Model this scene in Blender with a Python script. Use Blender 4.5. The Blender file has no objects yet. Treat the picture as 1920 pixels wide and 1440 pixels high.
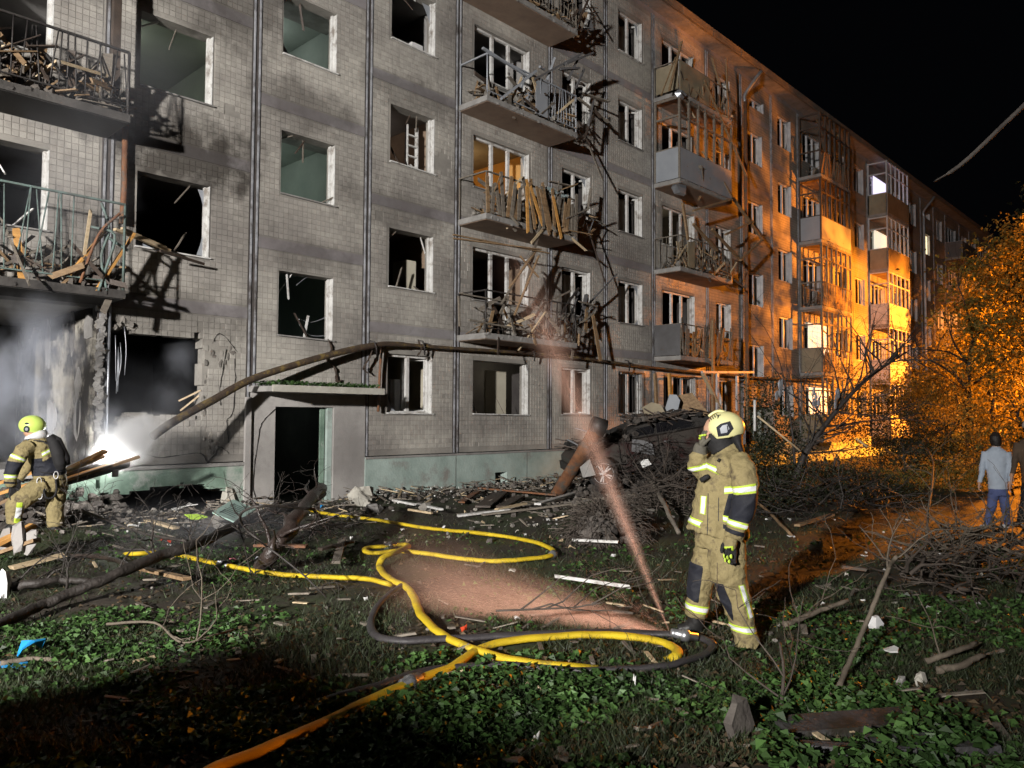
import bpy, bmesh, math, random
import numpy as np
from mathutils import Vector, Matrix, noise

random.seed(7)
RNG = np.random.default_rng(7)
R = math.radians
SC = bpy.context.scene
COL = SC.collection
PI = math.pi

# ------------------------------------------------------------------ camera
# world: X runs along the facade, Y into the building (facade at Y=0), Z up
FPX = 1445.0
CAM = np.array([0.0, -13.64, 1.85])
_yaw = math.atan2(.688, .7255); _p = R(2.46); _r = R(0.3)
_fh = np.array([math.cos(_yaw), math.sin(_yaw), 0]); _r0 = np.array([math.sin(_yaw), -math.cos(_yaw), 0])
_f = _fh*math.cos(_p) + np.array([0, 0, math.sin(_p)])
_u0 = np.cross(_r0, _f); _rt = _r0*math.cos(_r) + _u0*math.sin(_r); _up = np.cross(_rt, _f)
cd = bpy.data.cameras.new('camera'); cam = bpy.data.objects.new('camera', cd); COL.objects.link(cam)
cam.matrix_world = Matrix(((_rt[0], _up[0], -_f[0], CAM[0]), (_rt[1], _up[1], -_f[1], CAM[1]), (_rt[2], _up[2], -_f[2], CAM[2]), (0, 0, 0, 1)))
cd.sensor_width = 36; cd.sensor_fit = 'HORIZONTAL'; cd.lens = FPX/1920*36; cd.clip_end = 1500; cd.clip_start = .05
SC.camera = cam

def ray(x, y): return _f + _rt*(x-960)/FPX - _up*(y-720)/FPX
def onY(x, y, Y=0.0):                     # point of the plane Y seen at a spot of the photograph
    d = ray(x, y); return Vector(CAM + d*((Y-CAM[1])/d[1]))
def onZ(x, y, z=0.0):
    d = ray(x, y); return Vector(CAM + d*((z-CAM[2])/d[2]))
def atD(x, y, D): return Vector(CAM + ray(x, y)*D)

# ------------------------------------------------------------------ night sky, lamps, exposure
w = bpy.data.worlds.new('World'); SC.world = w; w.use_nodes = True
nt = w.node_tree; bg = nt.nodes['Background']
bg.inputs[0].default_value = (.30, .34, .46, 1); bg.inputs[1].default_value = .0028
SC.view_settings.view_transform = 'Standard'; SC.view_settings.look = 'None'
SC.view_settings.exposure = 0; SC.view_settings.gamma = 1
SC.render.engine = 'CYCLES'
cy = SC.cycles
cy.use_denoising = True; cy.max_bounces = 5; cy.diffuse_bounces = 2; cy.glossy_bounces = 2; cy.transmission_bounces = 4
cy.transparent_max_bounces = 12; cy.volume_bounces = 2; cy.caustics_reflective = False; cy.caustics_refractive = False
cy.volume_step_rate = 1.5; cy.volume_max_steps = 160; cy.use_adaptive_sampling = True; cy.adaptive_threshold = .03
cy.sample_clamp_indirect = 4

FLOOD = Vector((-13.6, -14.6, 5.6))
LAMP = Vector((41.5, -11.6, 6.0))
def lamp(name, kind, loc, energy, color, size, target=None, spot=None, blend=.4):
    l = bpy.data.lights.new(name, kind); l.energy = energy; l.color = color; l.shadow_soft_size = size
    o = bpy.data.objects.new(name, l); COL.objects.link(o); o.location = loc
    if target is not None: o.rotation_euler = (Vector(target)-Vector(loc)).to_track_quat('-Z', 'Y').to_euler()
    if spot: l.spot_size = R(spot); l.spot_blend = blend
    return o
FLOOD_W, LAMP_W = 40000, 78000
flood_light = lamp('assumed_floodlight_beam', 'SPOT', FLOOD, FLOOD_W, (1.0, .96, .915), .30, (6.5, 0, 3.0), 76, .88)  # assumed source, its place worked out from cast shadows
sodium_light = lamp('assumed_street_lamp_light', 'POINT', LAMP, LAMP_W, (1.0, .275, .018), .22)  # assumed source of the orange light, out of view

# ------------------------------------------------------------------ materials
MATS = {}
def N(nt, t, **kw):
    n = nt.nodes.new(t)
    for k, v in kw.items(): setattr(n, k, v)
    return n
def pm(name, c1, c2=None, scale=4, rough=.8, bump=.25, bscale=40, metal=0, island=0., emit=0, translucent=0., stretch=None, spec=.5, c3=None, c3t=.62, c3s=1.2, rv=.12, obj=False):
    if name in MATS: return MATS[name]
    m = bpy.data.materials.new(name); m.use_nodes = True; t = m.node_tree; L = t.links.new
    b = t.nodes['Principled BSDF']; out = t.nodes['Material Output']
    c2 = c2 or tuple(v*.6 for v in c1)
    tc = N(t, 'ShaderNodeTexCoord'); src = tc.outputs['Object']
    if not obj:
        g = N(t, 'ShaderNodeNewGeometry'); src = g.outputs['Position']
    if stretch:
        mp = N(t, 'ShaderNodeMapping'); mp.inputs['Scale'].default_value = stretch; L(src, mp.inputs[0]); src = mp.outputs[0]
    n1 = N(t, 'ShaderNodeTexNoise'); n1.inputs['Scale'].default_value = scale; n1.inputs['Detail'].default_value = 7; n1.inputs['Roughness'].default_value = .62
    L(src, n1.inputs['Vector'])
    rp = N(t, 'ShaderNodeValToRGB'); rp.color_ramp.elements[0].position = .32; rp.color_ramp.elements[1].position = .68
    rp.color_ramp.elements[0].color = (*c2, 1); rp.color_ramp.elements[1].color = (*c1, 1)
    L(n1.outputs['Fac'], rp.inputs[0]); col = rp.outputs[0]
    if c3:
        n3 = N(t, 'ShaderNodeTexNoise'); n3.inputs['Scale'].default_value = c3s; n3.inputs['Detail'].default_value = 8; n3.inputs['Roughness'].default_value = .7
        L(src, n3.inputs['Vector'])
        r3 = N(t, 'ShaderNodeMapRange'); r3.inputs['From Min'].default_value = c3t-.06; r3.inputs['From Max'].default_value = c3t+.06
        L(n3.outputs['Fac'], r3.inputs['Value'])
        mx = N(t, 'ShaderNodeMix', data_type='RGBA'); L(r3.outputs[0], mx.inputs[0]); L(col, mx.inputs[6]); mx.inputs[7].default_value = (*c3, 1); col = mx.outputs[2]
    if island:
        g2 = N(t, 'ShaderNodeNewGeometry'); mr = N(t, 'ShaderNodeMapRange'); mr.inputs['To Min'].default_value = 1-island; mr.inputs['To Max'].default_value = 1+island*.6
        L(g2.outputs['Random Per Island'], mr.inputs['Value'])
        vm = N(t, 'ShaderNodeVectorMath', operation='SCALE'); L(col, vm.inputs[0]); L(mr.outputs[0], vm.inputs['Scale']); col = vm.outputs[0]
    L(col, b.inputs['Base Color'])
    b.inputs['Metallic'].default_value = metal; b.inputs['Specular IOR Level'].default_value = spec
    rr = N(t, 'ShaderNodeMapRange'); rr.inputs['To Min'].default_value = max(.05, rough-rv); rr.inputs['To Max'].default_value = min(1, rough+rv)
    L(n1.outputs['Fac'], rr.inputs['Value']); L(rr.outputs[0], b.inputs['Roughness'])
    if bump:
        n2 = N(t, 'ShaderNodeTexNoise'); n2.inputs['Scale'].default_value = bscale; n2.inputs['Detail'].default_value = 5
        L(src, n2.inputs['Vector']); bp = N(t, 'ShaderNodeBump'); bp.inputs['Strength'].default_value = bump; bp.inputs['Distance'].default_value = .02
        L(n2.outputs['Fac'], bp.inputs['Height']); L(bp.outputs[0], b.inputs['Normal'])
    if emit:
        b.inputs['Emission Color'].default_value = (*c1, 1); b.inputs['Emission Strength'].default_value = emit
    if translucent:
        tr = N(t, 'ShaderNodeBsdfTranslucent'); L(col, tr.inputs[0]); ms = N(t, 'ShaderNodeMixShader'); ms.inputs[0].default_value = translucent
        L(b.outputs[0], ms.inputs[1]); L(tr.outputs[0], ms.inputs[2]); L(ms.outputs[0], out.inputs['Surface'])
    MATS[name] = m; return m

def facade_mat(name, base, dirt_shade, island=.2, rough=.55, bands=None):
    """tile / panel colour with large clouds of soot and painted smoke shadow, rain streaks and scorch marks round the burnt flats"""
    m = bpy.data.materials.new(name); m.use_nodes = True; t = m.node_tree; L = t.links.new; b = t.nodes['Principled BSDF']
    g = N(t, 'ShaderNodeNewGeometry'); pos = g.outputs['Position']
    def ns(scale, detail, stretch=(1, 1, 1)):
        mp = N(t, 'ShaderNodeMapping'); mp.inputs['Scale'].default_value = stretch; L(pos, mp.inputs[0])
        n = N(t, 'ShaderNodeTexNoise'); n.inputs['Scale'].default_value = scale; n.inputs['Detail'].default_value = detail; n.inputs['Roughness'].default_value = .6
        L(mp.outputs[0], n.inputs['Vector']); return n.outputs['Fac']
    def mr(v, a, c, lo, hi):
        n = N(t, 'ShaderNodeMapRange'); n.inputs['From Min'].default_value = a; n.inputs['From Max'].default_value = c
        n.inputs['To Min'].default_value = lo; n.inputs['To Max'].default_value = hi; L(v, n.inputs['Value']); return n.outputs[0]
    def mix(f, a, bcol):
        n = N(t, 'ShaderNodeMix', data_type='RGBA'); L(f, n.inputs[0]); L(a, n.inputs[6])
        if isinstance(bcol, tuple): n.inputs[7].default_value = (*bcol, 1)
        else: L(bcol, n.inputs[7])
        return n.outputs[2]
    rgb = N(t, 'ShaderNodeRGB'); rgb.outputs[0].default_value = (*base, 1); col = rgb.outputs[0]
    col = mix(mr(ns(.34, 6, (1, 1, 1.5)), .40, .64, 0, .85), col, dirt_shade)  # large clouds: smoke shadow put into the colour along with grime
    col = mix(mr(ns(.9, 8, (1, 1, .28)), .52, .74, 0, .5), col, tuple(v*.55 for v in dirt_shade))
    col = mix(mr(ns(7, 6), .50, .72, 0, .35), col, tuple(v*.8 for v in dirt_shade))
    for (cx, cz, rx, rz, k) in ((5.8, 6.5, 1.5, .8, .85), (5.2, 3.6, 1.8, .7, .45), (4.2, 3.5, .8, 1.6, .6), (8.3, 8.1, 1.3, .5, .45), (11.0, 9.2, 1.6, .45, .45), (10.6, 6.5, 1.4, .5, .35), (6.9, 9.8, 1.0, 1.2, .5), (16.8, 4.9, 1.2, .6, .4), (5.9, 9.3, 1.2, .5, .4), (2.8, 9.3, 2.0, .7, .7), (8.4, 5.0, .9, .35, .4)):  # scorch marks, plus flat wide smudges that paint in smoke shadow
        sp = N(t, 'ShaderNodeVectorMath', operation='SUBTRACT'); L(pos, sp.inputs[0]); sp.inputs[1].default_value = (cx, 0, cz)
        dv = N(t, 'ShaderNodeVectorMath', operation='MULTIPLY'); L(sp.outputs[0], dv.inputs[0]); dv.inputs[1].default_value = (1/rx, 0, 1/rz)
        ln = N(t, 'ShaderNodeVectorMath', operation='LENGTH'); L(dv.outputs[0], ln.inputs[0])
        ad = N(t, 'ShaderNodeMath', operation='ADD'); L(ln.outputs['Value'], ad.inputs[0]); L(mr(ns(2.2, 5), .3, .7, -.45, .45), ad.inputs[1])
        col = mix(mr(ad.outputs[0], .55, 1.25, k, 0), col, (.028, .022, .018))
    if island:
        mm = mr(g.outputs['Random Per Island'], 0, 1, 1-island, 1+island*.7)
        vm = N(t, 'ShaderNodeVectorMath', operation='SCALE'); L(col, vm.inputs[0]); L(mm, vm.inputs['Scale']); col = vm.outputs[0]
    L(col, b.inputs['Base Color']); L(mr(ns(3, 4), .3, .7, rough-.12, rough+.2), b.inputs['Roughness'])
    bp = N(t, 'ShaderNodeBump'); bp.inputs['Strength'].default_value = .22; bp.inputs['Distance'].default_value = .02
    if bands:
        br = N(t, 'ShaderNodeTexBrick'); br.offset = 0; br.inputs['Scale'].default_value = 1; br.inputs['Brick Width'].default_value = .105; br.inputs['Row Height'].default_value = .105; br.inputs['Mortar Size'].default_value = .006
        br.inputs['Color1'].default_value = (1, 1, 1, 1); br.inputs['Color2'].default_value = (.85, .85, .85, 1); br.inputs['Mortar'].default_value = (.4, .4, .4, 1)
        cx = N(t, 'ShaderNodeSeparateXYZ'); L(pos, cx.inputs[0]); cm = N(t, 'ShaderNodeCombineXYZ'); L(cx.outputs[0], cm.inputs[0]); L(cx.outputs[2], cm.inputs[1]); L(cm.outputs[0], br.inputs['Vector'])
        mu = N(t, 'ShaderNodeMix', data_type='RGBA', blend_type='MULTIPLY'); mu.inputs[0].default_value = 1; L(col, mu.inputs[6]); L(br.outputs[0], mu.inputs[7]); L(mu.outputs[2], b.inputs['Base Color'])
    L(ns(26, 5), bp.inputs['Height']); L(bp.outputs[0], b.inputs['Normal'])
    MATS[name] = m; return m

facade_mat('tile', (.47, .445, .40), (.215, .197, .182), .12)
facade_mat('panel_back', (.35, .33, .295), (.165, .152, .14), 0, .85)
pm('burnt_plaster', (.50, .47, .40), (.13, .115, .10), 1.3, .85, .5, 16, c3=(.03, .027, .025), c3t=.50, c3s=1.1)
pm('charred_concrete', (.085, .078, .072), (.03, .027, .025), 2.5, .9, .6, 18)
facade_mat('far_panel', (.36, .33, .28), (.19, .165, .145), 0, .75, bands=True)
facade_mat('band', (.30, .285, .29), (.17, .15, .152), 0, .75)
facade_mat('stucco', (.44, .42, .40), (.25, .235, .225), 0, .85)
pm('joint', (.42, .43, .46), (.17, .17, .18), 5, .65, .3, c3=(.10, .09, .085), c3t=.56, c3s=1.3)
pm('joint_groove', (.10, .085, .08), (.05, .045, .04), 6, .9)
pm('mint_plinth', (.43, .52, .48), (.26, .33, .30), 1.6, .8, .35, 22, c3=(.24, .23, .21), c3t=.60, c3s=1.1)
pm('green_plinth', (.26, .36, .29), (.10, .16, .12), 1.8, .75, .35, 22, c3=(.42, .43, .40), c3t=.58)
pm('white_paint', (.74, .74, .72), (.50, .49, .47), 6, .55, .2, 30, c3=(.30, .27, .24), c3t=.58, c3s=4)
pm('white_far', (.62, .62, .62), (.40, .40, .42), 3, .5, .1)
pm('concrete', (.33, .32, .305), (.20, .19, .18), 3, .9, .5, 18)
pm('concrete_pale', (.52, .50, .44), (.36, .34, .29), 3, .9, .5, 18)
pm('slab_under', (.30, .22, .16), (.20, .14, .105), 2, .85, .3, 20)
pm('room_cream', (.62, .58, .47), (.48, .44, .34), 1.2, .8, .1)
pm('room_green', (.40, .44, .40), (.30, .34, .31), 1.2, .75, .1)
pm('room_lime', (.42, .46, .38), (.35, .39, .32), 1.2, .75, .1)
pm('room_brown', (.34, .25, .18), (.22, .15, .10), 1.2, .8, .1)
pm('room_ochre', (.62, .36, .12), (.50, .28, .09), 1.2, .8, .1)
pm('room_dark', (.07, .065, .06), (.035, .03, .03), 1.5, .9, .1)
pm('room_grey', (.36, .35, .34), (.24, .23, .22), 1.2, .85, .1)
pm('wood', (.36, .24, .13), (.17, .105, .055), 3, .7, .3, 30, island=.35, stretch=(1, 6, 6), obj=True)
pm('wood_grey', (.24, .21, .17), (.12, .10, .08), 3, .8, .3, 30, island=.35, stretch=(1, 6, 6), obj=True)
pm('wood_orange', (.74, .40, .12), (.48, .23, .06), 3, .6, .25, 30, island=.3, stretch=(1, 6, 6), obj=True)
pm('wood_pale', (.62, .50, .33), (.42, .31, .18), 3, .7, .25, 30, island=.3, stretch=(1, 6, 6), obj=True)
pm('wood_dark', (.085, .06, .045), (.04, .03, .024), 3, .6, .4, 25, island=.3)
pm('bark', (.045, .037, .032), (.018, .015, .013), 8, .6, .7, 30)
pm('bark_wet', (.05, .035, .03), (.02, .015, .013), 8, .32, .7, 30)
pm('bark_pale', (.17, .14, .105), (.085, .068, .05), 8, .8, .5, 30)
pm('twig', (.10, .08, .065), (.05, .04, .032), 6, .8, .2)
pm('rust', (.26, .115, .05), (.13, .055, .028), 6, .75, .5, 28, c3=(.10, .085, .07), c3t=.55, c3s=5)
pm('rust_pipe', (.10, .068, .042), (.045, .03, .022), 6, .7, .6, 40, c3=(.20, .14, .04), c3t=.58, c3s=6)
pm('iron', (.07, .065, .06), (.035, .03, .03), 8, .55, .3, metal=.4)
pm('iron_green', (.16, .24, .22), (.07, .08, .07), 8, .6, .3)
pm('steel', (.55, .58, .62), (.36, .38, .42), 5, .35, .15, metal=.7)
pm('sheet_grey', (.34, .36, .39), (.26, .28, .31), 1.3, .55, .1)
pm('sheet_dark', (.13, .13, .135), (.075, .07, .07), 1.3, .6, .1)
pm('sheet_tan', (.33, .28, .19), (.20, .165, .11), 1.5, .7, .15)
pm('rubble', (.30, .28, .25), (.15, .135, .12), 5, .95, .6, 25, island=.45)
pm('rubble_dark', (.13, .115, .10), (.06, .05, .045), 5, .95, .6, 25, island=.45)
pm('glass_dark', (.012, .013, .015), (.008, .008, .01), 2, .12, 0, spec=.6)
pm('lit_warm', (1, .84, .50), (1, .80, .45), 1, .6, 0, emit=1.5)
pm('lit_cool', (.80, .74, 1), (.72, .66, 1), 1, .6, 0, emit=1.3)
pm('lit_cream', (1, .95, .74), (1, .92, .70), 1, .6, 0, emit=.8)
pm('curtain', (.70, .66, .58), (.52, .46, .38), 3, .9, .2)
pm('plastic_white', (.76, .76, .76), (.60, .60, .60), 3, .4, .1)
pm('soot', (.022, .02, .018), (.01, .009, .008), 3, .9, .4)
# ------------------------------------------------------------------ mesh helpers
def meta(o, label=None, cat=None, group=None, kind=None):
    if label: o['label'] = label
    if cat: o['category'] = cat
    if group: o['group'] = group
    if kind: o['kind'] = kind
    return o
class MB:
    def __init__(s): s.v = []; s.f = []; s.s = []
    def add(s, vs, fs, smooth=False):
        b = len(s.v); s.v += [tuple(p) for p in vs]; s.f += [tuple(i+b for i in q) for q in fs]; s.s += [smooth]*len(fs); return s
    def box(s, x0, x1, y0, y1, z0, z1):
        return s.add([(x0, y0, z0), (x1, y0, z0), (x1, y1, z0), (x0, y1, z0), (x0, y0, z1), (x1, y0, z1), (x1, y1, z1), (x0, y1, z1)],
                     [(0, 3, 2, 1), (4, 5, 6, 7), (0, 1, 5, 4), (1, 2, 6, 5), (2, 3, 7, 6), (3, 0, 4, 7)])
    def beam(s, a, b, wd, th, up=(0, 0, 1), taper=1., jag=0.):
        a = Vector(a); b = Vector(b); d = (b-a).normalized(); upv = Vector(up)
        if abs(d.dot(upv)) > .95: upv = Vector((0, 1, 0)) if abs(d.y) < .9 else Vector((1, 0, 0))
        sx = d.cross(upv).normalized(); sz = sx.cross(d)
        vs = []
        for p, k in ((a, 1), (b, taper)):
            for i, j in ((-1, -1), (1, -1), (1, 1), (-1, 1)):
                jj = d*random.uniform(-jag, jag) if jag else Vector()
                vs.append(p + sx*i*wd*.5*k + sz*j*th*.5*k + jj)
        return s.add(vs, [(0, 3, 2, 1), (4, 5, 6, 7), (0, 1, 5, 4), (1, 2, 6, 5), (2, 3, 7, 6), (3, 0, 4, 7)])
    def tube(s, pts, r, n=8, flat=1., caps=True):
        P = [Vector(p) for p in pts]; m = len(P); rs = r if hasattr(r, '__len__') else [r]*m
        t0 = (P[1]-P[0]).normalized(); ref = Vector((0, 0, 1)) if abs(t0.z) < .9 else Vector((1, 0, 0))
        sx = t0.cross(ref).normalized(); vs = []
        for i in range(m):
            t = (P[min(i+1, m-1)]-P[max(i-1, 0)]).normalized()
            sx = (sx - t*sx.dot(t));  sx = sx.normalized() if sx.length > 1e-6 else t.orthogonal().normalized()
            sz = sx.cross(t)
            for k in range(n):
                a = 2*PI*k/n; vs.append(P[i] + sx*math.cos(a)*rs[i] + sz*math.sin(a)*rs[i]*flat)
        fs = [(i*n+k, i*n+(k+1) % n, (i+1)*n+(k+1) % n, (i+1)*n+k) for i in range(m-1) for k in range(n)]
        if caps: fs += [tuple(range(n-1, -1, -1)), tuple((m-1)*n+k for k in range(n))]
        return s.add(vs, fs, True)
    def prism(s, poly, axis, a0, a1, org=(0, 0, 0)):   # polygon in the plane across axis, pushed from a0 to a1
        n = len(poly); ex = {'y': lambda p, a: (p[0], a, p[1]), 'x': lambda p, a: (a, p[0], p[1]), 'z': lambda p, a: (p[0], p[1], a)}[axis]
        vs = [ex(p, a0) for p in poly] + [ex(p, a1) for p in poly]
        vs = [(v[0]+org[0], v[1]+org[1], v[2]+org[2]) for v in vs]
        return s.add(vs, [tuple(range(n)), tuple(range(2*n-1, n-1, -1))] + [(i, n+i, n+(i+1) % n, (i+1) % n) for i in range(n)])
    def chunk(s, c, size, seed=None, flat=1.):
        rg = random.Random(seed) if seed is not None else random
        n1 = 5; vs = []; fs = []
        for lv, (z, rr) in enumerate(((-.5, .65), (0, 1), (.45, .6))):
            for k in range(n1):
                a = 2*PI*(k+rg.uniform(-.3, .3))/n1; q = rr*rg.uniform(.65, 1.1)
                vs.append((c[0]+math.cos(a)*q*size[0]*.5, c[1]+math.sin(a)*q*size[1]*.5, c[2]+(z+rg.uniform(-.12, .12))*size[2]))
        for lv in range(2):
            for k in range(n1): fs.append((lv*n1+k, lv*n1+(k+1) % n1, (lv+1)*n1+(k+1) % n1, (lv+1)*n1+k))
        fs += [tuple(range(n1-1, -1, -1)), tuple(range(2*n1, 3*n1))]
        return s.add(vs, fs)
    def mesh(s, name, mat, org=None):
        vs = s.v
        if org is not None: vs = [(a-org[0], b-org[1], c-org[2]) for a, b, c in vs]
        me = bpy.data.meshes.new(name); me.from_pydata(vs, [], s.f); me.update()
        if any(s.s): me.polygons.foreach_set('use_smooth', s.s)
        if mat is not None: me.materials.append(MATS[mat] if isinstance(mat, str) else mat)
        return me
    def base(s):
        a = np.array(s.v); lo = a.min(0); hi = a.max(0); return ((lo[0]+hi[0])/2, (lo[1]+hi[1])/2, lo[2])
    def obj(s, name, mat, parent=None, label=None, cat=None, group=None, kind=None, recenter=None):
        if recenter is None: recenter = parent is None and kind != 'structure'
        org = s.base() if recenter else None
        o = bpy.data.objects.new(name, s.mesh(name, mat, org)); COL.objects.link(o)
        if org: o.location = org
        if parent is not None:
            o.parent = parent; o.location = (Vector(org) if org else Vector()) - (wloc(parent))
            if not org: pass
        return meta(o, label, cat, group, kind)
def wloc(o):
    v = Vector(o.location)
    while o.parent is not None: o = o.parent; v += Vector(o.location)
    return v
def empty(name, loc, label, cat, group=None, rz=0):
    o = bpy.data.objects.new(name, None); COL.objects.link(o); o.location = loc; o.rotation_euler = (0, 0, rz); o.empty_display_size = .2
    return meta(o, label, cat, group)
def linked(name, me, parent, loc, rot=(0, 0, 0), scale=(1, 1, 1)):
    o = bpy.data.objects.new(name, me); COL.objects.link(o); o.parent = parent
    o.location = Vector(loc)-(wloc(parent) if parent is not None else Vector()); o.rotation_euler = rot; o.scale = scale; return o
def rnd(a, b): return random.uniform(a, b)
def smooth_path(pts, n=6):
    P = [Vector(p) for p in pts]; P = [P[0]*2-P[1]] + P + [P[-1]*2-P[-2]]; out = []
    for i in range(1, len(P)-2):
        for k in range(n):
            t = k/n; a, b, c, d = P[i-1], P[i], P[i+1], P[i+2]
            out.append(.5*((2*b) + (c-a)*t + (2*a-5*b+4*c-d)*t*t + (3*b-a-3*c+d)*t**3))
    return out+[P[-2]]

def cellwall(xs, zs, solid, y0, y1):
    """a wall slab of cells: only faces between solid and empty are made"""
    m = MB(); nx, nz = len(xs)-1, len(zs)-1
    S = [[solid((xs[i]+xs[i+1])/2, (zs[j]+zs[j+1])/2) for j in range(nz)] for i in range(nx)]
    g = lambda i, j: 0 <= i < nx and 0 <= j < nz and S[i][j]
    idx = {}
    def V(i, j, k):
        if (i, j, k) not in idx: idx[(i, j, k)] = len(m.v); m.v.append((xs[i], (y0, y1)[k], zs[j]))
        return idx[(i, j, k)]
    def F(*q): m.f.append(tuple(V(*p) for p in q)); m.s.append(False)
    for i in range(nx):
        for j in range(nz):
            if not S[i][j]: continue
            F((i, j, 0), (i+1, j, 0), (i+1, j+1, 0), (i, j+1, 0)); F((i, j, 1), (i, j+1, 1), (i+1, j+1, 1), (i+1, j, 1))
            if not g(i-1, j): F((i, j, 1), (i, j, 0), (i, j+1, 0), (i, j+1, 1))
            if not g(i+1, j): F((i+1, j, 0), (i+1, j, 1), (i+1, j+1, 1), (i+1, j+1, 0))
            if not g(i, j-1): F((i, j, 0), (i, j, 1), (i+1, j, 1), (i+1, j, 0))
            if not g(i, j+1): F((i, j+1, 0), (i+1, j+1, 0), (i+1, j+1, 1), (i, j+1, 1))
    return m

# ------------------------------------------------------------------ the apartment building
B = empty('apartment_building', (0, 0, 0), 'five storey tiled apartment block with blown out windows and wrecked balconies', 'building')
FL = [1.0, 3.8, 6.6, 9.4, 12.2, 15.0]
# facade bays: left edge, right edge, kind
BAYS = [(-4.1, -1.5, 'N'), (-1.5, 1.13, 'N'), (1.13, 4.56, 'B'), (4.56, 7.18, 'N'), (7.18, 9.80, 'S'), (9.80, 12.43, 'N'), (12.43, 15.85, 'B'), (15.85, 18.38, 'N'),
        (18.38, 20.96, 'N'), (20.96, 24.4, 'B'), (24.4, 26.98, 'N'), (26.98, 29.58, 'S'), (29.58, 32.18, 'N'), (32.18, 35.6, 'B'), (35.6, 38.2, 'N'),
        (38.2, 40.6, 'N'), (40.6, 44.0, 'B'), (44.0, 46.8, 'N'), (46.8, 49.6, 'N'), (49.6, 52.2, 'S'), (52.2, 54.8, 'N'), (54.8, 58.2, 'B'), (58.2, 60.8, 'N'), (60.8, 63.4, 'N'), (63.4, 66.8, 'B'), (66.8, 69.4, 'N'), (69.4, 72.0, 'N')]
T = .105
def tiles(name, x0, x1, z0, z1, hole, parent, missing=.002, single=0):
    nx = int((x1-x0)/T); nz = int((z1-z0)/T); ox = x0+((x1-x0)-nx*T)/2; oz = z0+((z1-z0)-nz*T)/2
    cells = [(ox+i*T, oz+j*T) for i in range(nx) for j in range(nz) if not hole(ox+(i+.5)*T, oz+(j+.5)*T) and random.random() > missing*2 and noise.noise(((ox+i*T)*1.3, 5.5, (oz+j*T)*1.3))+.35*noise.noise(((ox+i*T)*5, 2.5, (oz+j*T)*5)) < .66]
    if single:
        cells.sort(key=lambda c: c[0]*.3+abs(c[1]-2.2)*.5)
        tm = MB(); h = T/2-.0035; tm.add([(-h, 0, -h), (h, 0, -h), (h, 0, h), (-h, 0, h), (-h+.003, -.009, -h+.003), (h-.003, -.009, -h+.003), (h-.003, -.009, h-.003), (-h+.003, -.009, h-.003)],
              [(4, 5, 6, 7), (0, 1, 5, 4), (1, 2, 6, 5), (2, 3, 7, 6), (3, 0, 4, 7)])
        me = tm.mesh('tile', 'tile')
        for c in cells[:single]:
            linked('tile', me, parent, (c[0]+T/2, rnd(-.002, .001), c[1]+T/2), (rnd(-.02, .02), 0, rnd(-.02, .02)))
        cells = cells[single:]
    if not cells: return
    c = np.array(cells); n = len(c); h = T-.007
    y = RNG.uniform(-.002, .001, n); ty = RNG.uniform(-.0016, .0016, (n, 4))
    V = np.zeros((n, 8, 3)); e = .003
    for k, (a, b) in enumerate(((0, 0), (1, 0), (1, 1), (0, 1))):
        V[:, k, 0] = c[:, 0]+.0035+a*h; V[:, k, 2] = c[:, 1]+.0035+b*h; V[:, k, 1] = .002
        V[:, k+4, 0] = c[:, 0]+.0035+e+a*(h-2*e); V[:, k+4, 2] = c[:, 1]+.0035+e+b*(h-2*e); V[:, k+4, 1] = y-.009+ty[:, k]
    Fq = np.array([(4, 5, 6, 7), (0, 1, 5, 4), (1, 2, 6, 5), (2, 3, 7, 6), (3, 0, 4, 7)])
    Fa = (Fq[None]+8*np.arange(n)[:, None, None]).reshape(-1, 4)
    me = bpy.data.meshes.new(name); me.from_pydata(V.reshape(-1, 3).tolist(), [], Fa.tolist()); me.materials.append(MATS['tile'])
    o = bpy.data.objects.new(name, me); COL.objects.link(o); o.parent = parent; o['kind'] = 'stuff'

def jag(x, z, s=3.0, k=.12): return k*noise.noise((x*s, z*s, 3.3)) + k*.5*noise.noise((x*s*3, z*s*3, 1.3))
def inpoly(x, z, P):
    c = False; n = len(P)
    for i in range(n):
        (x1, z1), (x2, z2) = P[i], P[i-1]
        if (z1 > z) != (z2 > z) and x < (x2-x1)*(z-z1)/(z2-z1)+x1: c = not c
    return c
BLAST = [(4.50, 3.30), (4.62, 3.30), (4.80, 3.42), (5.0, 3.46), (5.02, 3.28), (6.26, 3.26), (6.25, 1.86), (5.02, 1.86), (4.86, 1.6), (4.70, 1.35), (4.50, 1.2)]
SPALL = [(6.32, 3.2), (6.75, 3.15), (6.9, 2.9), (6.62, 2.72), (6.35, 2.75), (6.30, 1.7), (6.62, 1.5), (6.7, 1.2), (6.42, 1.12), (6.2, 1.45), (6.25, 1.8)]

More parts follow.
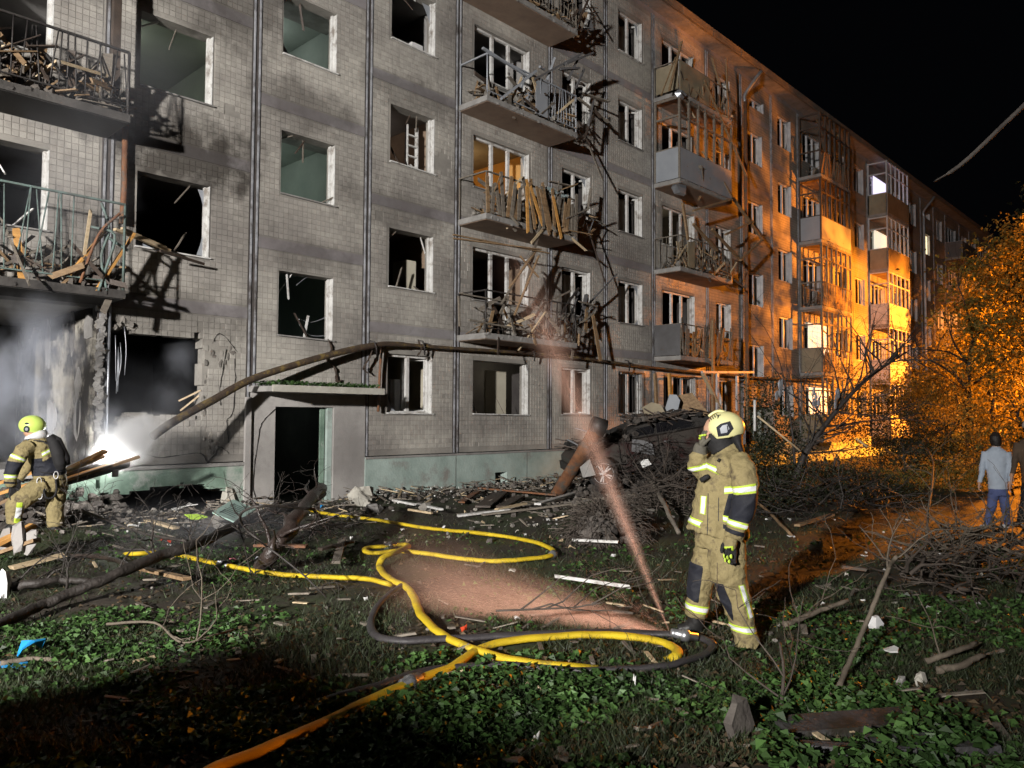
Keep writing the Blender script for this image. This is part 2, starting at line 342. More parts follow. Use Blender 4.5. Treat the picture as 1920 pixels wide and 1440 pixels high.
def openings(k, x0, x1, kind, z):
    if kind == 'N':
        off = {4.56: .47, 9.80: .60, 15.85: .52, 18.38: .66}.get(x0, .62)
        wd = 1.28 if x0 != 24.4 else 1.1
        return [(x0+off, x0+off+wd, z+.92, z+2.24)]
    if kind == 'B':
        a = x0+.53
        if k == 0: return [(a+.04, a+2.03, z+.92, z+2.24)]
        return [(a, a+2.03, z+.92, z+2.24), (a+.68, a+1.36, z+.10, z+.92)]
    return []
ROOMC = {}
for i, (x0, x1, kd) in enumerate(BAYS):
    near = x0 < 21
    far = x0 > 50
    if kd == 'S':
        lev = [(2.42, 5.2), (5.2, 8.0), (8.0, 10.8), (10.8, 13.6), (13.6, 15.0)]
        hl = [[(x0+.55, x0+1.79, 3.42, 4.70)], [(x0+.55, x0+1.79, 6.22, 7.50)], [(x0+.55, x0+1.79, 9.02, 10.30)], [(x0+.55, x0+1.79, 11.82, 13.05)], [(x0+.75, x0+1.95, 14.02, 14.42)]]
    else:
        lev = [(FL[k], FL[k+1]) for k in range(5)]
        hl = [openings(k, x0, x1, kd, FL[k]) for k in range(5)]
    for k, (z0, z1) in enumerate(lev):
        H = hl[k]
        if i == 2 and k == 0: continue                      # the ground floor panel that is gone
        blast = (i == 3 and k == 0)
        if blast:
            xs = list(np.arange(x0, x1+.001, .0524)); zs = list(np.arange(z0, z1+.001, .056))
            hole = lambda x, z: inpoly(x+jag(x, z), z+jag(z, x), BLAST) or (5.02 < x < 6.26 and 1.88 < z < 3.26)
            spall = lambda x, z: hole(x, z) or inpoly(x+jag(x, z), z+jag(z, x), SPALL)
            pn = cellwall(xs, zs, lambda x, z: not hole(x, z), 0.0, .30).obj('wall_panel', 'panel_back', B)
            pn['label'] = 'shattered wall panel with a jagged hole beside its window'
            for q in range(70):                            # broken masonry along the torn edge
                pass
            tiles('tiling', x0+.1, x1-.1, z0+.1, z1-.12, spall, pn, .03, single=300)
        else:
            xs = sorted(set([x0, x1] + [v for h in H for v in h[:2]])); zs = sorted(set([z0, z1] + [v for h in H for v in h[2:]]))
            hole = lambda x, z, H=H: any(h[0] < x < h[1] and h[2] < z < h[3] for h in H)
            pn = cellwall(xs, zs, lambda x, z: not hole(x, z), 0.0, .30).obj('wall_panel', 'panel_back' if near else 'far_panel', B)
            if near:
                hole2 = lambda x, z, H=H: any(h[0]-.045 < x < h[1]+.045 and h[2]-.045 < z < h[3]+.045 for h in H)
                tiles('tiling', x0+.1, x1-.1, z0+.1, z1-.12, hole2, pn, .001)
        # smooth concrete band under each panel
        if z0 > 1.1:
            MB().box(x0+.10, x1-.10, -.016, -.0005, z0-.115, z0+.095).obj('floor_band', 'band', B)
    # vertical joint: groove between two raised ribs
    for zz in ((1.0, 15.0),):
        MB().box(x0-.035, x0+.035, -.006, .0, zz[0], zz[1]).obj('joint_groove', 'joint_groove', B)
        for sgn in (-1, 1):
            MB().box(x0+sgn*.056-.016, x0+sgn*.056+.016, -.030, -.0005, zz[0], zz[1]).obj('joint_rib', 'joint', B)
        if near:
            for sgn in (-1, 1): MB().box(x0+sgn*.092-.008, x0+sgn*.092+.008, -.012, -.0005, zz[0], zz[1]).obj('joint_edge', 'joint_groove', B)

# plinth, with the cellar vent and the black hollow by the burnt flat
vent = onY(928, 886, -.05), onY(950, 917, -.05)
cellwall([9.80, vent[0].x, vent[1].x, 20.0, 72], [-.3, vent[1].z, vent[0].z, .975], lambda x, z: not (vent[0].x < x < vent[1].x and vent[1].z < z < vent[0].z), -.06, .26).obj('plinth', 'mint_plinth', B)
MB().box(vent[0].x, vent[1].x, .2, .255, vent[1].z, vent[0].z).obj('vent_back', 'soot', B)
MB().box(9.8, 72, -.085, -.062, .935, .985).obj('plinth_edge', 'concrete', B)
for xx in (12.4, 14.9, 17.3): MB().box(xx-.006, xx+.006, -.0655, -.0605, -.2, .93).obj('plinth_seam', 'joint_groove', B)
HOL = [(4.3, -.4), (4.3, .42), (4.75, .58), (5.3, .62), (5.8, .66), (6.5, .56), (6.86, .50), (6.95, .2), (6.9, -.4)]
cellwall(list(np.arange(4.56, 7.19, .0655)), list(np.arange(-.3, 1.0, .0485)), lambda x, z: not inpoly(x+jag(x, z, 4, .08), z+jag(z, x, 4, .1), HOL), -.05, .25).obj('plinth', 'green_plinth', B)['label'] = 'green stained plinth with a black hollow broken through it'
cellwall(list(np.arange(-4.1, 4.57, .0722)), [-.3, .1, .3, .5, .65, .8, .975], lambda x, z: z < .72+.3*noise.noise((x*2, 0, 5)) or x < 1.5, -.05, .25).obj('plinth', 'green_plinth', B)
MB().box(3.8, 7.15, 1.4, 1.5, -.4, .98).obj('cellar_wall', 'room_dark', B)
MB().box(4.6, 7.16, -.09, -.052, .925, .985).obj('plinth_edge', 'concrete', B)
MB().chunk((6.78, -.05, .32), (.36, .3, .5), 5).obj('rubble_block', 'concrete_pale', B)

# entrance: stucco surround, doorway, door leaf, canopy
cellwall([7.18, 7.69, 9.02, 9.80], [-.3, 2.03, 2.42], lambda x, z: not (7.69 < x < 9.02 and z < 2.03), -.035, .30).obj('entrance_surround', 'stucco', B)
MB().box(8.90, 9.01, .02, .10, -.1, 2.02).obj('door_jamb', 'mint_plinth', B)
MB().box(8.80, 8.895, .12, .17, -.1, 2.0).obj('door_edge', 'green_plinth', B)
MB().box(7.05, 7.16, -.10, -.034, -.2, 2.2).obj('entrance_pilaster', 'stucco', B)
c0 = onY(718, 732, -.95)
cp = MB().prism([(7.12, -.01), (7.16, -.95), (c0.x, -.95), (c0.x, -.01)], 'z', 2.30, 2.40).obj('entrance_canopy', 'concrete', B)
MB().box(7.10, c0.x+.02, -.99, -.952, 2.29, 2.415).obj('canopy_edge', 'concrete_pale', cp)
MB().box(7.2, 9.75, .30, 3.8, -.12, -.02).obj('entrance_floor', 'concrete', B)
# cracks in the plaster by the door
for pts in ([(517, 765), (497, 785), (487, 805), (480, 850), (474, 900), (478, 930), (487, 952)], [(425, 655), (418, 690), (412, 730), (415, 760)], [(440, 672), (441, 720), (436, 775), (425, 790), (428, 830)], [(385, 870), (400, 855), (412, 838), (430, 850)], [(270, 850), (300, 858), (340, 853), (375, 850), (390, 868)], [(400, 640), (412, 625), (430, 640), (445, 660)]):
    P = [onY(x, y, -.041 if x > 468 else -.0135) for x, y in pts]
    P = [p+Vector((rnd(-.012, .012), 0, 0)) for p in smooth_path(P, 4)]
    MB().tube(P, [.012*rnd(.5, 1.2) for _ in P], 5, .5).obj('crack', 'soot', B)

# floor slabs, cross walls, the back of the block and the roof
for k, z in enumerate(FL[:5]):
    for xa, xb in ((-4.1, 7.18), (9.8, 26.98), (29.58, 49.6), (52.2, 72)): MB().box(xa, xb, .30, 9.0, z-.16, z).obj('floor_slab', 'room_grey', B)
MB().box(-4.1, 72, 8.99, 9.2, -.3, 15.0).obj('back_wall', 'room_grey', B)
for i, (x0, x1, kd) in enumerate(BAYS):
    if x0 < 50:
        MB().box(x0-.06, x0+.06, .301, 8.9, -.3, 15.0).obj('cross_wall', 'room_grey', B)
rf = MB().box(-4.6, 72.4, -.62, 9.4, 15.15, 15.32).obj('roof', 'concrete', B)
MB().box(-4.6, 72.4, -.01, 9.2, 15.0, 15.15).obj('attic_band', 'band', rf)
for i in range(38):
    MB().box(-4.5+i*2.02, -4.5+i*2.02+1.99, -.66, -.60, 15.10, 15.36).obj('eave_board', 'wood_grey', rf)
# rain pipes with swan necks
for px_, y0, rr in ((27.05, -.17, .07), (49.7, -.17, .07)):
    P = [(px_+.35, -.66, 15.05), (px_+.2, -.58, 14.85), (px_, y0, 14.2), (px_, y0, 13.9)]
    MB().tube(smooth_path(P, 5), rr, 10).obj('downpipe_neck', 'steel', B)
    MB().tube([(px_, y0, 13.95), (px_, y0, 9), (px_, y0, .5)], rr, 10).obj('downpipe', 'rust' if px_ < 40 else 'white_far', B)
MB().tube([(4.78, -.1, 6.75), (4.79, -.1, 5.6), (4.76, -.13, 5.05)], .05, 9).obj('downpipe', 'rust', B)['label'] = 'short rusty orange stub of pipe'
# rooms behind the openings: painted back wall and right wall
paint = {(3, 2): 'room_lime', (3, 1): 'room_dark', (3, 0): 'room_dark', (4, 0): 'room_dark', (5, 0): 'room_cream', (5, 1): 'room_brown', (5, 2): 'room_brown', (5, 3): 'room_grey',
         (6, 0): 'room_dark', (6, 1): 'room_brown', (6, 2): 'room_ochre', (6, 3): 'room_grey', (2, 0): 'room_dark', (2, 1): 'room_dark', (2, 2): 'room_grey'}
for i, (x0, x1, kd) in enumerate(BAYS):
    if x0 > 50 or i < 2: continue
    for k in range(5):
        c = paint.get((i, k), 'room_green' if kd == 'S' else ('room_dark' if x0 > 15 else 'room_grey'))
        z0, z1 = FL[k]+.002, FL[k+1]-.165
        if kd == 'S': z0, z1 = (FL[k]-1.4+.002, FL[k+1]-1.4-.01) if k else (-.1, 2.40)
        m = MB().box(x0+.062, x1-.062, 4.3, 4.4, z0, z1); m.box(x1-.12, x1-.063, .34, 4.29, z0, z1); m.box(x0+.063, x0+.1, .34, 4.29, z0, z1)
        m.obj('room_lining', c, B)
        if c not in ('room_dark',): MB().box(x0+.12, x1-.13, .34, 4.28, z1-.03, z1-.004).obj('ceiling_lining', 'room_green' if kd == 'S' else ('room_lime' if c == 'room_lime' else 'room_grey'), B)
# stair flights behind the stairwell windows
for k in range(4):
    z = FL[k+1]
    MB().box(7.3, 9.7, .36, 1.5, z-.16+1.4-2.8, z-.02+1.4-2.8).obj('stair_landing', 'concrete', B)
# torn partition wall of the burnt ground floor flat, its broken post and hanging plaster
pw = cellwall(list(np.arange(.02, 4.4, .073)), list(np.arange(1.0, 3.66, .0665)), lambda x, z: not (z > 3.35+jag(x, z, 2, .35)), 0, .06)
pw.v = [(4.46+v[1]*-1, v[0], v[2]) for v in pw.v]; pw.obj('torn_partition', 'burnt_plaster', B)['label'] = 'scorched cream partition wall of the burnt flat'
for q in range(16):
    zc = rnd(1.1, 3.4); yc = rnd(.15, 2.4); a, h = rnd(.12, .38), rnd(.25, .75)
    P = [(yc+math.cos(t)*a*rnd(.5, 1), zc+math.sin(t)*h*rnd(.5, 1)) for t in np.linspace(0, 2*PI, 9)[:-1]]
    MB().prism(P, 'x', 4.385-q*.0006, 4.40).obj('plaster_patch', random.choice(['stucco', 'concrete', 'room_brown', 'burnt_plaster']), B)
post = MB()
for q in range(46):
    z = 1.0+q*.058; post.chunk((4.52+rnd(-.03, .03), -.03+rnd(-.04, .03), z), (rnd(.13, .24), rnd(.14, .24), .11), None)
post.obj('broken_post', 'concrete', B)['label'] = 'torn concrete post at the corner of the burnt flat'
MB().tube([(4.63, -.07, 3.7), (4.63, -.07, 1.0)], .022, 8).obj('conduit', 'steel', B)
edge = MB()
for q in range(120):
    i = random.randrange(len(BLAST)); a, b = BLAST[i], BLAST[i-1]; t = random.random(); x, z = a[0]+(b[0]-a[0])*t, a[1]+(b[1]-a[1])*t
    if x < 5.08 or z > 3.38: edge.chunk((x+rnd(-.06, .08), rnd(.0, .28), z+rnd(-.06, .06)), (rnd(.05, .2), rnd(.05, .2), rnd(.05, .16)))
edge.obj('broken_masonry', 'rubble', B)['kind'] = 'stuff'
sp = MB()
for q in range(150):
    x, z = rnd(6.15, 6.95), rnd(1.1, 3.2)
    if inpoly(x, z, SPALL): sp.chunk((x, rnd(-.015, .02), z), (rnd(.04, .16), rnd(.02, .05), rnd(.04, .16)))
sp.obj('spalled_concrete', 'rubble', B)['kind'] = 'stuff'
for q in range(5):
    x = rnd(4.72, 4.98); z = rnd(2.6, 3.4)
    P = smooth_path([(x, -.02, z), (x+rnd(-.05, .05), -.06, z-rnd(.2, .4)), (x+rnd(-.06, .06), -.03, z-rnd(.5, 1.0))], 4)
    MB().tube(P, .007, 5).obj('hanging_wire', 'steel', B)
for a, b in (((335, 752), (376, 732)), ((338, 770), (378, 738))):
    MB().beam(onY(*a, .25), onY(*b, .1), .05, .03).obj('broken_lath', 'wood_pale', B)

# ------------------------------------------------------------------ windows
def window(x0, x1, z0, z1, style, far=False, glass=None):
    """frame mesh with sashes, sill and panes as sub-parts"""
    wm = 'white_far' if far else 'white_paint'
    y0, y1 = .10, .17; m = MB(); t = .055
    full = style != 'bare'
    m.box(x1-t, x1-.001, y0, y1, z0+.001, z1-.001)
    if full:
        m.box(x0+.001, x0+t, y0, y1, z0+.001, z1-.001); m.box(x0+t, x1-t, y0, y1, z1-t, z1-.001); m.box(x0+t, x1-t, y0, y1, z0+.001, z0+t)
    o = m.obj('window', wm, B)
    MB().box(x1-.014, x1-.002, -.012, y0-.002, z0+.002, z1-.002).obj('reveal', wm, o)
    if not far:
        s = MB(); s.beam((x0-.02, -.015, z0+.005), (x1+.02, -.015, z0+.003+rnd(-.03, .02)), .10, .025); s.obj('sill', wm if random.random() < .5 else 'concrete', o)
    mull = {'two': [.5], 'three': [.36, .66], 'one': [], 'bare': [], 'sash': [.42]}[style]
    for f in mull:
        xm = x0+(x1-x0)*f; MB().box(xm-.04, xm+.04, y0-.008, y1-.001, z0+t, z1-t).obj('mullion', wm, o)
    if style in ('two', 'sash') or (far and style == 'three'):
        # sash blown open into the room or hanging
        hx = x1-.06; wd = (x1-x0)*.42; an = rnd(.5, 1.3)
        ex, ey = hx-math.cos(an)*wd, y1+math.sin(an)*wd
        s = MB(); hh0, hh1 = z0+.07, z1-.07
        for (pa, pb) in (((hx, y1+.02, hh0), (hx, y1+.02, hh1)), ((ex, ey, hh0), (ex, ey, hh1)), ((hx, y1+.02, hh0), (ex, ey, hh0)), ((hx, y1+.02, hh1), (ex, ey, hh1))):
            s.beam(pa, pb, .05, .045)
        s.obj('sash', wm, o)
    if glass:
        MB().box(x0+t, x1-t, y0+.02, y0+.028, z0+t, z1-t).obj('pane', glass, o)
    if style == 'bare':                                # splintered remains of the frame
        for q in range(random.randint(2, 4)):
            xa = rnd(x0+.05, x1-.1); tp = random.random() < .55; za = z1-.02 if tp else z0+.03
            MB().beam((xa, rnd(.1, .22), za), (xa+rnd(-.35, .35), rnd(.0, .35), za+(-1 if tp else 1)*rnd(.08, .5)), rnd(.015, .05), .02, jag=.03).obj('frame_splinter', random.choice([wm, 'wood_grey', 'wood_dark']), o)
    if not glass and (style != 'bare' or random.random() < .3):
        # shards left in the corners
        for q in range(random.randint(1, 3)):
            xa = x0+t if random.random() < .5 else x1-t; sg = 1 if xa < (x0+x1)/2 else -1
            w_, h_ = rnd(.08, .3), rnd(.1, .45); zb = z0+t if random.random() < .6 else z1-t; hs = 1 if zb < (z0+z1)/2 else -1
            MB().prism([(xa, zb), (xa+sg*w_, zb), (xa+sg*w_*.4, zb+hs*h_*.5), (xa, zb+hs*h_)], 'y', .132+q*.003, .134+q*.003).obj('glass_shard', 'sheet_grey', o)
    return o
STY = {(3, 0): 'skip', (3, 1): 'bare', (3, 2): 'bare', (5, 0): 'two', (5, 1): 'bare', (5, 2): 'bare', (5, 3): 'bare', (6, 0): 'bare', (6, 1): 'three', (6, 2): 'three', (6, 3): 'three', (2, 1): 'bare', (2, 2): 'bare'}
LIT = {(18, 1): None, (19, 3): 'lit_warm', (21, 3): None, (23, 2): 'lit_warm', (20, 2): None}
for i, (x0, x1, kd) in enumerate(BAYS):
    if i < 1: continue
    far = x0 > 26
    if kd == 'S':
        hs = [(x0+.55, x0+1.79, 3.42, 4.70), (x0+.55, x0+1.79, 6.22, 7.50), (x0+.55, x0+1.79, 9.02, 10.30), (x0+.55, x0+1.79, 11.82, 13.05), (x0+.75, x0+1.95, 14.02, 14.42)]
        for k, h in enumerate(hs): window(*h, 'bare' if i == 4 else 'two', far, LIT.get((i, k)))
        continue
    for k in range(5):
        if i == 2 and k == 0: continue
        st = STY.get((i, k), 'three' if kd == 'B' else 'two')
        if st == 'skip': continue
        h = openings(k, x0, x1, kd, FL[k])
        g = LIT.get((i, k))
        if x0 > 44 and not g and random.random() < .7: g = 'glass_dark'
        window(*h[0], st, far, g)
        if len(h) > 1:
            d = h[1]; m = MB().box(d[0]+.001, d[0]+.05, .11, .165, d[2]+.001, d[3]); m.box(d[1]-.05, d[1]-.001, .11, .165, d[2]+.001, d[3])
            m.obj('door_frame', 'white_far' if far else 'white_paint', B)
# things seen through the openings: wardrobes, curtains and shelves that catch the light
MB().box(14.42, 15.2, 1.0, 1.06, 1.05, 3.1).obj('inner_door', 'room_cream', B)
tq = [(13.35, 3.1), (13.9, 3.12), (14.0, 2.6), (13.8, 2.45), (13.75, 2.2), (13.55, 2.25), (13.45, 2.6)]
MB().prism(tq, 'y', 1.4, 1.42).obj('torn_wallpaper', 'curtain', B)
for i, k in ((7, 0), (8, 0), (8, 2), (8, 1), (7, 3), (8, 3), (8, 4), (7, 1), (10, 1), (10, 2)):
    x0 = BAYS[i][0]; h = openings(k, x0, BAYS[i][1], 'N', FL[k])[0]
    xs = [h[0]+.55+q*.05 for q in range(14)]
    m = MB(); n = len(xs); vs = [(x, .5+.06*math.sin(q*1.4)+.03*j, z) for j, z in enumerate((h[2]-.3, h[3]-.05)) for q, x in enumerate(xs)]
    m.add(vs, [(q, q+1, n+q+1, n+q) for q in range(n-1)], True); m.obj('curtain', 'curtain', B)
# loose wires and broken strips in the stairwell window
for a, b, c in (((555, 535), (575, 520), (598, 512)), ((560, 598), (585, 604), (618, 592)), ((560, 608), (580, 628), (612, 630))):
    MB().tube(smooth_path([onY(*a, .3), onY(*b, .25), onY(*c, .15)], 5), .007, 5).obj('hanging_wire', 'steel', B)
for pts, Y in (([(615, 636), (622, 655), (612, 672), (628, 690), (632, 716), (640, 712)], -.06), ([(700, 652), (692, 672), (682, 690), (690, 700)], -.2), ([(785, 640), (790, 655), (782, 668)], -.25)):
    P = smooth_path([onY(x, y, Y) for x, y in pts], 4); m = MB()
    for a, b in zip(P[:-1], P[1:]): m.beam(a, b, rnd(.03, .07), .012)
    m.obj('hanging_strip', 'wood_dark', B)
# window bars
def grille(x0, x1, z0, z1):
    g = MB().box(x0-.03, x1+.03, -.075, -.055, z1-.02, z1+.01); g.box(x0-.03, x1+.03, -.075, -.055, z0-.02, z0+.01)
    o = g.obj('window_grille', 'iron', B)
    nb = 9; me = MB().tube([(0, 0, 0), (0, 0, z1-z0)], .010, 6).mesh('bar', 'iron')
    for q in range(nb): linked('bar', me, o, (x0+(x1-x0)*q/(nb-1), -.065, z0))
for i in (8, 9):
    h = openings(0, *BAYS[i], FL[0])[0]; grille(*h)
# ------------------------------------------------------------------ balconies (parts of the building)
D = .98
BAR = {}
def bar_mesh(h, mat, r=.011):
    k = (round(h, 2), mat)
    if k not in BAR: BAR[k] = MB().tube([(0, 0, 0), (0, 0, h)], r, 6).mesh('railing_bar', mat)
    return BAR[k]
def rubble_on(par, x0, x1, y0, y1, z, n, hmax, mats=('rubble', 'wood', 'wood_grey'), seed=0):
    """heap of splinters, torn sheets and plaster, one uncountable mass per material"""
    rg = random.Random(seed); ms = {k: MB() for k in mats}
    for q in range(n):
        x, y = rg.uniform(x0, x1), rg.uniform(y0, y1); hz = hmax*(1-abs((x-x0)/(x1-x0)*2-1)**3*.6)*rg.random()**1.6
        k = rg.choice(mats); m = ms[k]
        if k.startswith('rubble') or k.startswith('conc'):
            s = rg.uniform(.05, .2); m.chunk((x, y, z+hz*.6+s*.3), (s, s*rg.uniform(.6, 1.2), s*rg.uniform(.4, .9)), rg.random())
        else:
            L = rg.uniform(.2, .75); a, e = rg.uniform(0, 6.28), rg.uniform(-.5, .9)
            d = Vector((math.cos(a)*math.cos(e), math.sin(a)*math.cos(e)*.5, math.sin(e)))*L*.5; c = Vector((x, y, z+hz+.06))
            p, q2 = c-d, c+d
            for v in (p, q2):
                v.z = max(v.z, z+.02); v.y = min(max(v.y, -D-.12), -.02)
            m.beam(p, q2, rg.uniform(.02, .11), rg.uniform(.012, .03), jag=.02)
    for k, m in ms.items():
        if m.v: m.obj('balcony_debris', k, par)['kind'] = 'stuff'
def balcony(i, k, front='bars', side='bars', upper=None, debris=0, rail='iron', seed=1, lean=0., bars=(0, 1), panel='sheet_grey', hr=1.0, label=None, postmat='wood_grey', lit=None, slab='concrete', under='slab_under', junk=('rubble', 'wood', 'wood_grey')):
    x0, x1 = BAYS[i][0]+.02, BAYS[i][1]-.02; z = FL[k]; rg = random.Random(seed)
    s = MB().prism([(x0, -.002), (x0, -D), (x1, -D), (x1, -.002)], 'z', z-.13, z)
    o = s.obj('balcony', slab, B)
    if label: o['label'] = label
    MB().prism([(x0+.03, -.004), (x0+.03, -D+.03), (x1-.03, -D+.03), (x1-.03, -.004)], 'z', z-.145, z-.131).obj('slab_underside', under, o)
    e = MB()
    for q in range(14):
        xx = rg.uniform(x0, x1); e.chunk((xx, -D, z-rg.uniform(.0, .13)), (rg.uniform(.05, .25), .05, rg.uniform(.03, .07)), rg.random())
    e.obj('slab_edge_break', slab, o)['kind'] = 'stuff'
    # posts and rails
    def post(p, h): return linked('post', bar_mesh(h, rail, .02), o, p)
    if front != 'none':
        post((x0+.03, -D+.03, z), hr); post((x1-.03, -D+.03, z), hr); post((x0+.03, -.03, z), hr)
        r = MB().beam((x0+.03, -D+.03, z+hr), (x1-.03, -D+.03, z+hr-lean), .045, .03).obj('top_rail', rail, o)
        MB().beam((x0+.03, -.02, z+hr), (x0+.03, -D+.03, z+hr), .04, .03).obj('side_rail', rail, o)
        MB().beam((x0+.03, -D+.03, z+.12), (x1-.03, -D+.03, z+.12), .03, .02).obj('lower_rail', rail, o)
    if front in ('bars', 'both'):
        nb = int((x1-x0)/.125)
        for q in range(nb+1):
            f = q/nb
            if bars[0] <= f <= bars[1] and rg.random() > .07:
                linked('railing_bar', bar_mesh(hr-.13, rail), o, (x0+.04+(x1-x0-.08)*f, -D+.03, z+.12), (rg.gauss(0, .05), rg.gauss(0, .06), 0))
    if side == 'bars':
        for q in range(1, 7): linked('railing_bar', bar_mesh(hr-.13, rail), o, (x0+.03, -D+.03+q*.13, z+.12), (rg.gauss(0, .05), rg.gauss(0, .04), 0))
    if side == 'panel':
        MB().box(x0+.004, x0+.024, -D+.03, -.02, z+.02, z+hr).obj('side_panel', panel, o)
    if side == 'tan':
        MB().box(x0+.008, x0+.024, -D+.06, -.1, z+.08, z+hr-.06).obj('side_panel', 'sheet_tan', o)
        MB().beam((x0-.0, -.3, z+.02), (x0-.0, -.85, z+hr+.1), .07, .02).obj('plank', 'wood', o)
    if front in ('panel', 'both'):
        MB().box(x0+.03, x1-.03 if front == 'panel' else x0+(x1-x0)*.55, -D-.006, -D+.012, z+.02, z+hr-.01).obj('front_panel', panel, o)
    if front in ('boards', 'slats'):
        nb = int((x1-x0)/.13)
        for q in range(nb):
            if rg.random() < (.22 if front == 'boards' else .06): continue
            xx = x0+.07+q*.13; h = hr*rg.uniform(.75, 1.12) if front == 'boards' else hr*.97; tl = rg.gauss(0, .10 if front == 'boards' else .015)
            m = MB().beam((xx, -D+.0, z+.03), (xx+tl*h, -D-.02+rg.gauss(0, .04), z+h), .105, .022, (0, 1, 0), jag=.03)
            m.obj('plank', rg.choice(['wood', 'wood_grey', 'wood_grey']), o)
    if upper:
        top = FL[k+1]-.14; pm_ = 'white_far' if upper == 'white' else postmat; n = 5 if upper == 'white' else 6
        for q in range(n+1):
            xx = x0+.05+(x1-x0-.1)*q/n; lx = 0 if upper == 'white' else rg.gauss(0, .05)
            MB().beam((xx, -D+.03, z+hr), (xx+lx, -D+.03+rg.gauss(0, .01), top), .075, .07).obj('frame_post', pm_, o)
        for yy in (-D+.03, -.06):
            MB().beam((x0+.035, yy, z+.02), (x0+.035, yy, top), .07, .07).obj('frame_post', pm_, o)
        for zz in (z+hr+.01, top-.05, z+hr+.62*(top-z-hr)):
            MB().beam((x0+.05, -D+.035, zz), (x1-.05, -D+.035, zz+(0 if upper == 'white' else rg.gauss(0, .05))), .06, .06).obj('frame_rail', pm_, o)
            MB().beam((x0+.035, -D+.06, zz), (x0+.035, -.06, zz), .06, .06).obj('frame_rail', pm_, o)
        if upper == 'white':
            MB().box(x0, x1, -D-.02, -D+.01, z, z+hr).obj('front_panel', panel, o)
            MB().box(x0-.0, x0+.02, -D+.03, -.03, z, z+hr).obj('side_panel', panel, o)
        else:                                             # splintered boards left in the frame
            for q in range(rg.randint(5, 9)):
                xx = rg.uniform(x0+.2, x1-.2); zz = rg.uniform(z+hr, top-.3)
                MB().beam((xx, -D+.1, zz), (xx+rg.gauss(0, .35), -D+.1+rg.uniform(0, .5), zz+rg.uniform(.2, .7)), rg.uniform(.03, .1), .02, jag=.03).obj('plank', rg.choice(['wood', 'wood_grey', 'wood_pale']), o)
        if lit:
            MB().box(x0+.7, x1-.4, -.09, -.075, z+.9, z+2.2).obj('lit_curtain', lit, o)
    if debris: rubble_on(o, x0+.05, x1-.05, -D+.0, -.12, z, debris, .65, junk, seed=seed)
    return o

# burnt corner column
bA2 = balcony(2, 2, 'bars', 'bars', None, 190, 'iron', 11, slab='charred_concrete', under='soot', junk=('rubble_dark', 'wood_dark', 'wood_grey', 'wood', 'soot'), bars=(.2, 1), label='scorched balcony heaped with charred splinters and bricks')
for q in range(9):
    x = 2.7+q*.2; MB().beam((x, -.5+rnd(-.3, .2), 6.65), (x+rnd(-.4, .5), -.7+rnd(-.3, .2), 6.9+rnd(0, .6)), rnd(.06, .16), .03, jag=.03).obj('plank', random.choice(['wood', 'wood_dark', 'wood_grey', 'wood_pale']), bA2)
MB().box(4.40, 4.52, -.55, -.43, 6.6, 9.2).obj('charred_post', 'wood_dark', bA2)
bA1 = balcony(2, 1, 'bars', 'none', None, 60, 'iron_green', 12, slab='charred_concrete', under='soot', junk=('rubble_dark', 'wood_dark', 'wood_grey', 'wood'), hr=1.36, bars=(0, .8), label='stripped balcony with thin green bars above the burnt flat')
for a, b, w_ in (((130, 515), (200, 430), .07), ((30, 430), (42, 530), .09), ((180, 545), (250, 440), .06), ((10, 495), (90, 460), .05), ((60, 500), (130, 460), .04)):
    MB().beam(onY(*a, -.95), onY(*b, -.85), w_, .035, jag=.03).obj('plank', 'wood_orange' if w_ > .05 else 'wood_grey', bA1)
for pts in ([(170, 425), (215, 440), (200, 500), (185, 545)], [(190, 380), (205, 430), (190, 480), (200, 545)], [(150, 530), (185, 440), (225, 400)], [(195, 440), (240, 470)]):
    MB().tube(smooth_path([onY(x, y, -.95+rnd(-.1, .1)) for x, y in pts], 4), .022, 6).obj('bent_bar', random.choice(['iron_green', 'rust']), bA1)
for a, b, w_ in (((215, 430), (318, 470), .075), ((228, 428), (310, 464), .05), ((300, 470), (382, 495), .05)):
    MB().beam(onY(*a, -.6), onY(*b, -.25), w_, .04).obj('plank', 'wood_pale' if w_ > .045 and a[0] < 290 else 'wood_dark', bA1)
# the wrecked column in the middle of the photograph
bB1 = balcony(6, 1, 'bars', 'none', None, 40, 'iron', 21, bars=(.62, 1), label='lowest middle balcony with its left railing torn down')
bB2 = balcony(6, 2, 'boards', 'none', None, 120, 'wood_grey', 22, label='middle balcony with loose boards leaning out over the slab')
bB3 = balcony(6, 3, 'bars', 'none', None, 120, 'sheet_grey', 23, bars=(.52, 1), label='balcony with crumpled railing under the top floor')
bB4 = balcony(6, 4, 'bars', 'none', None, 110, 'wood_grey', 24, bars=(.4, 1), label='top balcony of the middle column heaped with splinters')
zz = FL[3]
for a, b, Y0, Y1, w_ in (((905, 90), (1000, 150), -.96, -.97, .06), ((1000, 150), (1092, 100), -1.0, -1.25, .07), ((940, 185), (1005, 133), -.97, -1.05, .08), ((1020, 130), (1012, 100+25), -1., -1.05, .05), ((1040, 108), (1025, 150), -1.1, -1., .05), ((1065, 150), (1085, 108), -1.1, -1.2, .05), ((1060, 120), (1110, 100), -1.2, -1.3, .14), ((1050, 130), (1085, 128), -1.1, -1.2, .10), ((1080, 165), (1095, 130), -1.1, -1.1, .05)):
    MB().beam(onY(*a, Y0), onY(*b, Y1), w_, .05).obj('bent_rail', 'sheet_grey' if b[0] < 1050 else 'sheet_dark', bB3)
MB().box(14.15, 14.6, -1.0, -.985, zz+.05, zz+.92).obj('front_panel', 'sheet_grey', bB3)
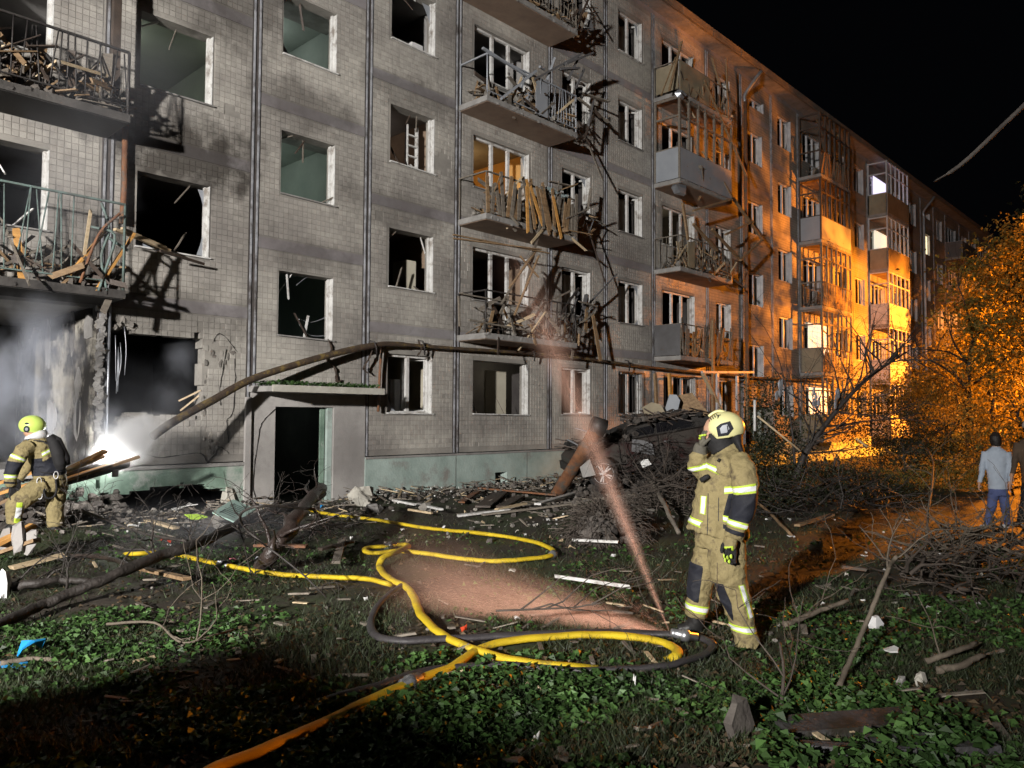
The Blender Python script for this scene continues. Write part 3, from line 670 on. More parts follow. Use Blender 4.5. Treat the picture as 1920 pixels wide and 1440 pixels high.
for q in range(7):
    x = 13.0+rnd(0, 1.6); MB().beam((x, -.5, zz+.05), (x+rnd(-.25, .3), -.8, zz+rnd(.5, 1.15)), rnd(.06, .16), .025, jag=.04).obj('plank', random.choice(['wood', 'wood_grey', 'wood_pale', 'sheet_grey']), bB3)
zz = FL[2]
for q in range(12):
    x = 13.6+q*.1+rnd(-.04, .04); MB().beam((x+.3+rnd(-.1, .1), -1.05, zz-.05+rnd(-.2, .1)), (x+rnd(-.25, .1), -1.12, zz+rnd(.8, 1.1)), .09, .022, (0, 1, 0), jag=.03).obj('plank', random.choice(['wood', 'wood', 'wood_grey', 'wood_orange']), bB2)
for a, b, w_ in (((1015, 410), (985, 545), .08), ((1005, 470), (955, 540), .06), ((850, 440), (1030, 475), .05), ((850, 447), (1015, 468), .06), ((1010, 480), (965, 590), .05), ((975, 480), (1010, 520), .05), ((940, 570), (1000, 470), .06), ((1030, 340), (1075, 350), .09), ((1040, 360), (1082, 345), .08), ((1060, 410), (1118, 385), .06), ((1055, 430), (1110, 440), .05)):
    MB().beam(onY(*a, -1.0), onY(*b, -1.05+rnd(-.15, .1)), w_, .03, jag=.02).obj('plank', random.choice(['wood', 'wood_grey']), bB2)
cl = MB(); 
for q in range(22): cl.chunk((14.6+rnd(0, .9), -1.0+rnd(-.05, .2), zz+1.0+rnd(-.03, .08)), (rnd(.15, .35), .15, .07))
cl.obj('hanging_cloth', pm('cloth_teal', (.22, .34, .36), (.34, .30, .28), 6, .9, .3), bB2)
zz = FL[1]
for a, b, w_ in (((862, 550), (945, 565), .03), ((860, 555), (862, 612), .04), ((945, 560), (1040, 590), .025), ((1050, 590), (1085, 540), .05), ((1085, 565), (1120, 575), .04), ((1040, 560), (1070, 545), .04), ((1020, 520), (1030, 580), .04), ((880, 600), (990, 620), .04)):
    MB().beam(onY(*a, -.97), onY(*b, -1.0), w_, w_).obj('bent_rail', random.choice(['iron', 'wood_grey']), bB1)
# mixed column where the lamp light begins
bC4 = balcony(9, 4, 'both', 'tan', None, 60, 'wood_grey', 31, bars=(.55, 1), panel='sheet_tan', label='top balcony with a tan side sheet and splintered rails')
bC3 = balcony(9, 3, 'panel', 'panel', 'posts', 40, 'wood_grey', 32, panel='sheet_grey', label='balcony boxed in grey sheet under bare timber posts')
bC2 = balcony(9, 2, 'bars', 'bars', None, 120, 'wood_grey', 33, label='balcony full of boards with a timber frame hanging off its corner')
bC1 = balcony(9, 1, 'boards', 'panel', None, 60, 'wood_grey', 34, panel='sheet_dark', postmat='wood_dark', label='dark boarded balcony on the second storey')
MB().prism([(-.2, 0), (.2, 0), (.24, .9), (-.2, .8)], 'y', -.02, 0, (21.6, -.99, FL[2]+.03)).obj('loose_panel', 'sheet_tan', bC2)
for q in range(8):
    x = 21.4+q*.33; MB().beam((x, -.8, FL[2]+.05), (x+rnd(-.2, .2), -.6, FL[2]+rnd(.7, 1.25)), rnd(.1, .25), .02, jag=.03).obj('plank', random.choice(['wood_pale', 'wood', 'wood_grey']), bC2)
for a, b in (((1300, 395), (1375, 372)), ((1375, 372), (1430, 450)), ((1430, 450), (1388, 488)), ((1388, 488), (1335, 430)), ((1360, 440), (1412, 415)), ((1345, 470), (1300, 420)), ((1280, 380), (1290, 450))):
    MB().beam(onY(*a, -1.05), onY(*b, -1.15), .09, .06).obj('hanging_frame', 'wood', bC2)
for a, b in (((1320, 150), (1400, 330)), ((1362, 110), (1366, 240)), ((1255, 170), (1278, 78)), ((1335, 108), (1350, 160))):
    MB().beam(onY(*a, -1.0), onY(*b, -.95), .07, .045).obj('plank', 'wood', bC4)
MB().chunk((21.1, -.95, 12.1), (.5, .4, .25), 4).obj('crumpled_sheet', 'steel', bC3)
MB().chunk((21.3, -.8, 9.15), (.8, .5, .35), 6).obj('crumpled_sheet', 'steel', bC3)
def hangers(par, i, k, n, seed, mats=('wood', 'wood_grey', 'wood_dark', 'wood_pale')):
    """splintered boards and torn strips spilling over a slab edge"""
    rg = random.Random(seed); x0, x1 = BAYS[i][:2]; z = FL[k]
    for q in range(n):
        x = rg.uniform(x0+.1, x1+.15); L = rg.uniform(.4, 1.2); a = rg.uniform(-.9, .9); up = rg.uniform(-.7, .8)
        p = Vector((x, -D+rg.uniform(-.03, .25), z+rg.uniform(-.02, .7))); d = Vector((math.sin(a), -.35*rg.random(), up)).normalized()*L
        MB().beam(p-d*.4, p+d*.6, rg.uniform(.025, .1), rg.uniform(.015, .03), (0, 1, 0), jag=.05).obj('plank', rg.choice(mats), par)
for par, i, k, n, sd in ((bB4, 6, 4, 14, 1), (bB3, 6, 3, 12, 2), (bB2, 6, 2, 22, 3), (bB1, 6, 1, 16, 4), (bC4, 9, 4, 14, 5), (bC3, 9, 3, 8, 6), (bC2, 9, 2, 22, 7), (bC1, 9, 1, 16, 8), (bA1, 2, 1, 14, 9), (bA2, 2, 2, 12, 10)): hangers(par, i, k, n, sd)
# torn frames, cloth and boards hanging against the wall right of the middle column
for k in (1, 2, 3, 4):
    rg = random.Random(90+k)
    for q in range(9):
        x = 15.9+rg.uniform(0, 1.2); z = FL[k]+rg.uniform(.0, 1.5); d = Vector((rg.gauss(0, .4), -.2, rg.gauss(0, .6)))
        MB().beam(Vector((x, -.3-rg.random()*.6, z)), Vector((x, -.3-rg.random()*.5, z))+d, rg.uniform(.03, .14), .025, jag=.05).obj('plank', rg.choice(['wood_dark', 'wood_grey', 'sheet_dark', 'wood']), (bB1, bB2, bB3, bB4)[k-1])
# columns deep in the orange light
balcony(13, 4, 'boards', 'none', 'posts', 20, 'wood_dark', 41, postmat='wood_dark', label='dark timber cage balcony under the roof')
balcony(13, 3, 'panel', 'panel', 'posts', 20, 'wood_dark', 42, panel='sheet_grey', postmat='wood_dark', label='far balcony with a pale grey side sheet')
balcony(13, 2, 'slats', 'bars', 'posts', 60, 'wood_grey', 43, label='slatted far balcony lit orange')
balcony(13, 1, 'boards', 'panel', 'posts', 40, 'wood_grey', 44, panel='sheet_tan', label='far balcony with a tan side sheet', lit='lit_cream')
balcony(13, 0, 'panel', 'panel', 'posts', 20, 'wood_grey', 45, panel='sheet_tan', label='ground floor glazed balcony', lit='lit_cream')
balcony(16, 4, 'panel', 'panel', 'white', 10, 'white_far', 51, panel='sheet_tan', label='white framed loggia glowing cool white inside', lit='lit_cool')
balcony(16, 3, 'panel', 'panel', 'white', 10, 'white_far', 52, panel='sheet_tan', label='white framed loggia with a cream lamp inside', lit='lit_cream')
balcony(16, 2, 'panel', 'panel', 'white', 30, 'white_far', 53, panel='white_far', label='white framed loggia half wrecked')
balcony(16, 1, 'panel', 'panel', 'white', 10, 'white_far', 54, panel='white_far', label='white clad loggia low on the far column')
balcony(16, 0, 'panel', 'panel', 'white', 0, 'white_far', 55, panel='white_far')
for k in (4, 3, 2, 1): balcony(21, k, 'panel', 'panel', None, 0, 'white_far', 60+k, panel='sheet_dark')
for k in (4, 3, 2, 1): balcony(24, k, 'panel', 'panel', None, 0, 'white_far', 70+k, panel='sheet_dark')
# wrecked ground floor porch: posts, white frame and leaning sheets below the mixed column
for a, b, w_, mt in (((1255, 700), (1258, 790), .1, 'wood_orange'), ((1228, 700), (1232, 780), .1, 'wood'), ((1337, 600), (1337, 770), .1, 'wood'), ((1345, 700), (1345, 775), .12, 'white_far'), ((1382, 705), (1382, 770), .10, 'white_far'), ((1316, 698), (1412, 698), .08, 'white_far'), ((1318, 700), (1352, 770), .12, 'wood_pale'), ((1400, 700), (1402, 790), .1, 'wood')):
    MB().beam(onY(*a, -1.1), onY(*b, -1.1), w_, .07).obj('porch_post', mt, B)

# ------------------------------------------------------------------ things seen inside the rooms
MB().box(11.35, 11.68, .45, .95, 9.405, 10.75).obj('wardrobe', 'plastic_white', None, 'white wardrobe inside the open fourth storey window', 'wardrobe')
MB().box(11.36, 11.66, .6, 1.1, 3.805, 5.55).obj('wardrobe', 'room_cream', None, 'cream wardrobe inside the open second storey window', 'wardrobe')
fr = MB().box(11.02, 11.5, .7, 1.2, 1.005, 2.72); fr.box(11.02, 11.5, .685, .698, 1.05, 1.7); fr.box(11.02, 11.5, .685, .698, 1.72, 2.70)
fr.obj('refrigerator', 'plastic_white', None, 'white refrigerator behind the ground floor window beside the porch', 'refrigerator')
bs = empty('bookshelf', (11.45, .55, 6.6), 'white bookshelf standing inside the open third storey window', 'shelf')
for xx in (11.28, 11.585): MB().box(xx, xx+.03, .5, .6, 6.605, 8.75).obj('side_board', 'white_paint', bs)
for z in (6.95, 7.4, 7.75, 8.0, 8.25, 8.5): MB().box(11.312, 11.583, .5, .56, z, z+.03).obj('shelf_board', 'white_paint', bs)
# ------------------------------------------------------------------ ground
def sstep(a, b, x): t = min(1, max(0, (x-a)/(b-a))); return t*t*(3-2*t)
def gz(x, y):
    n = noise.noise
    z = .05*n((x*.35, y*.35, 0)) + .03*n((x*1.1, y*1.1, 4)) + .014*n((x*3.7, y*3.7, 8))
    z += .12*sstep(-3.2, -.4, y)*(1-sstep(7.4, 7.7, x)*(1-sstep(8.8, 9.1, x))*.6)
    z += .22*math.exp(-((x-3.4)/1.5)**2-((y+1.7)/1.1)**2)
    z += .20*math.exp(-((x-12.9)/2.2)**2-((y+4.6)/1.5)**2)
    return z
def gp(x, y, off=0.):
    z = off
    for _ in range(5):
        p = onZ(x, y, z); z = gz(p.x, p.y)+off
    return onZ(x, y, z)
pm('soil', (.060, .047, .034), (.024, .019, .014), 1.3, .72, .8, 14, c3=(.035, .048, .018), c3t=.52, c3s=.9, rv=.2)
def axis(lo, hi, f0, f1, fine, coarse):
    a = list(np.arange(f0, f1, fine)); v = f0; s = fine
    while v > lo: s = min(s*1.35, coarse); v -= s; a.insert(0, v)
    v = f1; s = fine
    while v < hi: s = min(s*1.35, coarse); v += s; a.append(v)
    return a
gx = axis(-150, 260, -2, 22, .14, 25); gy = axis(-150, 150, -13.5, .4, .13, 25)
nx, ny = len(gx), len(gy)
gv = [(x, y, gz(x, y) if -4 < x < 26 and -16 < y < 2 else .05*noise.noise((x*.35, y*.35, 0))) for y in gy for x in gx]
m = MB(); m.add(gv, [(j*nx+i, j*nx+i+1, (j+1)*nx+i+1, (j+1)*nx+i) for j in range(ny-1) for i in range(nx-1)], True)
ground = m.obj('ground', 'soil', kind='structure'); ground['label'] = 'trampled dark earth with patches of grass'; ground['category'] = 'ground'

# ------------------------------------------------------------------ hoses
pm('hose_yellow', (.74, .54, .015), (.52, .36, .012), 5, .6, .5, 160, c3=(.16, .12, .04), c3t=.63, c3s=3.5)
pm('hose_black', (.055, .05, .052), (.03, .027, .03), 6, .5, .3, 90)
pm('brass', (.55, .56, .58), (.35, .35, .36), 6, .3, .1, metal=.8)
HOSEP = []
def hose(px, r, mat, name, label, off=.05, flat=.66):
    P = smooth_path([gp(x, y, off+(q[0] if q else 0)) for x, y, *q in px], 7); HOSEP.append(P)
    rs = [r*(1+.10*noise.noise((p.x*2.2, p.y*2.2, 7))+.05*noise.noise((p.x*9, p.y*9, 3))) for p in P]
    P = [p+Vector((.010*noise.noise((p.x*4, p.y*4, 1)), .010*noise.noise((p.x*4, p.y*4, 2)), .006*noise.noise((p.x*5, p.y*5, 3)))) for p in P]
    o = MB().tube(P, rs, 12, flat).obj(name, mat, None, label, 'hose'); return o, P
h1, _ = hose([(578, 955), (600, 961), (640, 967), (700, 974), (800, 990), (900, 1000), (960, 1008), (1010, 1019), (1036, 1031), (1034, 1041), (1000, 1047), (930, 1052), (860, 1047), (800, 1038), (745, 1033), (705, 1037), (686, 1034), (690, 1027), (720, 1024), (758, 1021), (764, 1025), (740, 1036, .07), (718, 1046, .06), (712, 1062), (722, 1078), (742, 1091), (764, 1102), (777, 1122), (786, 1146), (802, 1167), (825, 1187), (860, 1206), (905, 1222), (965, 1238), (1030, 1247), (1080, 1250), (1120, 1254, -.06), (1150, 1254, -.14)], .043, 'hose_yellow', 'yellow_hose', 'yellow fire hose looping from the porch rubble down the middle of the grass')
h2, _ = hose([(350, 1470), (410, 1438), (500, 1403), (600, 1358), (700, 1311), (780, 1276), (835, 1256), (870, 1236), (905, 1215), (960, 1201), (1040, 1193), (1120, 1190), (1190, 1195), (1240, 1204), (1266, 1216), (1270, 1226), (1262, 1236, -.03), (1240, 1244, -.12)], .043, 'hose_yellow', 'yellow_hose', 'yellow fire hose running in from the bottom edge to the spraying coupling')
h3, _ = hose([(225, 1040, -.12), (255, 1038), (300, 1036), (340, 1042), (400, 1055), (470, 1069), (515, 1076), (560, 1079), (620, 1082), (690, 1086), (725, 1094), (742, 1098, -.09)], .042, 'hose_yellow', 'yellow_hose', 'yellow fire hose passing under the fallen tree limb')
hb, PB = hose([(540, 1340, -.12), (590, 1320, -.04), (640, 1303), (700, 1288), (780, 1262), (850, 1250), (950, 1247), (1080, 1256), (1180, 1254), (1260, 1246), (1318, 1228), (1336, 1210), (1318, 1197), (1290, 1191), (1262, 1189), (1200, 1187), (1100, 1186), (950, 1191), (820, 1198), (750, 1201), (708, 1193), (694, 1172), (702, 1145), (722, 1120), (752, 1098)], .036, 'hose_black', 'black_hose', 'black rubber hose coiled round the reddish spray')
NOZ = gp(1262, 1190, .07)
rt = Vector(_r0)
nz = MB().tube([NOZ+rt*a+Vector((0, 0, b)) for a, b in ((.20, -.02), (.13, -.01), (.125, -.01), (.07, 0), (.065, 0), (0, .015), (-.02, .02))], [.036, .036, .05, .05, .038, .036, .03], 14)
nz.obj('coupling', 'brass', hb)
for hh, P_, ks in ((h1, HOSEP[0], (62, 128)), (h2, HOSEP[1], (34,)), (h3, HOSEP[2], (30,))):
    for k in ks:
        a, b = P_[k], P_[k+1]; d = (b-a).normalized()
        MB().tube([a-d*.09, a-d*.03, a-d*.028, a+d*.028, a+d*.03, a+d*.09], [.046, .046, .056, .056, .046, .046], 12).obj('coupling', 'brass', hh)

HP = np.array([(p.x, p.y) for q in HOSEP for p in q])
def offhose(x, y, d=.085): return ((HP-np.array((x, y)))**2).sum(1).min() > d*d
# leaf and grass cover
def leaves(name, P, size, mat, parent=None, tilt=.7, updir=None, seed=1, label=None, cat=None, aspect=.55, kind=None):
    rg = np.random.default_rng(seed); P = np.asarray(P, float); n = len(P)
    s = rg.uniform(size[0], size[1], n)[:, None]
    nrm = np.stack([rg.normal(0, tilt, n), rg.normal(0, tilt, n), np.ones(n)], 1) if updir is None else rg.normal(0, 1, (n, 3))
    nrm /= np.linalg.norm(nrm, axis=1)[:, None]
    a = rg.normal(0, 1, (n, 3)); a -= nrm*(a*nrm).sum(1)[:, None]; a /= np.linalg.norm(a, axis=1)[:, None]
    b = np.cross(nrm, a); fold = rg.uniform(.05, .35, n)[:, None]*s
    V = np.stack([P-a*s*.5, P+b*s*aspect*.5+nrm*fold+a*s*.02, P+a*s*.5, P-b*s*aspect*.5+nrm*fold+a*s*.02], 1).reshape(-1, 3)
    i = np.arange(n)[:, None]*4
    Fa = np.concatenate([i+np.array([[0, 2, 1]]), i+np.array([[0, 3, 2]])], 1).reshape(-1, 3)
    org = (V[:, 0].mean(), V[:, 1].mean(), V[:, 2].min())
    if parent is not None: org = tuple(wloc(parent))
    me = bpy.data.meshes.new(name); me.from_pydata((V-np.array(org)).tolist(), [], Fa.tolist()); me.materials.append(MATS[mat])
    o = bpy.data.objects.new(name, me); COL.objects.link(o)
    if parent is not None: o.parent = parent
    else: o.location = org
    return meta(o, label, cat, None, kind)
pm('ivy', (.082, .165, .043), (.028, .064, .018), 2.2, .5, 0, island=.7, translucent=.15, rv=.1, spec=.3)
pm('grass', (.058, .078, .032), (.028, .04, .018), 2.2, .6, 0, island=.5, translucent=.2)
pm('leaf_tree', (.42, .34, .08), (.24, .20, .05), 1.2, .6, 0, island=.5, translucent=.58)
pm('leaf_dead', (.10, .065, .03), (.045, .03, .016), 2, .7, 0, island=.5)
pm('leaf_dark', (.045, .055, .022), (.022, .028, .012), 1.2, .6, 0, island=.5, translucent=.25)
rg = np.random.default_rng(3); P = []; Pg = []
while len(P) < 22000:
    x, y = rg.uniform(320, 2300)*0, 0
    px_, py_ = rg.uniform(-150, 2050), 1000+470*rg.random()**.8
    p = onZ(px_, py_, 0)
    if p.y > -.5: continue
    k = noise.noise((p.x*.55, p.y*.55, 2))+.5*noise.noise((p.x*1.7, p.y*1.7, 6))
    lim = .2 if py_ > 1190 else .2
    if 700 < px_ < 1250 and 1040 < py_ < 1235: lim = .5
    if px_ > 1400 and py_ < 1120: lim = .35
    if k < lim-.1+rg.normal(0, .12) or not offhose(p.x, p.y): continue
    P.append((p.x, p.y, gz(p.x, p.y)+rg.uniform(.015, .05+.07*max(0, k))))
leaves('ivy_leaves', P, (.02, .075), 'ivy', None, .55, seed=4, label='green ivy leaves torn and strewn over the dark earth', cat='leaves', kind='stuff', aspect=.8)
rg = np.random.default_rng(13); P = []
while len(P) < 9000:
    p = onZ(rg.uniform(-100, 2000), 985+470*rg.random()**.9, 0)
    if p.y < -.4: P.append((p.x, p.y, gz(p.x, p.y)+rg.uniform(.005, .03)))
leaves('dead_leaves', P, (.025, .07), 'leaf_dead', None, .35, seed=15, label='brown dead leaves trodden into the earth', cat='leaves', kind='stuff', aspect=.7)
m = MB(); V = []; Fg = []; rg = np.random.default_rng(5); n = 0
while n < 62000:
    px_, py_ = rg.uniform(-60, 1990), 955+485*rg.random()**.9
    p = onZ(px_, py_, 0)
    if p.y > -.3 or noise.noise((p.x*.8, p.y*.8, 12)) < -.05+rg.normal(0, .15): continue
    h = rg.uniform(.03, .10); a = rg.uniform(0, 6.28); w_ = rg.uniform(.003, .007); l = rg.uniform(.3, 1.2)*h; b = rg.uniform(0, 6.28); z = gz(p.x, p.y)-.005
    dx, dy = math.cos(a)*w_, math.sin(a)*w_
    V += [(p.x-dx, p.y-dy, z), (p.x+dx, p.y+dy, z), (p.x+math.cos(b)*l, p.y+math.sin(b)*l, z+h)]; Fg.append((3*n, 3*n+1, 3*n+2)); n += 1
m.v = V; m.f = Fg; m.s = [False]*n
m.obj('grass', 'grass', None, 'short trampled grass between the debris', 'grass', kind='stuff')

# ------------------------------------------------------------------ gas pipe torn off the wall
GP = [onY(286, 818, -1.15), onY(330, 788, -1.0), onY(400, 750, -.75), onY(470, 712, -.55), onY(560, 682, -.42), onY(640, 660, -.32), onY(700, 648, -.26), onY(740, 645, -.24), onY(850, 653, -.23), onY(1060, 669, -1.12), onY(1230, 690, -.24), onY(1420, 708, -.24), onY(1560, 715, -.24)]
GP[9] = onY(1060, 668, -.24)
gpp = smooth_path(GP, 6)
pipe = MB().tube(gpp, [.068 if p.x < 9.9 else (.055 if p.x < 10.6 else .04) for p in gpp], 12).obj('gas_pipe', 'rust_pipe', None, 'rusty gas pipe torn from the wall, hanging down over the porch', 'pipe')
for x in (690, 790, 1000, 1180):
    q = onY(x, 652 if x < 900 else 665, -.2); a = min(gpp, key=lambda p: (p-q).length)
    MB().tube([a+Vector((.02, .02, .12)), a+Vector((.1, -.06, .10)), a+Vector((.14, -.08, -.02)), a+Vector((.2, -.02, -.2))], .02, 6).obj('pipe_bracket', 'iron', pipe)
# small rusty pipe and clamp by the ground floor window
MB().tube([onY(716, 645, -.15), onY(712, 700, -.14), onY(709, 772, -.15)], .028, 8).obj('conduit_pipe', 'rust', None, 'thin rusty pipe hanging down the wall past the porch canopy', 'pipe')

# ------------------------------------------------------------------ tree limbs and logs
def limb(pts, r0, r1, mat, name, label, cat='branch', twigs=0, seed=1, group=None, lvl=2):
    rg = random.Random(seed); P = smooth_path(pts, 6); n = len(P)
    jt = min(.012, r0*.12); P = [p+Vector((rg.gauss(0, jt), rg.gauss(0, jt), rg.gauss(0, jt))) for p in P]
    rs = [(r0+(r1-r0)*i/(n-1))*rg.uniform(.9, 1.1) for i in range(n)]
    o = MB().tube(P, rs, 9).obj(name, mat, None, label, cat, group)
    t = MB()
    for q in range(twigs):
        i = rg.randrange(n//6, n-1); d = (P[min(i+1, n-1)]-P[i-1]).normalized()
        v = (d*rg.uniform(.2, 1)+Vector((rg.gauss(0, .6), rg.gauss(0, .6), rg.uniform(.1, 1)))).normalized()
        branch(t, P[i], v, rg.uniform(.3, .9), max(.008, rs[i]*.3), lvl, rg)
    if t.v: t.obj('twigs', mat, o)['kind'] = 'stuff'
    return o
def branch(m, p, d, L, r, lvl, rg, tips=None, bend=.22, grav=.0, ns=5):
    P = [Vector(p)]; v = Vector(d)
    for i in range(ns):
        v = (v+Vector((rg.gauss(0, bend), rg.gauss(0, bend), rg.gauss(0, bend)-grav))).normalized(); P.append(P[-1]+v*L/ns)
    rs = [max(.0025, r*(1-.72*i/ns)) for i in range(ns+1)]
    m.tube(P, rs, 6 if r > .02 else 4, caps=False)
    if tips is not None and lvl <= 1: tips += P[2:]
    if lvl > 0:
        for q in range(rg.randint(2, 4)):
            i = rg.randint(2, ns); w_ = (v+Vector((rg.gauss(0, .75), rg.gauss(0, .75), rg.gauss(0, .6)))).normalized()
            branch(m, P[i], w_, L*rg.uniform(.45, .75), rs[i]*.7, lvl-1, rg, tips, bend, grav, ns)
LM = limb([gp(-40, 1188, .06), gp(60, 1142, .10), gp(120, 1117, .15), gp(220, 1076, .25), gp(300, 1042, .34), gp(370, 1020, .38), gp(430, 992, .42), gp(500, 962, .5), gp(570, 944, .5), gp(605, 925, .5)], .045, .072, 'bark', 'fallen_limb', 'long dark fallen tree limb lying from the grass up to the doorway', twigs=9, seed=3)
limb([gp(490, 1066, .05), gp(515, 1030, .3), gp(545, 985, .55), gp(572, 948, .7), gp(600, 915, .75)], .10, .075, 'bark_wet', 'fallen_log', 'wet black log propped upright against the fallen limb', 'log', twigs=7, seed=5)
limb([gp(-20, 1105, .05), gp(60, 1095, .1), gp(115, 1088, .1), gp(170, 1090, .08)], .05, .03, 'bark', 'fallen_limb', 'short grey limb poking in at the left edge', twigs=5, seed=6)
limb([gp(150, 955, .5), gp(200, 975, .45), gp(270, 1000, .35), gp(350, 1015, .3)], .012, .022, 'bark', 'bare_branch', 'thin bare branch arching over the sooty hollow', twigs=6, seed=7)
limb([gp(120, 1042, .06), gp(175, 1043, .12), gp(215, 1050, .18), gp(245, 1062, .25)], .025, .03, 'bark_wet', 'bare_branch', 'dark crooked branch stub joining the long limb', seed=8)
for k, (pts, lb) in enumerate(((((445, 985, .5), (455, 1010, .3), (462, 1040, .25), (470, 1075, .1)), 'upright dark sapling stem in front of the yellow hose'), (((590, 955, .9), (480, 950, 1.0), (455, 985, .75), (560, 1070, .3), (612, 1120, .03)), 'long whippy twig curving over the rubble to the grass'), (((370, 1035, .2), (372, 1070, .12), (375, 1120, .02)), 'small bare stem below the long limb'))):
    limb([gp(*p) for p in pts], .014, .008, 'bark', 'bare_branch', lb, twigs=5, seed=20+k, lvl=1)
for k, (pts, r, mat, lb, tw) in enumerate((
        (((1573, 1290, .02), (1600, 1225, .2), (1632, 1150, .45), (1665, 1070, .75), (1680, 1045, .9)), .020, 'bark_pale', 'tall pale stick leaning up out of the ivy', 3),
        (((1470, 1172, .05), (1530, 1148, .1), (1590, 1126, .2)), .026, 'bark_pale', 'pale broken branch lying right of the firefighter', 2),
        (((1735, 1240, .05), (1790, 1222, .12), (1830, 1205, .15)), .024, 'bark_pale', 'pale cut branch near the dark right edge', 1),
        (((1755, 1257, .05), (1800, 1248, .08), (1845, 1228, .12)), .028, 'bark_pale', 'thicker pale cut branch near the dark right edge', 0),
        (((1462, 1330, 0), (1470, 1270, .15), (1462, 1205, .3)), .012, 'twig', 'thin sapling standing in the ivy behind the trouser leg', 4),
        (((1735, 1030, .0), (1742, 950, .5), (1750, 870, 1.0), (1738, 840, 1.2)), .020, 'bark_pale', 'slender sapling in front of the orange lit path', 9),
        (((1380, 915, .5), (1430, 950, .2), (1485, 1005, .03)), .035, 'wood', 'long tilted pole behind the firefighter', 0),
        (((1210, 885, .55), (1240, 935, .3), (1272, 1000, .03)), .05, 'wood_grey', 'split grey post leaning in front of the wrecked car', 0),
        (((200, 1170, .08), (290, 1168, .10), (340, 1205, .05), (395, 1192, .06), (440, 1180, .04)), .012, 'bark_pale', 'peeled pale twig winding through the ivy', 3),
        (((0, 1245, .05), (60, 1235, .06), (120, 1240, .04)), .02, 'bark_pale', 'short peeled stick beside the blue plastic', 0),
        (((930, 1145, .3), (1060, 1140, .3), (1130, 1130, .35)), .008, 'twig', 'small bare twig showing through the spray', 5))):
    limb([gp(*p) for p in pts], r, r*.7, mat, 'stick', lb, 'stick', tw, 40+k, lvl=1)

# ------------------------------------------------------------------ timber, planks and slabs
def plank(a, b, w_, th, mat, label, name='plank', cat='plank', group=None, up=(0, 0, 1)):
    return MB().beam(a, b, w_, th, up, jag=.02).obj(name, mat, None, label, cat, group)
PILE = [((0, 905), (118, 868), .14, 'wood_orange', .42), ((-10, 928), (100, 893), .16, 'wood_orange', .30), ((-10, 948), (70, 912), .14, 'wood', .26), ((0, 962), (85, 925), .12, 'wood_dark', .2), ((105, 892), (197, 846), .13, 'wood_orange', .62), ((112, 888), (192, 856), .10, 'wood_pale', .55), ((110, 905), (262, 856), .06, 'wood', .6), ((60, 918), (215, 870), .2, 'wood_orange', .42), ((-10, 1040), (70, 1012), .12, 'wood', .12), ((20, 1065), (120, 1040), .10, 'wood_pale', .06), ((-10, 1022), (62, 985), .16, 'wood_orange', .2)]
pln = ['long orange plank at the top of the pile by the burnt flat', 'broad orange board sloping behind the stooping firefighter', 'brown board low in the orange plank pile', 'charred board under the orange planks', 'orange lath pointing at the white steam', 'pale lath beside the steaming wall', 'thin brown batten reaching toward the plinth', 'wide orange sheet of boarding behind the breathing set', 'brown board at the foot of the mound', 'pale splintered board on the dark grass', 'orange board beside the broken white block']
for (a, b, w_, mt, off), lb in zip(PILE, pln):
    if a[1] > 1000: A_, B_ = gp(*a, off), gp(*b, off+.04)
    else: A_, B_ = atD(*a, 10.75+.15*off), atD(*b, 11.0+.004*max(0, b[0]-60))
    plank(A_, B_, w_, .04, mt, lb, group='timber by the burnt flat')
MB().tube([atD(95, 905, 11.1), atD(160, 888, 11.5), atD(236, 866, 12.1)], .10, 12).obj('fallen_log', 'bark', None, 'thick sawn log end sticking out beside the steam', 'log')
hm_ = MB(); rgm = random.Random(77)
for q in range(520):
    u, v = rgm.random(), rgm.random(); x = 1.6+u*3.2; y = -.1-v*1.5; top = (.85-.25*u)*(1-v)**.8
    sz = rgm.uniform(.08, .3); hm_.chunk((x, y, rgm.random()**.5*top+.02), (sz, sz, sz*.6), rgm.random())
hm_.obj('rubble_mound', 'rubble_dark', None, 'dark mound of masonry under the orange planks', 'rubble', kind='stuff')
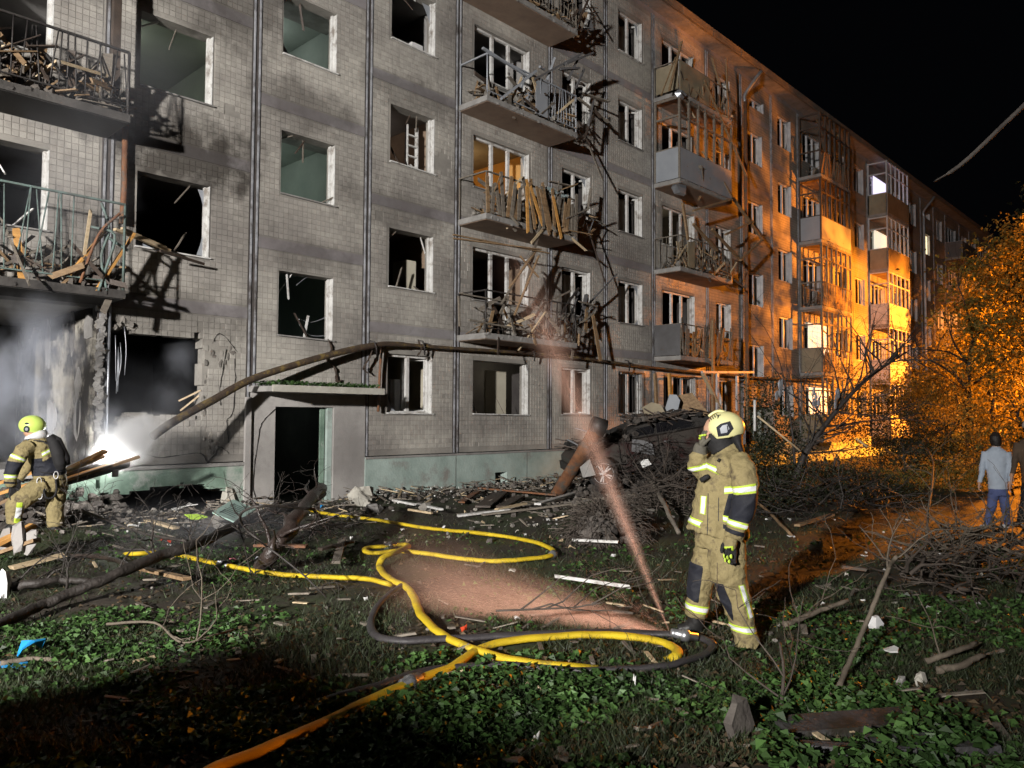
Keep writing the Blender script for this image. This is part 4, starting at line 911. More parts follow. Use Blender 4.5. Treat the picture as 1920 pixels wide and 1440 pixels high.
WP = [((858, 967), (955, 955), .12, 'white_paint', 'white board lying flat in front of the vent'), ((1008, 945), (1085, 922), .13, 'white_paint', 'white board tilted against the root ball'), ((738, 938), (778, 946), .07, 'white_paint', 'short white lath near the plinth'), ((782, 945), (828, 955), .08, 'white_paint', 'short white lath beside the broken crate'), ((905, 965), (1070, 945), .07, 'wood_grey', 'long grey batten before the plinth'), ((930, 955), (985, 944), .09, 'wood_pale', 'pale short board in the plinth rubble'), ((865, 942), (900, 918), .14, 'rust', 'rusty channel end standing in the rubble'), ((900, 915), (1045, 928), .12, 'rust', 'rusty pipe length lying along the plinth'), ((905, 950), (940, 922), .30, 'wood_dark', 'broken dark crate side leaning in the rubble'), ((940, 950), (975, 930), .22, 'wood_dark', 'second dark crate side lying flat in the rubble'), ((1075, 1012), (1160, 1016), .05, 'white_paint', 'white rod lying under the root ball'), ((1040, 1080), (1180, 1100), .02, 'white_paint', 'thin white strip lying in the mist'), ((480, 1022), (575, 1024), .12, 'rust', 'wet rusty rail lying behind the black log'), ((600, 1030), (660, 1015), .09, 'wood_dark', 'dark stake lying near the hose loop'), ((630, 1055), (642, 1010), .10, 'wood_grey', 'upright split grey stake near the hose'), ((240, 1060), (350, 1085), .08, 'wood', 'brown batten under the long limb'), ((275, 975), (330, 990), .10, 'wood_pale', 'pale board behind the long limb'), ((765, 955), (810, 962), .06, 'wood_pale', 'small pale lath behind the hose'), ((1495, 985), (1560, 965), .10, 'wood', 'brown board beyond the firefighter'), ((1555, 1000), (1590, 1003), .10, 'rust', 'orange brick red board on the path'), ((1578, 1062), (1625, 1068), .09, 'rust', 'pinkish board lying on the trampled ground')]
for k, (a, b, w_, mt, lb) in enumerate(WP): plank(gp(*a, .06+.02*(k % 3)), gp(*b, .08+.03*(k % 4)), w_, .035, mt, lb, group='boards in the rubble')
pm('slab_wet', (.13, .127, .135), (.07, .068, .072), 4, .6, .6, 30, c3=(.03, .025, .018), c3t=.5, c3s=2)
for a, b, w_, lb in (((1470, 1365), (1730, 1345), .24, 'long grey board lying across the dark lower corner'), ((1640, 1400), (1850, 1392), .20, 'second grey board below it at the dark lower corner'), ((1500, 1400), (1640, 1410), .07, 'narrow grey lath beneath the long board')):
    plank(gp(*a, .07), gp(*b, .07), w_, .05, 'slab_wet', lb, 'grey_board', 'board')
MB().chunk(gp(1385, 1350, .10), (.34, .18, .26), 9).obj('broken_stump', 'rubble_dark', None, 'torn grey stump at the end of the long board', 'stump')
for k, (x, y, s, mt, lb) in enumerate(((680, 945, (.75, .5, .38), 'concrete_pale', 'tilted cream slab lying beside the doorway'), (702, 962, (.5, .2, .2), 'concrete', 'grey broken kerb beside the cream slab'), (56, 1034, (.22, .24, .26), 'stucco', 'pale plastered brick block below the stooping firefighter'), (34, 1034, (.2, .26, .34), 'stucco', 'taller plastered block at the left edge'), (12, 1030, (.2, .2, .26), 'stucco', 'small pale block at the very left edge'), (5, 1120, (.16, .2, .3), 'plastic_white', 'white chunk cut by the left edge'), (420, 990, (.5, .4, .3), 'rubble', 'brown lump of masonry by the mint sign'), (395, 985, (.4, .3, .25), 'rubble_dark', 'dark lump of masonry by the hollow'), (1640, 1190, (.16, .14, .17), 'plastic_white', 'pale metal tin standing in the ivy'), (1725, 1285, (.12, .1, .10), 'concrete_pale', 'cream stone lying in the ivy'), (1690, 1290, (.1, .08, .08), 'concrete', 'grey stone lying in the ivy'), (800, 960, (.35, .3, .2), 'rubble', 'grey heap of plaster under the plinth'))):
    p = gp(x, y, 0); MB().chunk(p+Vector((0, 0, s[2]*.45)), s, 60+k).obj('rubble_block', mt, None, lb, 'rubble')
# mint street name plate thrown on the rubble (letters show only as dark strokes)
pm('mint_sign', (.46, .66, .58), (.40, .58, .52), 3, .5, .05)
pm('sign_ink', (.02, .05, .04), (.02, .04, .035), 3, .6, 0)
S = [gp(398, 960, .42), gp(442, 979, .36), gp(480, 954, .40), gp(437, 936, .46)]
nS = (S[1]-S[0]).cross(S[3]-S[0]).normalized()
if nS.z < 0: nS = -nS
sg = MB().add([p for p in S]+[p-nS*.02 for p in S], [(0, 1, 2, 3), (7, 6, 5, 4), (0, 4, 5, 1), (1, 5, 6, 2), (2, 6, 7, 3), (3, 7, 4, 0)]).obj('sign_board', 'mint_sign', None, 'mint green name plate with dark strokes lying tilted on the rubble', 'sign')
def sq(u, v): return S[0]*(1-u)*(1-v)+S[1]*u*(1-v)+S[2]*u*v+S[3]*(1-u)*v+nS*.003
for k in range(8):
    v = .17+k*.085; L0 = .22 if k % 3 else .16
    MB().beam(sq(L0, v), sq(.80, v), .016, .002, nS).obj('letter_stroke', 'sign_ink', sg)
for (u0, v0, u1, v1) in ((.22, .10, .22, .36), (.8, .30, .8, .48), (.20, .62, .24, .80), (.5, .86, .62, .86)):
    MB().beam(sq(u0, v0), sq(u1, v1), .016, .002, nS).obj('letter_stroke', 'sign_ink', sg)
# coloured scraps
def scrap(x, y, w_, h_, mat, label, off=.05, group=None, seed=None):
    rg = random.Random(seed if seed is not None else int(x*7+y)); p = gp(x, y, off); m = MB(); n = 7
    a0 = rg.uniform(0, 6.28); V = []
    for k in range(n):
        a = a0+2*PI*k/n; q = rg.uniform(.5, 1); V.append((p.x+math.cos(a)*w_*.5*q, p.y+math.sin(a)*w_*.4*q, p.z+rg.uniform(0, h_)))
    V += [(v[0]+.004, v[1], v[2]-.012) for v in V]; c = len(V); V += [(p.x, p.y, p.z+h_*.7), (p.x, p.y, p.z+h_*.7-.012)]
    m.add(V, [(k, (k+1) % n, c) for k in range(n)]+[(n+(k+1) % n, n+k, c+1) for k in range(n)]+[(k, n+k, n+(k+1) % n, (k+1) % n) for k in range(n)])
    return m.obj('scrap', mat, None, label, 'scrap', group)
pm('blue_plastic', (.02, .30, .66), (.015, .22, .52), 4, .4, 0); pm('lime_plastic', (.55, .85, .08), (.45, .7, .06), 4, .4, 0)
pm('red_plastic', (.55, .06, .02), (.4, .04, .02), 4, .5, 0); pm('paper', (.78, .78, .76), (.62, .62, .6), 4, .8, .1); pm('pink_scrap', (.6, .22, .26), (.5, .18, .2), 4, .6, 0)
scrap(58, 1228, .22, .16, 'blue_plastic', 'bright blue torn plastic at the left edge', .03); scrap(30, 1248, .25, .05, 'blue_plastic', 'flattened blue plastic under the torn blue piece', .02)
scrap(368, 973, .36, .1, 'lime_plastic', 'lime plastic strip behind the long limb', .3); scrap(313, 1020, .18, .12, 'red_plastic', 'red orange scrap behind the yellow hose', .12)
scrap(347, 962, .45, .16, 'paper', 'crumpled white sheet by the sooty hollow', .3); scrap(250, 988, .25, .06, 'paper', 'pale torn sheet on the sooty ground', .15)
scrap(437, 1052, .14, .05, 'pink_scrap', 'pink scrap beside the yellow hose', .05); scrap(484, 1050, .16, .06, 'sheet_grey', 'pale blue grey scrap by the black log', .05)
scrap(603, 953, .10, .08, 'blue_plastic', 'small blue ball of plastic by the porch', .05); scrap(285, 1305, .05, .04, 'red_plastic', 'orange crumpled wrapper in the dark grass', .02)
scrap(307, 1325, .05, .05, 'paper', 'tiny white paper crumple in the dark grass', .02); scrap(1190, 1295, .03, .12, 'paper', 'upright white splinter in the ivy below the hose', .02)
scrap(1005, 1392, .07, .06, 'paper', 'white crumpled tissue at the bottom edge', .02); scrap(970, 1160, .07, .03, 'paper', 'white paper scrap lying under the spray', .03)
scrap(1670, 1224, .18, .05, 'paper', 'torn white sheet lying in the ivy on the right', .05); scrap(870, 1182, .08, .05, 'red_plastic', 'orange peel shaped scrap by the hose bend', .04)
scrap(960, 1072, .13, .05, 'concrete_pale', 'cream chip of board on the misty grass', .03); scrap(1150, 1045, .1, .06, 'paper', 'cream paper at the end of the hose loop', .03)
scrap(1470, 1140, .08, .03, 'paper', 'white scrap beside the firefighter shadow', .03); scrap(685, 1126, .06, .04, 'paper', 'pale stone-like scrap left of the black hose', .03)
scrap(720, 1000, .2, .03, 'paper', 'flat white scrap behind the hose', .03)
rg = random.Random(9)
for q in range(46):                                    # pale scraps right of the firefighter
    x, y = rg.uniform(1420, 1860), rg.uniform(955, 1175)
    if abs((x-1400)-(1180-y)*1.05) < 45: continue
    scrap(x, y, rg.uniform(.05, .14), .03, rg.choice(['paper', 'paper', 'concrete_pale', 'rust']), 'small pale scrap strewn on the ground beyond the firefighter', .02, 'pale scraps beyond the firefighter', q)
for q in range(34):
    x, y = rg.uniform(640, 1180), rg.uniform(955, 1030)
    scrap(x, y, rg.uniform(.05, .16), .05, rg.choice(['paper', 'concrete_pale', 'concrete', 'wood_pale']), 'small chip of debris strewn before the plinth', .02, 'chips before the plinth', 100+q)
# uncountable rubble and splinters along the foot of the wall
ms = {'rubble': MB(), 'rubble_dark': MB(), 'wood_grey': MB(), 'wood_pale': MB(), 'paper': MB()}
for q in range(3000):
    u = rg.random()
    if u < .62:
        x, y = rg.uniform(3, 18), -abs(rg.gauss(0, 1.1))-.1
        if 7.6 < x < 9.1 and y > -.4: continue
    elif u < .85: x, y = rg.gauss(12.8, 1.7), rg.gauss(-4.6, 1.0)
    else:
        p = onZ(rg.uniform(150, 1900), rg.uniform(985, 1430), 0); x, y = p.x, p.y
    if y > -.08: continue
    z = gz(x, y)+ (rg.random()**2*.18 if y > -1.6 else 0); k = rg.choice(['rubble', 'rubble_dark', 'rubble_dark', 'rubble_dark', 'wood_grey', 'wood_grey', 'wood_pale' if rg.random() < .3 else 'rubble', 'paper']) if u < .85 else rg.choice(['rubble_dark', 'rubble_dark', 'wood_grey', 'wood_pale' if rg.random() < .3 else 'rubble', 'wood_grey'])
    if k.startswith('rub') or k == 'paper':
        s = rg.uniform(.02, .13)*(1 if k != 'paper' else .45)*(1 if u < .85 else .45); ms[k].chunk((x, y, z+s*.2), (s, s*rg.uniform(.6, 1.2), s*rg.uniform(.3, .8)), rg.random())
    else:
        L = rg.uniform(.08, .5)*(1 if u < .85 else .6); a = rg.uniform(0, 6.28); e = rg.gauss(0, .18); d = Vector((math.cos(a), math.sin(a), e))*L*.5; c = Vector((x, y, z+.035)); ms[k].beam(c-d, c+d, rg.uniform(.012, .05), rg.uniform(.008, .02), jag=.01)
for k, m in ms.items(): m.obj('rubble', k, None, {'rubble': 'grey crushed masonry scattered along the wall', 'rubble_dark': 'dark sooty crumbs scattered among the debris', 'wood_grey': 'weathered grey splinters scattered among the debris', 'wood_pale': 'fresh pale splinters scattered among the debris', 'paper': 'tiny white flecks of litter among the debris'}[k], 'rubble', kind='stuff')
# leaves torn onto the canopy
P = []
for _ in range(900):
    p = gp(rnd(1420, 1860), rnd(1325, 1425), .12); 
    if noise.noise((p.x*2.4, p.y*2.4, 9)) > .02: P.append((p.x, p.y, p.z-rnd(0, .04)))
leaves('ivy_leaves', P, (.035, .09), 'ivy', None, .6, seed=24, label='torn ivy leaves lying over the grey boards', cat='leaves', kind='stuff', aspect=.8)
P = [(rnd(7.2, c0.x-.05), rnd(-.93, -.05), 2.42+rnd(0, .07)) for _ in range(900)]
leaves('canopy_leaves', P, (.04, .10), 'ivy', None, .7, seed=14, label='torn green leaves lying along the porch canopy', cat='leaves', kind='stuff')
# ------------------------------------------------------------------ wrecked car under the debris
def part(mb, name, mat, parent, kind=None, label=None):       # mesh given in the parent's own axes
    o = bpy.data.objects.new(name, mb.mesh(name, mat)); COL.objects.link(o); o.parent = parent
    if kind: o['kind'] = kind
    if label: o['label'] = label
    return o
pm('car_red', (.035, .005, .004), (.012, .003, .003), 3, .5, .1, c3=(.045, .038, .032), c3t=.47, c3s=2.5, obj=True)
pm('car_dust', (.035, .031, .027), (.016, .014, .013), 3, .8, .3, obj=True)
pm('tyre', (.03, .029, .028), (.015, .015, .015), 8, .8, .3)
pm('alloy', (.70, .70, .71), (.5, .5, .5), 6, .35, .1, metal=.2)
car = empty('wrecked_car', (0, 0, 0), 'dark red car wrecked and buried under branches behind the firefighter', 'car')
FW = atD(1130, 887, 17.0)
car.rotation_euler = (R(-3), R(9), R(140))
Rm = car.rotation_euler.to_matrix(); car.location = FW - Rm @ Vector((1.28, .80, .33))
prof = [(-2.05, .45), (-2.1, .75), (-2.0, .95), (-1.2, 1.0), (1.0, .96), (1.6, .88), (1.86, .66), (1.88, .36), (1.70, .30), (1.64, .52), (1.45, .66), (1.28, .70), (1.08, .66), (.92, .52), (.86, .28), (-.92, .28), (-.98, .52), (-1.14, .66), (-1.34, .70), (-1.52, .66), (-1.70, .52), (-1.76, .32)]
body = MB(); ys = [(-.78, .97), (-.82, 1), (.82, 1), (.86, .985), (.87, .97)]
n = len(prof); vs = []
for y, k in ((-.80, .96), (-.85, 1), (.85, 1), (.80, .96)):
    vs += [(p[0]*k, y, .3+(p[1]-.3)*k+.005) for p in prof]
body.add(vs, [(r*n+i, r*n+(i+1) % n, (r+1)*n+(i+1) % n, (r+1)*n+i) for r in range(3) for i in range(n)]+[tuple(range(n)), tuple(4*n-1-i for i in range(n))])
part(body, 'body', 'car_red', car)
ca = MB(); cv = []
for (x, z, w_) in ((-1.75, .99, .74), (-1.1, 1.30, .58), (.0, 1.24, .55), (.35, 1.2, .56), (1.1, .97, .74)): cv += [(x, -w_, z), (x, w_, z)]
ca.add(cv, [(2*i, 2*i+1, 2*i+3, 2*i+2) for i in range(4)]+[(0, 2, 4, 6, 8), (9, 7, 5, 3, 1), (0, 8, 9, 1)]); part(ca, 'cabin', 'car_dust', car)
part(MB().prism([(-1.0, 1.0), (-.85, 1.24), (-.1, 1.22), (-.1, 1.0)], 'y', .70, .715), 'side_window', 'glass_dark', car)
part(MB().prism([(-.03, 1.0), (-.03, 1.2), (.3, 1.17), (.7, 1.0)], 'y', .70, .715), 'side_window', 'glass_dark', car)
part(MB().box(-.9, .85, .852, .875, .27, .36), 'sill', 'car_red', car)
part(MB().box(1.72, 1.86, .52, .80, .62, .76), 'headlight', 'glass_dark', car)
part(MB().box(1.82, 1.93, -.8, .82, .36, .55), 'bumper', 'car_dust', car)
for xx in (-.06, .84): part(MB().box(xx, xx+.012, .850, .856, .34, .97), 'door_gap', 'soot', car)
part(MB().box(-.32, -.18, .852, .872, .80, .83), 'door_handle', 'sheet_dark', car)
def wheel(x, y):
    t = MB(); ring = []
    prf = [(.20, -.09), (.31, -.10), (.335, -.06), (.335, .06), (.31, .10), (.20, .09)]; ns = 28
    for k in range(ns):
        a = 2*PI*k/ns; ring += [(x+math.cos(a)*r, y+yy, .33+math.sin(a)*r) for r, yy in prf]
    q = len(prf); t.add(ring, [(k*q+i, k*q+(i+1) % q, ((k+1) % ns)*q+(i+1) % q, ((k+1) % ns)*q+i) for k in range(ns) for i in range(q)], True)
    w_ = part(t, 'wheel', 'tyre', car)
    r_ = MB(); s = 1 if y > 0 else -1
    rr = []; pr = [(.205, .085), (.225, .095), (.225, -.02), (.205, -.02)]
    for k in range(ns):
        a = 2*PI*k/ns; rr += [(x+math.cos(a)*r, y+s*yy, .33+math.sin(a)*r) for r, yy in pr]
    r_.add(rr, [(k*4+i, k*4+(i+1) % 4, ((k+1) % ns)*4+(i+1) % 4, ((k+1) % ns)*4+i) for k in range(ns) for i in range(4)], True)
    part(r_, 'rim', 'alloy', w_)
    for k in range(10):
        a = 2*PI*(k//2)/5+(.16 if k % 2 else -.16); part(MB().beam((x, y+s*.07, .33), (x+math.cos(a)*.215, y+s*.075, .33+math.sin(a)*.215), .028, .022, (0, 1, 0)), 'spoke', 'alloy', w_)
    part(MB().tube([(x, y+s*.06, .33), (x, y+s*.09, .33)], .045, 12), 'hub', 'alloy', w_)
    part(MB().tube([(x, y+s*-.01, .33), (x, y+s*.02, .33)], .2, 20), 'brake_disc', 'iron', w_)
for x, y in ((1.28, .80), (-1.34, .80), (1.28, -.80), (-1.34, -.80)): wheel(x, y)
# earth, laths and torn felt lying all over the bodywork
rg = random.Random(31); cm = {'soot': MB(), 'wood_dark': MB(), 'rubble_dark': MB()}
CW = Matrix.LocRotScale(car.location, car.rotation_euler, None)
for q in range(420):
    x, y = rg.uniform(-1.9, 1.75), rg.uniform(-.8, .95); top = 1.27 if -1.15 < x < .4 else (1.0 if x < 1.1 else .84)
    if y > .8 and rg.random() < .7: continue
    k = rg.choice(['soot', 'soot', 'wood_dark', 'wood_dark', 'rubble_dark']); p = CW @ Vector((x, y, top+rg.uniform(0, .10)))
    if k == 'wood_dark':
        a = rg.uniform(0, 6.28); d = Vector((math.cos(a), math.sin(a), rg.gauss(0, .25)))*rg.uniform(.1, .45); cm[k].beam(p-d, p+d, rg.uniform(.02, .09), .02, jag=.02)
    else: s = rg.uniform(.06, .22); cm[k].chunk(p, (s, s, s*.6), rg.random())
IW = CW.inverted()
for k, m in cm.items():
    m.v = [tuple(IW @ Vector(v)) for v in m.v]; part(m, 'debris_crust', k, car, 'stuff')
# second wheel lying on the heap
sp_ = empty('loose_wheel', (0, 0, 0), 'dark loose car wheel on top of the branch heap', 'wheel'); wp = atD(1295, 806, 18.2)
sp_.location = wp; sp_.rotation_euler = (.35, .2, R(-30))
t = MB(); ring = []
for k in range(26):
    a = 2*PI*k/26; ring += [(math.cos(a)*r, yy, math.sin(a)*r) for r, yy in ((.2, -.09), (.31, -.1), (.335, 0), (.31, .1), (.2, .09))]
t.add(ring, [(k*5+i, k*5+(i+1) % 5, ((k+1) % 26)*5+(i+1) % 5, ((k+1) % 26)*5+i) for k in range(26) for i in range(5)], True); part(t, 'tyre', 'tyre', sp_)
part(MB().tube([(0, -.03, 0), (0, .03, 0)], .205, 20), 'rim', 'iron', sp_)
# rusty half-round gutter leaning on the heap
ga, gb = gp(1040, 928, .05), atD(1118, 800, 15.9); dd = (gb-ga).normalized(); sx = dd.cross(Vector((0, 0, 1))).normalized(); sz = sx.cross(dd)
g = MB(); L = []
for q in range(9):
    t_ = q/8; c = ga.lerp(gb, t_)
    for a in np.linspace(.25, PI+.5, 9): L.append(c+sx*math.cos(a)*.19-sz*math.sin(a)*.17)
    for a in np.linspace(PI+.5, .25, 9): L.append(c+sx*math.cos(a)*.175-sz*math.sin(a)*.155)
g.add(L, [(q*18+i, q*18+(i+1) % 18, (q+1)*18+(i+1) % 18, (q+1)*18+i) for q in range(8) for i in range(18)], True)
gut = g.obj('gutter', 'rust', None, 'rusty half round gutter leaning up against the wall beside the car', 'gutter')
MB().tube([gb+Vector((-.1, .05, .06)), gb+Vector((.12, -.12, -.04))], [.17, .19], 14).obj('end_cap', 'iron', gut)
for a, b, lb in (((1080, 803), (1102, 809), 'small bright metal strip by the gutter'), ((1065, 824), (1084, 834), 'second bright metal strip by the gutter')):
    plank(atD(*a, 17.6), atD(*b, 17.4), .07, .02, 'steel', lb, 'metal_strip', 'strip')
# tilted boards and sheets heaped over the car
for x, y, D_, w_, h_, ry, mt, lb in ((1235, 790, 18.0, .55, .9, .2, 'sheet_tan', 'greenish torn board standing on the heap'), (1258, 772, 18.4, .3, .95, -.5, 'sheet_grey', 'grey pointed sheet standing on the heap'), (1290, 768, 18.8, .85, .75, .4, 'wood', 'brown cupboard panel on the heap'), (1205, 838, 17.0, .5, .3, -.2, 'sheet_dark', 'dark crumpled sheet over the car bonnet'), (1098, 872, 16.6, .3, .5, .1, 'concrete', 'pale torn box beside the car wheel'), (1210, 868, 16.2, .22, .14, .3, 'paper', 'white rag caught on the car door')):
    p = atD(x, y, D_); m = MB(); pts = [(-w_/2, -h_/2), (w_/2, -h_*.45), (w_*.42, h_*.4), (w_*.05, h_/2), (-w_*.45, h_*.42)]
    m.prism(pts, 'y', -.015, .015); c, s = math.cos(ry), math.sin(ry)
    m.v = [(p.x+(v[0]*c-v[2]*s)*.7+v[1], p.y-(v[0]*c-v[2]*s)*.7+v[1]+.3*(v[0]*s+v[2]*c), p.z+v[0]*s+v[2]*c) for v in m.v]
    m.obj('torn_sheet', mt, None, lb, 'sheet')

# ------------------------------------------------------------------ branch heaps and roots
def twigheap(name, cx, cy, cz, rx, ry, rz_, n, L, mat, label, seed, r=.010, lvl=1, grav=.05):
    rg = random.Random(seed); m = MB()
    for q in range(n):
        a = rg.uniform(0, 6.28); u = rg.random()**.5; p = Vector((cx+math.cos(a)*rx*u, cy+math.sin(a)*ry*u, cz+rz_*rg.random()*(1-u*u*.7)))
        branch(m, p, Vector((rg.gauss(0, 1), rg.gauss(0, 1), rg.gauss(.1, .5))).normalized(), L*rg.uniform(.5, 1.2), r*rg.uniform(.5, 1.6), lvl, rg, grav=grav, ns=4)
    return m.obj(name, mat, None, label, 'branches', kind='stuff')
def P2(x, y, D_): return atD(x, y, D_)
c = P2(1230, 880, 17.0); twigheap('branch_heap', c.x+.5, c.y-.1, c.z-.2, 1.8, .8, 1.0, 260, .8, 'bark', 'tangle of grey branches heaped over the wrecked car', 1, .011)
c = P2(1265, 940, 14.8); twigheap('branch_heap', c.x+.2, c.y, .1, 1.4, .6, .9, 170, .75, 'twig', 'grey broken branches in front of the car door', 2, .012)
c = P2(1800, 1090, 8.6); twigheap('branch_heap', c.x, c.y, .02, 1.1, .8, .38, 90, .6, 'twig', 'grey brushwood pile at the right beside the ivy', 3, .016)
c = P2(1840, 1030, 10.0); twigheap('branch_heap', c.x+.3, c.y, .05, 1.3, .8, .55, 90, .7, 'bark_pale', 'pale brushwood pile before the walking people', 4, .014)
c = P2(1560, 890, 15); twigheap('branch_heap', c.x, c.y, .1, 2.6, 1.2, .8, 120, .9, 'bark', 'dark brushwood behind the firefighter', 5, .012)
c = P2(500, 1000, 11.5); twigheap('branch_heap', c.x, c.y, .02, 1.5, .7, .4, 60, .6, 'bark', 'dark brushwood round the fallen logs', 6, .009)
# root ball with hairy roots
rc = gp(1135, 985, .25); rb = MB(); rg = random.Random(8)
for q in range(420):
    a, e = rg.uniform(0, 6.28), rg.uniform(-.1, 1.4); d = Vector((math.cos(a)*math.cos(e), math.sin(a)*math.cos(e), math.sin(e))); p = rc+Vector((d.x*.55, d.y*.4, d.z*.42-.2))
    P = [p]; v = d.copy()
    for s in range(5): v = (v+Vector((rg.gauss(0, .35), rg.gauss(0, .35), rg.gauss(-.28, .25)))).normalized(); P.append(P[-1]+v*rg.uniform(.05, .12))
    rb.tube(P, [.008, .007, .006, .005, .004, .003], 4, caps=False)
root = rb.obj('root_ball', 'twig', None, 'torn up root ball bristling with hairy roots below the car wheel', 'roots')
mb_ = MB()
for q in range(60):
    a, e = rg.uniform(0, 6.28), rg.uniform(-.2, 1.5); mb_.chunk(rc+Vector((math.cos(a)*math.cos(e)*.45, math.sin(a)*math.cos(e)*.32, math.sin(e)*.36-.22)), (.3, .3, .25))
mb_.obj('earth_clods', 'rubble_dark', root)['kind'] = 'stuff'
c = atD(1230, 905, 17.2)
heap = MB(); rg = random.Random(5)
for q in range(420):
    u, v = rg.gauss(0, 1), rg.gauss(0, 1); s = rg.uniform(.06, .26); x, y = c.x+.9+u*1.0, c.y+1.2+v*.5; top = 1.0*math.exp(-(u*u+v*v)*.35)
    heap.chunk((x, y, rg.uniform(.0, 1)*top+.05), (s, s, s*.6), rg.random())
heap.obj('earth_heap', 'rubble_dark', None, 'heap of dark earth and masonry behind the wrecked car', 'rubble', kind='stuff')

# ------------------------------------------------------------------ trees and shrubs
def crown_pts(blobs, n, rg, hollow=.35):
    P = []; tot = sum(b[3]*b[4]*b[5] for b in blobs)
    for (x, y, z, rx, ry, rz_) in [(b[0], b[1], b[2], b[3], b[4], b[5]) for b in blobs]:
        k = max(6, int(n*rx*ry*rz_/tot/22))
        for q in range(k):
            d = Vector((rg.gauss(0, 1), rg.gauss(0, 1), rg.gauss(0, 1))).normalized()*(hollow+(1-hollow)*rg.random()**.6)
            cx, cy_, cz = x+d.x*rx, y+d.y*ry, z+d.z*rz_; s = rg.uniform(.12, .34)*min(1.3, max(.55, rx))
            for w_ in range(rg.randint(12, 30)): P.append((cx+rg.gauss(0, s), cy_+rg.gauss(0, s), cz+rg.gauss(0, s*.7)))
    return [p for p in P if p[2] > .05]
def tree(name, base, h, r, blobs, n, leafmat, label, seed, size=(.06, .13), bark='bark', cat='tree', lean=(0, 0), lvl=2, group=None):
    rg = random.Random(seed); base = Vector(base); t = empty(name, base, label, cat, group)
    tr = MB(); P = [Vector((0, 0, -.1))]; v = Vector((lean[0], lean[1], 1)).normalized()
    for i in range(6): v = (v+Vector((rg.gauss(0, .08), rg.gauss(0, .08), .05))).normalized(); P.append(P[-1]+v*h*.62/6)
    rs = [r*(1-.55*i/6) for i in range(7)]; tr.tube(P, rs, 9)
    for i in range(2, 7):
        for q in range(rg.randint(2, 3)):
            a = rg.uniform(0, 6.28); branch(tr, P[i], Vector((math.cos(a), math.sin(a), rg.uniform(.3, 1.1))).normalized(), h*rg.uniform(.2, .38), rs[i]*.55, lvl, rg, bend=.18)
    part(tr, 'trunk', bark, t)
    if n:
        bl = [(b[0]-base.x, b[1]-base.y, b[2]-base.z, *b[3:]) for b in blobs]
        pts = crown_pts(bl, n, rg)
        leaves('crown', [(p[0]+base.x, p[1]+base.y, p[2]+base.z) for p in pts], size, leafmat, t, .7, updir=1, seed=seed)
    return t
def blob(x, y, D_, r, k=1.): p = atD(x, y, D_); return (p.x, p.y, p.z, r, r, r*k)
tree('lit_tree', (27.2, -9.4, 0), 6.5, .16, [blob(1885, 600, 23, 1.1), blob(1915, 660, 22.5, 1.3), blob(1850, 690, 23, .9), blob(1900, 760, 23, 1.2), blob(1930, 540, 24, 1.0), blob(1850, 790, 23, .9), blob(1960, 620, 23, 1.5), blob(1830, 830, 22, .8)], 7000, 'leaf_tree', 'leafy tree glowing orange at the right edge', 61, (.08, .17))
tree('roadside_tree', (36.5, -6.2, 0), 6.5, .18, [blob(1855, 560, 31, 1.5), blob(1890, 520, 31, 1.6), blob(1820, 640, 31, 1.3), blob(1900, 600, 32, 1.8), blob(1870, 680, 31, 1.6), blob(1800, 710, 31, 1.3)], 3600, 'leaf_tree', 'brown crowned tree between the far block and the lit tree', 62, (.10, .22))
tree('roadside_tree', (32.5, -6.2, 0), 5.0, .12, [blob(1785, 720, 28, 1.2), blob(1750, 750, 28, 1.1)], 4000, 'leaf_tree', 'small sparse tree before the far loggias', 63, (.09, .18))
tree('dark_tree', (27.6, -7.6, 0), 7.2, .14, [blob(1820, 520, 24, 1.0), blob(1865, 490, 24, .9), blob(1910, 460, 24, 1.0), blob(1800, 600, 24, .9), blob(1955, 470, 24, 1.2)], 3000, 'leaf_tree', 'brown crowned tree standing above the orange lit leaves', 64, (.09, .18))
tree('glowing_tree', (45.0, -5.0, 0), 6.5, .2, [blob(1880, 560, 39, 1.7), blob(1915, 620, 38, 2.), blob(1840, 640, 39, 1.6), blob(1880, 700, 38, 1.8), blob(1800, 690, 39, 1.4), blob(1930, 720, 38, 2.), blob(1850, 750, 38, 1.5), blob(1940, 540, 39, 1.7)], 15000, 'leaf_tree', 'tree lit bright yellow orange at the end of the path', 66, (.14, .30))
tree('spill_blocker_tree', (34.2, -8.8, 0), 9, .16, [(34.0, -8.9, 5.4, 1.2, .95, .95), (34.3, -8.6, 6.8, 1.3, 1.0, 1.2), (34.0, -8.8, 8.4, 1.2, .9, 1.3), (34.4, -9.0, 9.8, 1.1, .9, 1.2)], 15000, 'leaf_dark', 'narrow dense tree added out of view to block lamp light from the left facade', 67, (.16, .3))  # unseen tree added to stop street lamp light reaching the left facade
tree('lamp_side_sapling', (38.2, -9.4, 0), 7, .05, [(38.1, -9.3, 7.7, 1.0, .8, 1.0), (38.4, -9.4, 6.3, .9, .7, .8), (37.2, -9.2, 8.2, .8, .7, .8)], 420, 'leaf_dark', 'thin sparse sapling before the street lamp', 68, (.2, .36))
tree('upper_shade_tree', (43.6, -9.2, 0), 9, .2, [(40.3, -9.3, 8.2, 1.0, .8, 1.1), (40.4, -9.1, 9.6, 1.0, .8, 1.1), (41.4, -9.4, 8.1, 1.2, .9, 1.2), (43.2, -9.2, 8.4, 1.5, 1.0, 1.4), (41.6, -9., 9.8, 1.4, 1.0, 1.2), (45.0, -9.3, 8.6, 1.5, 1.0, 1.5), (43.6, -9, 10.4, 1.4, 1., 1.2)], 16000, 'leaf_dark', 'broad dark tree added out of view to shade the upper storeys from the street lamp', 65, (.2, .36))  # unseen crown added between lamp and wall to darken the upper storeys
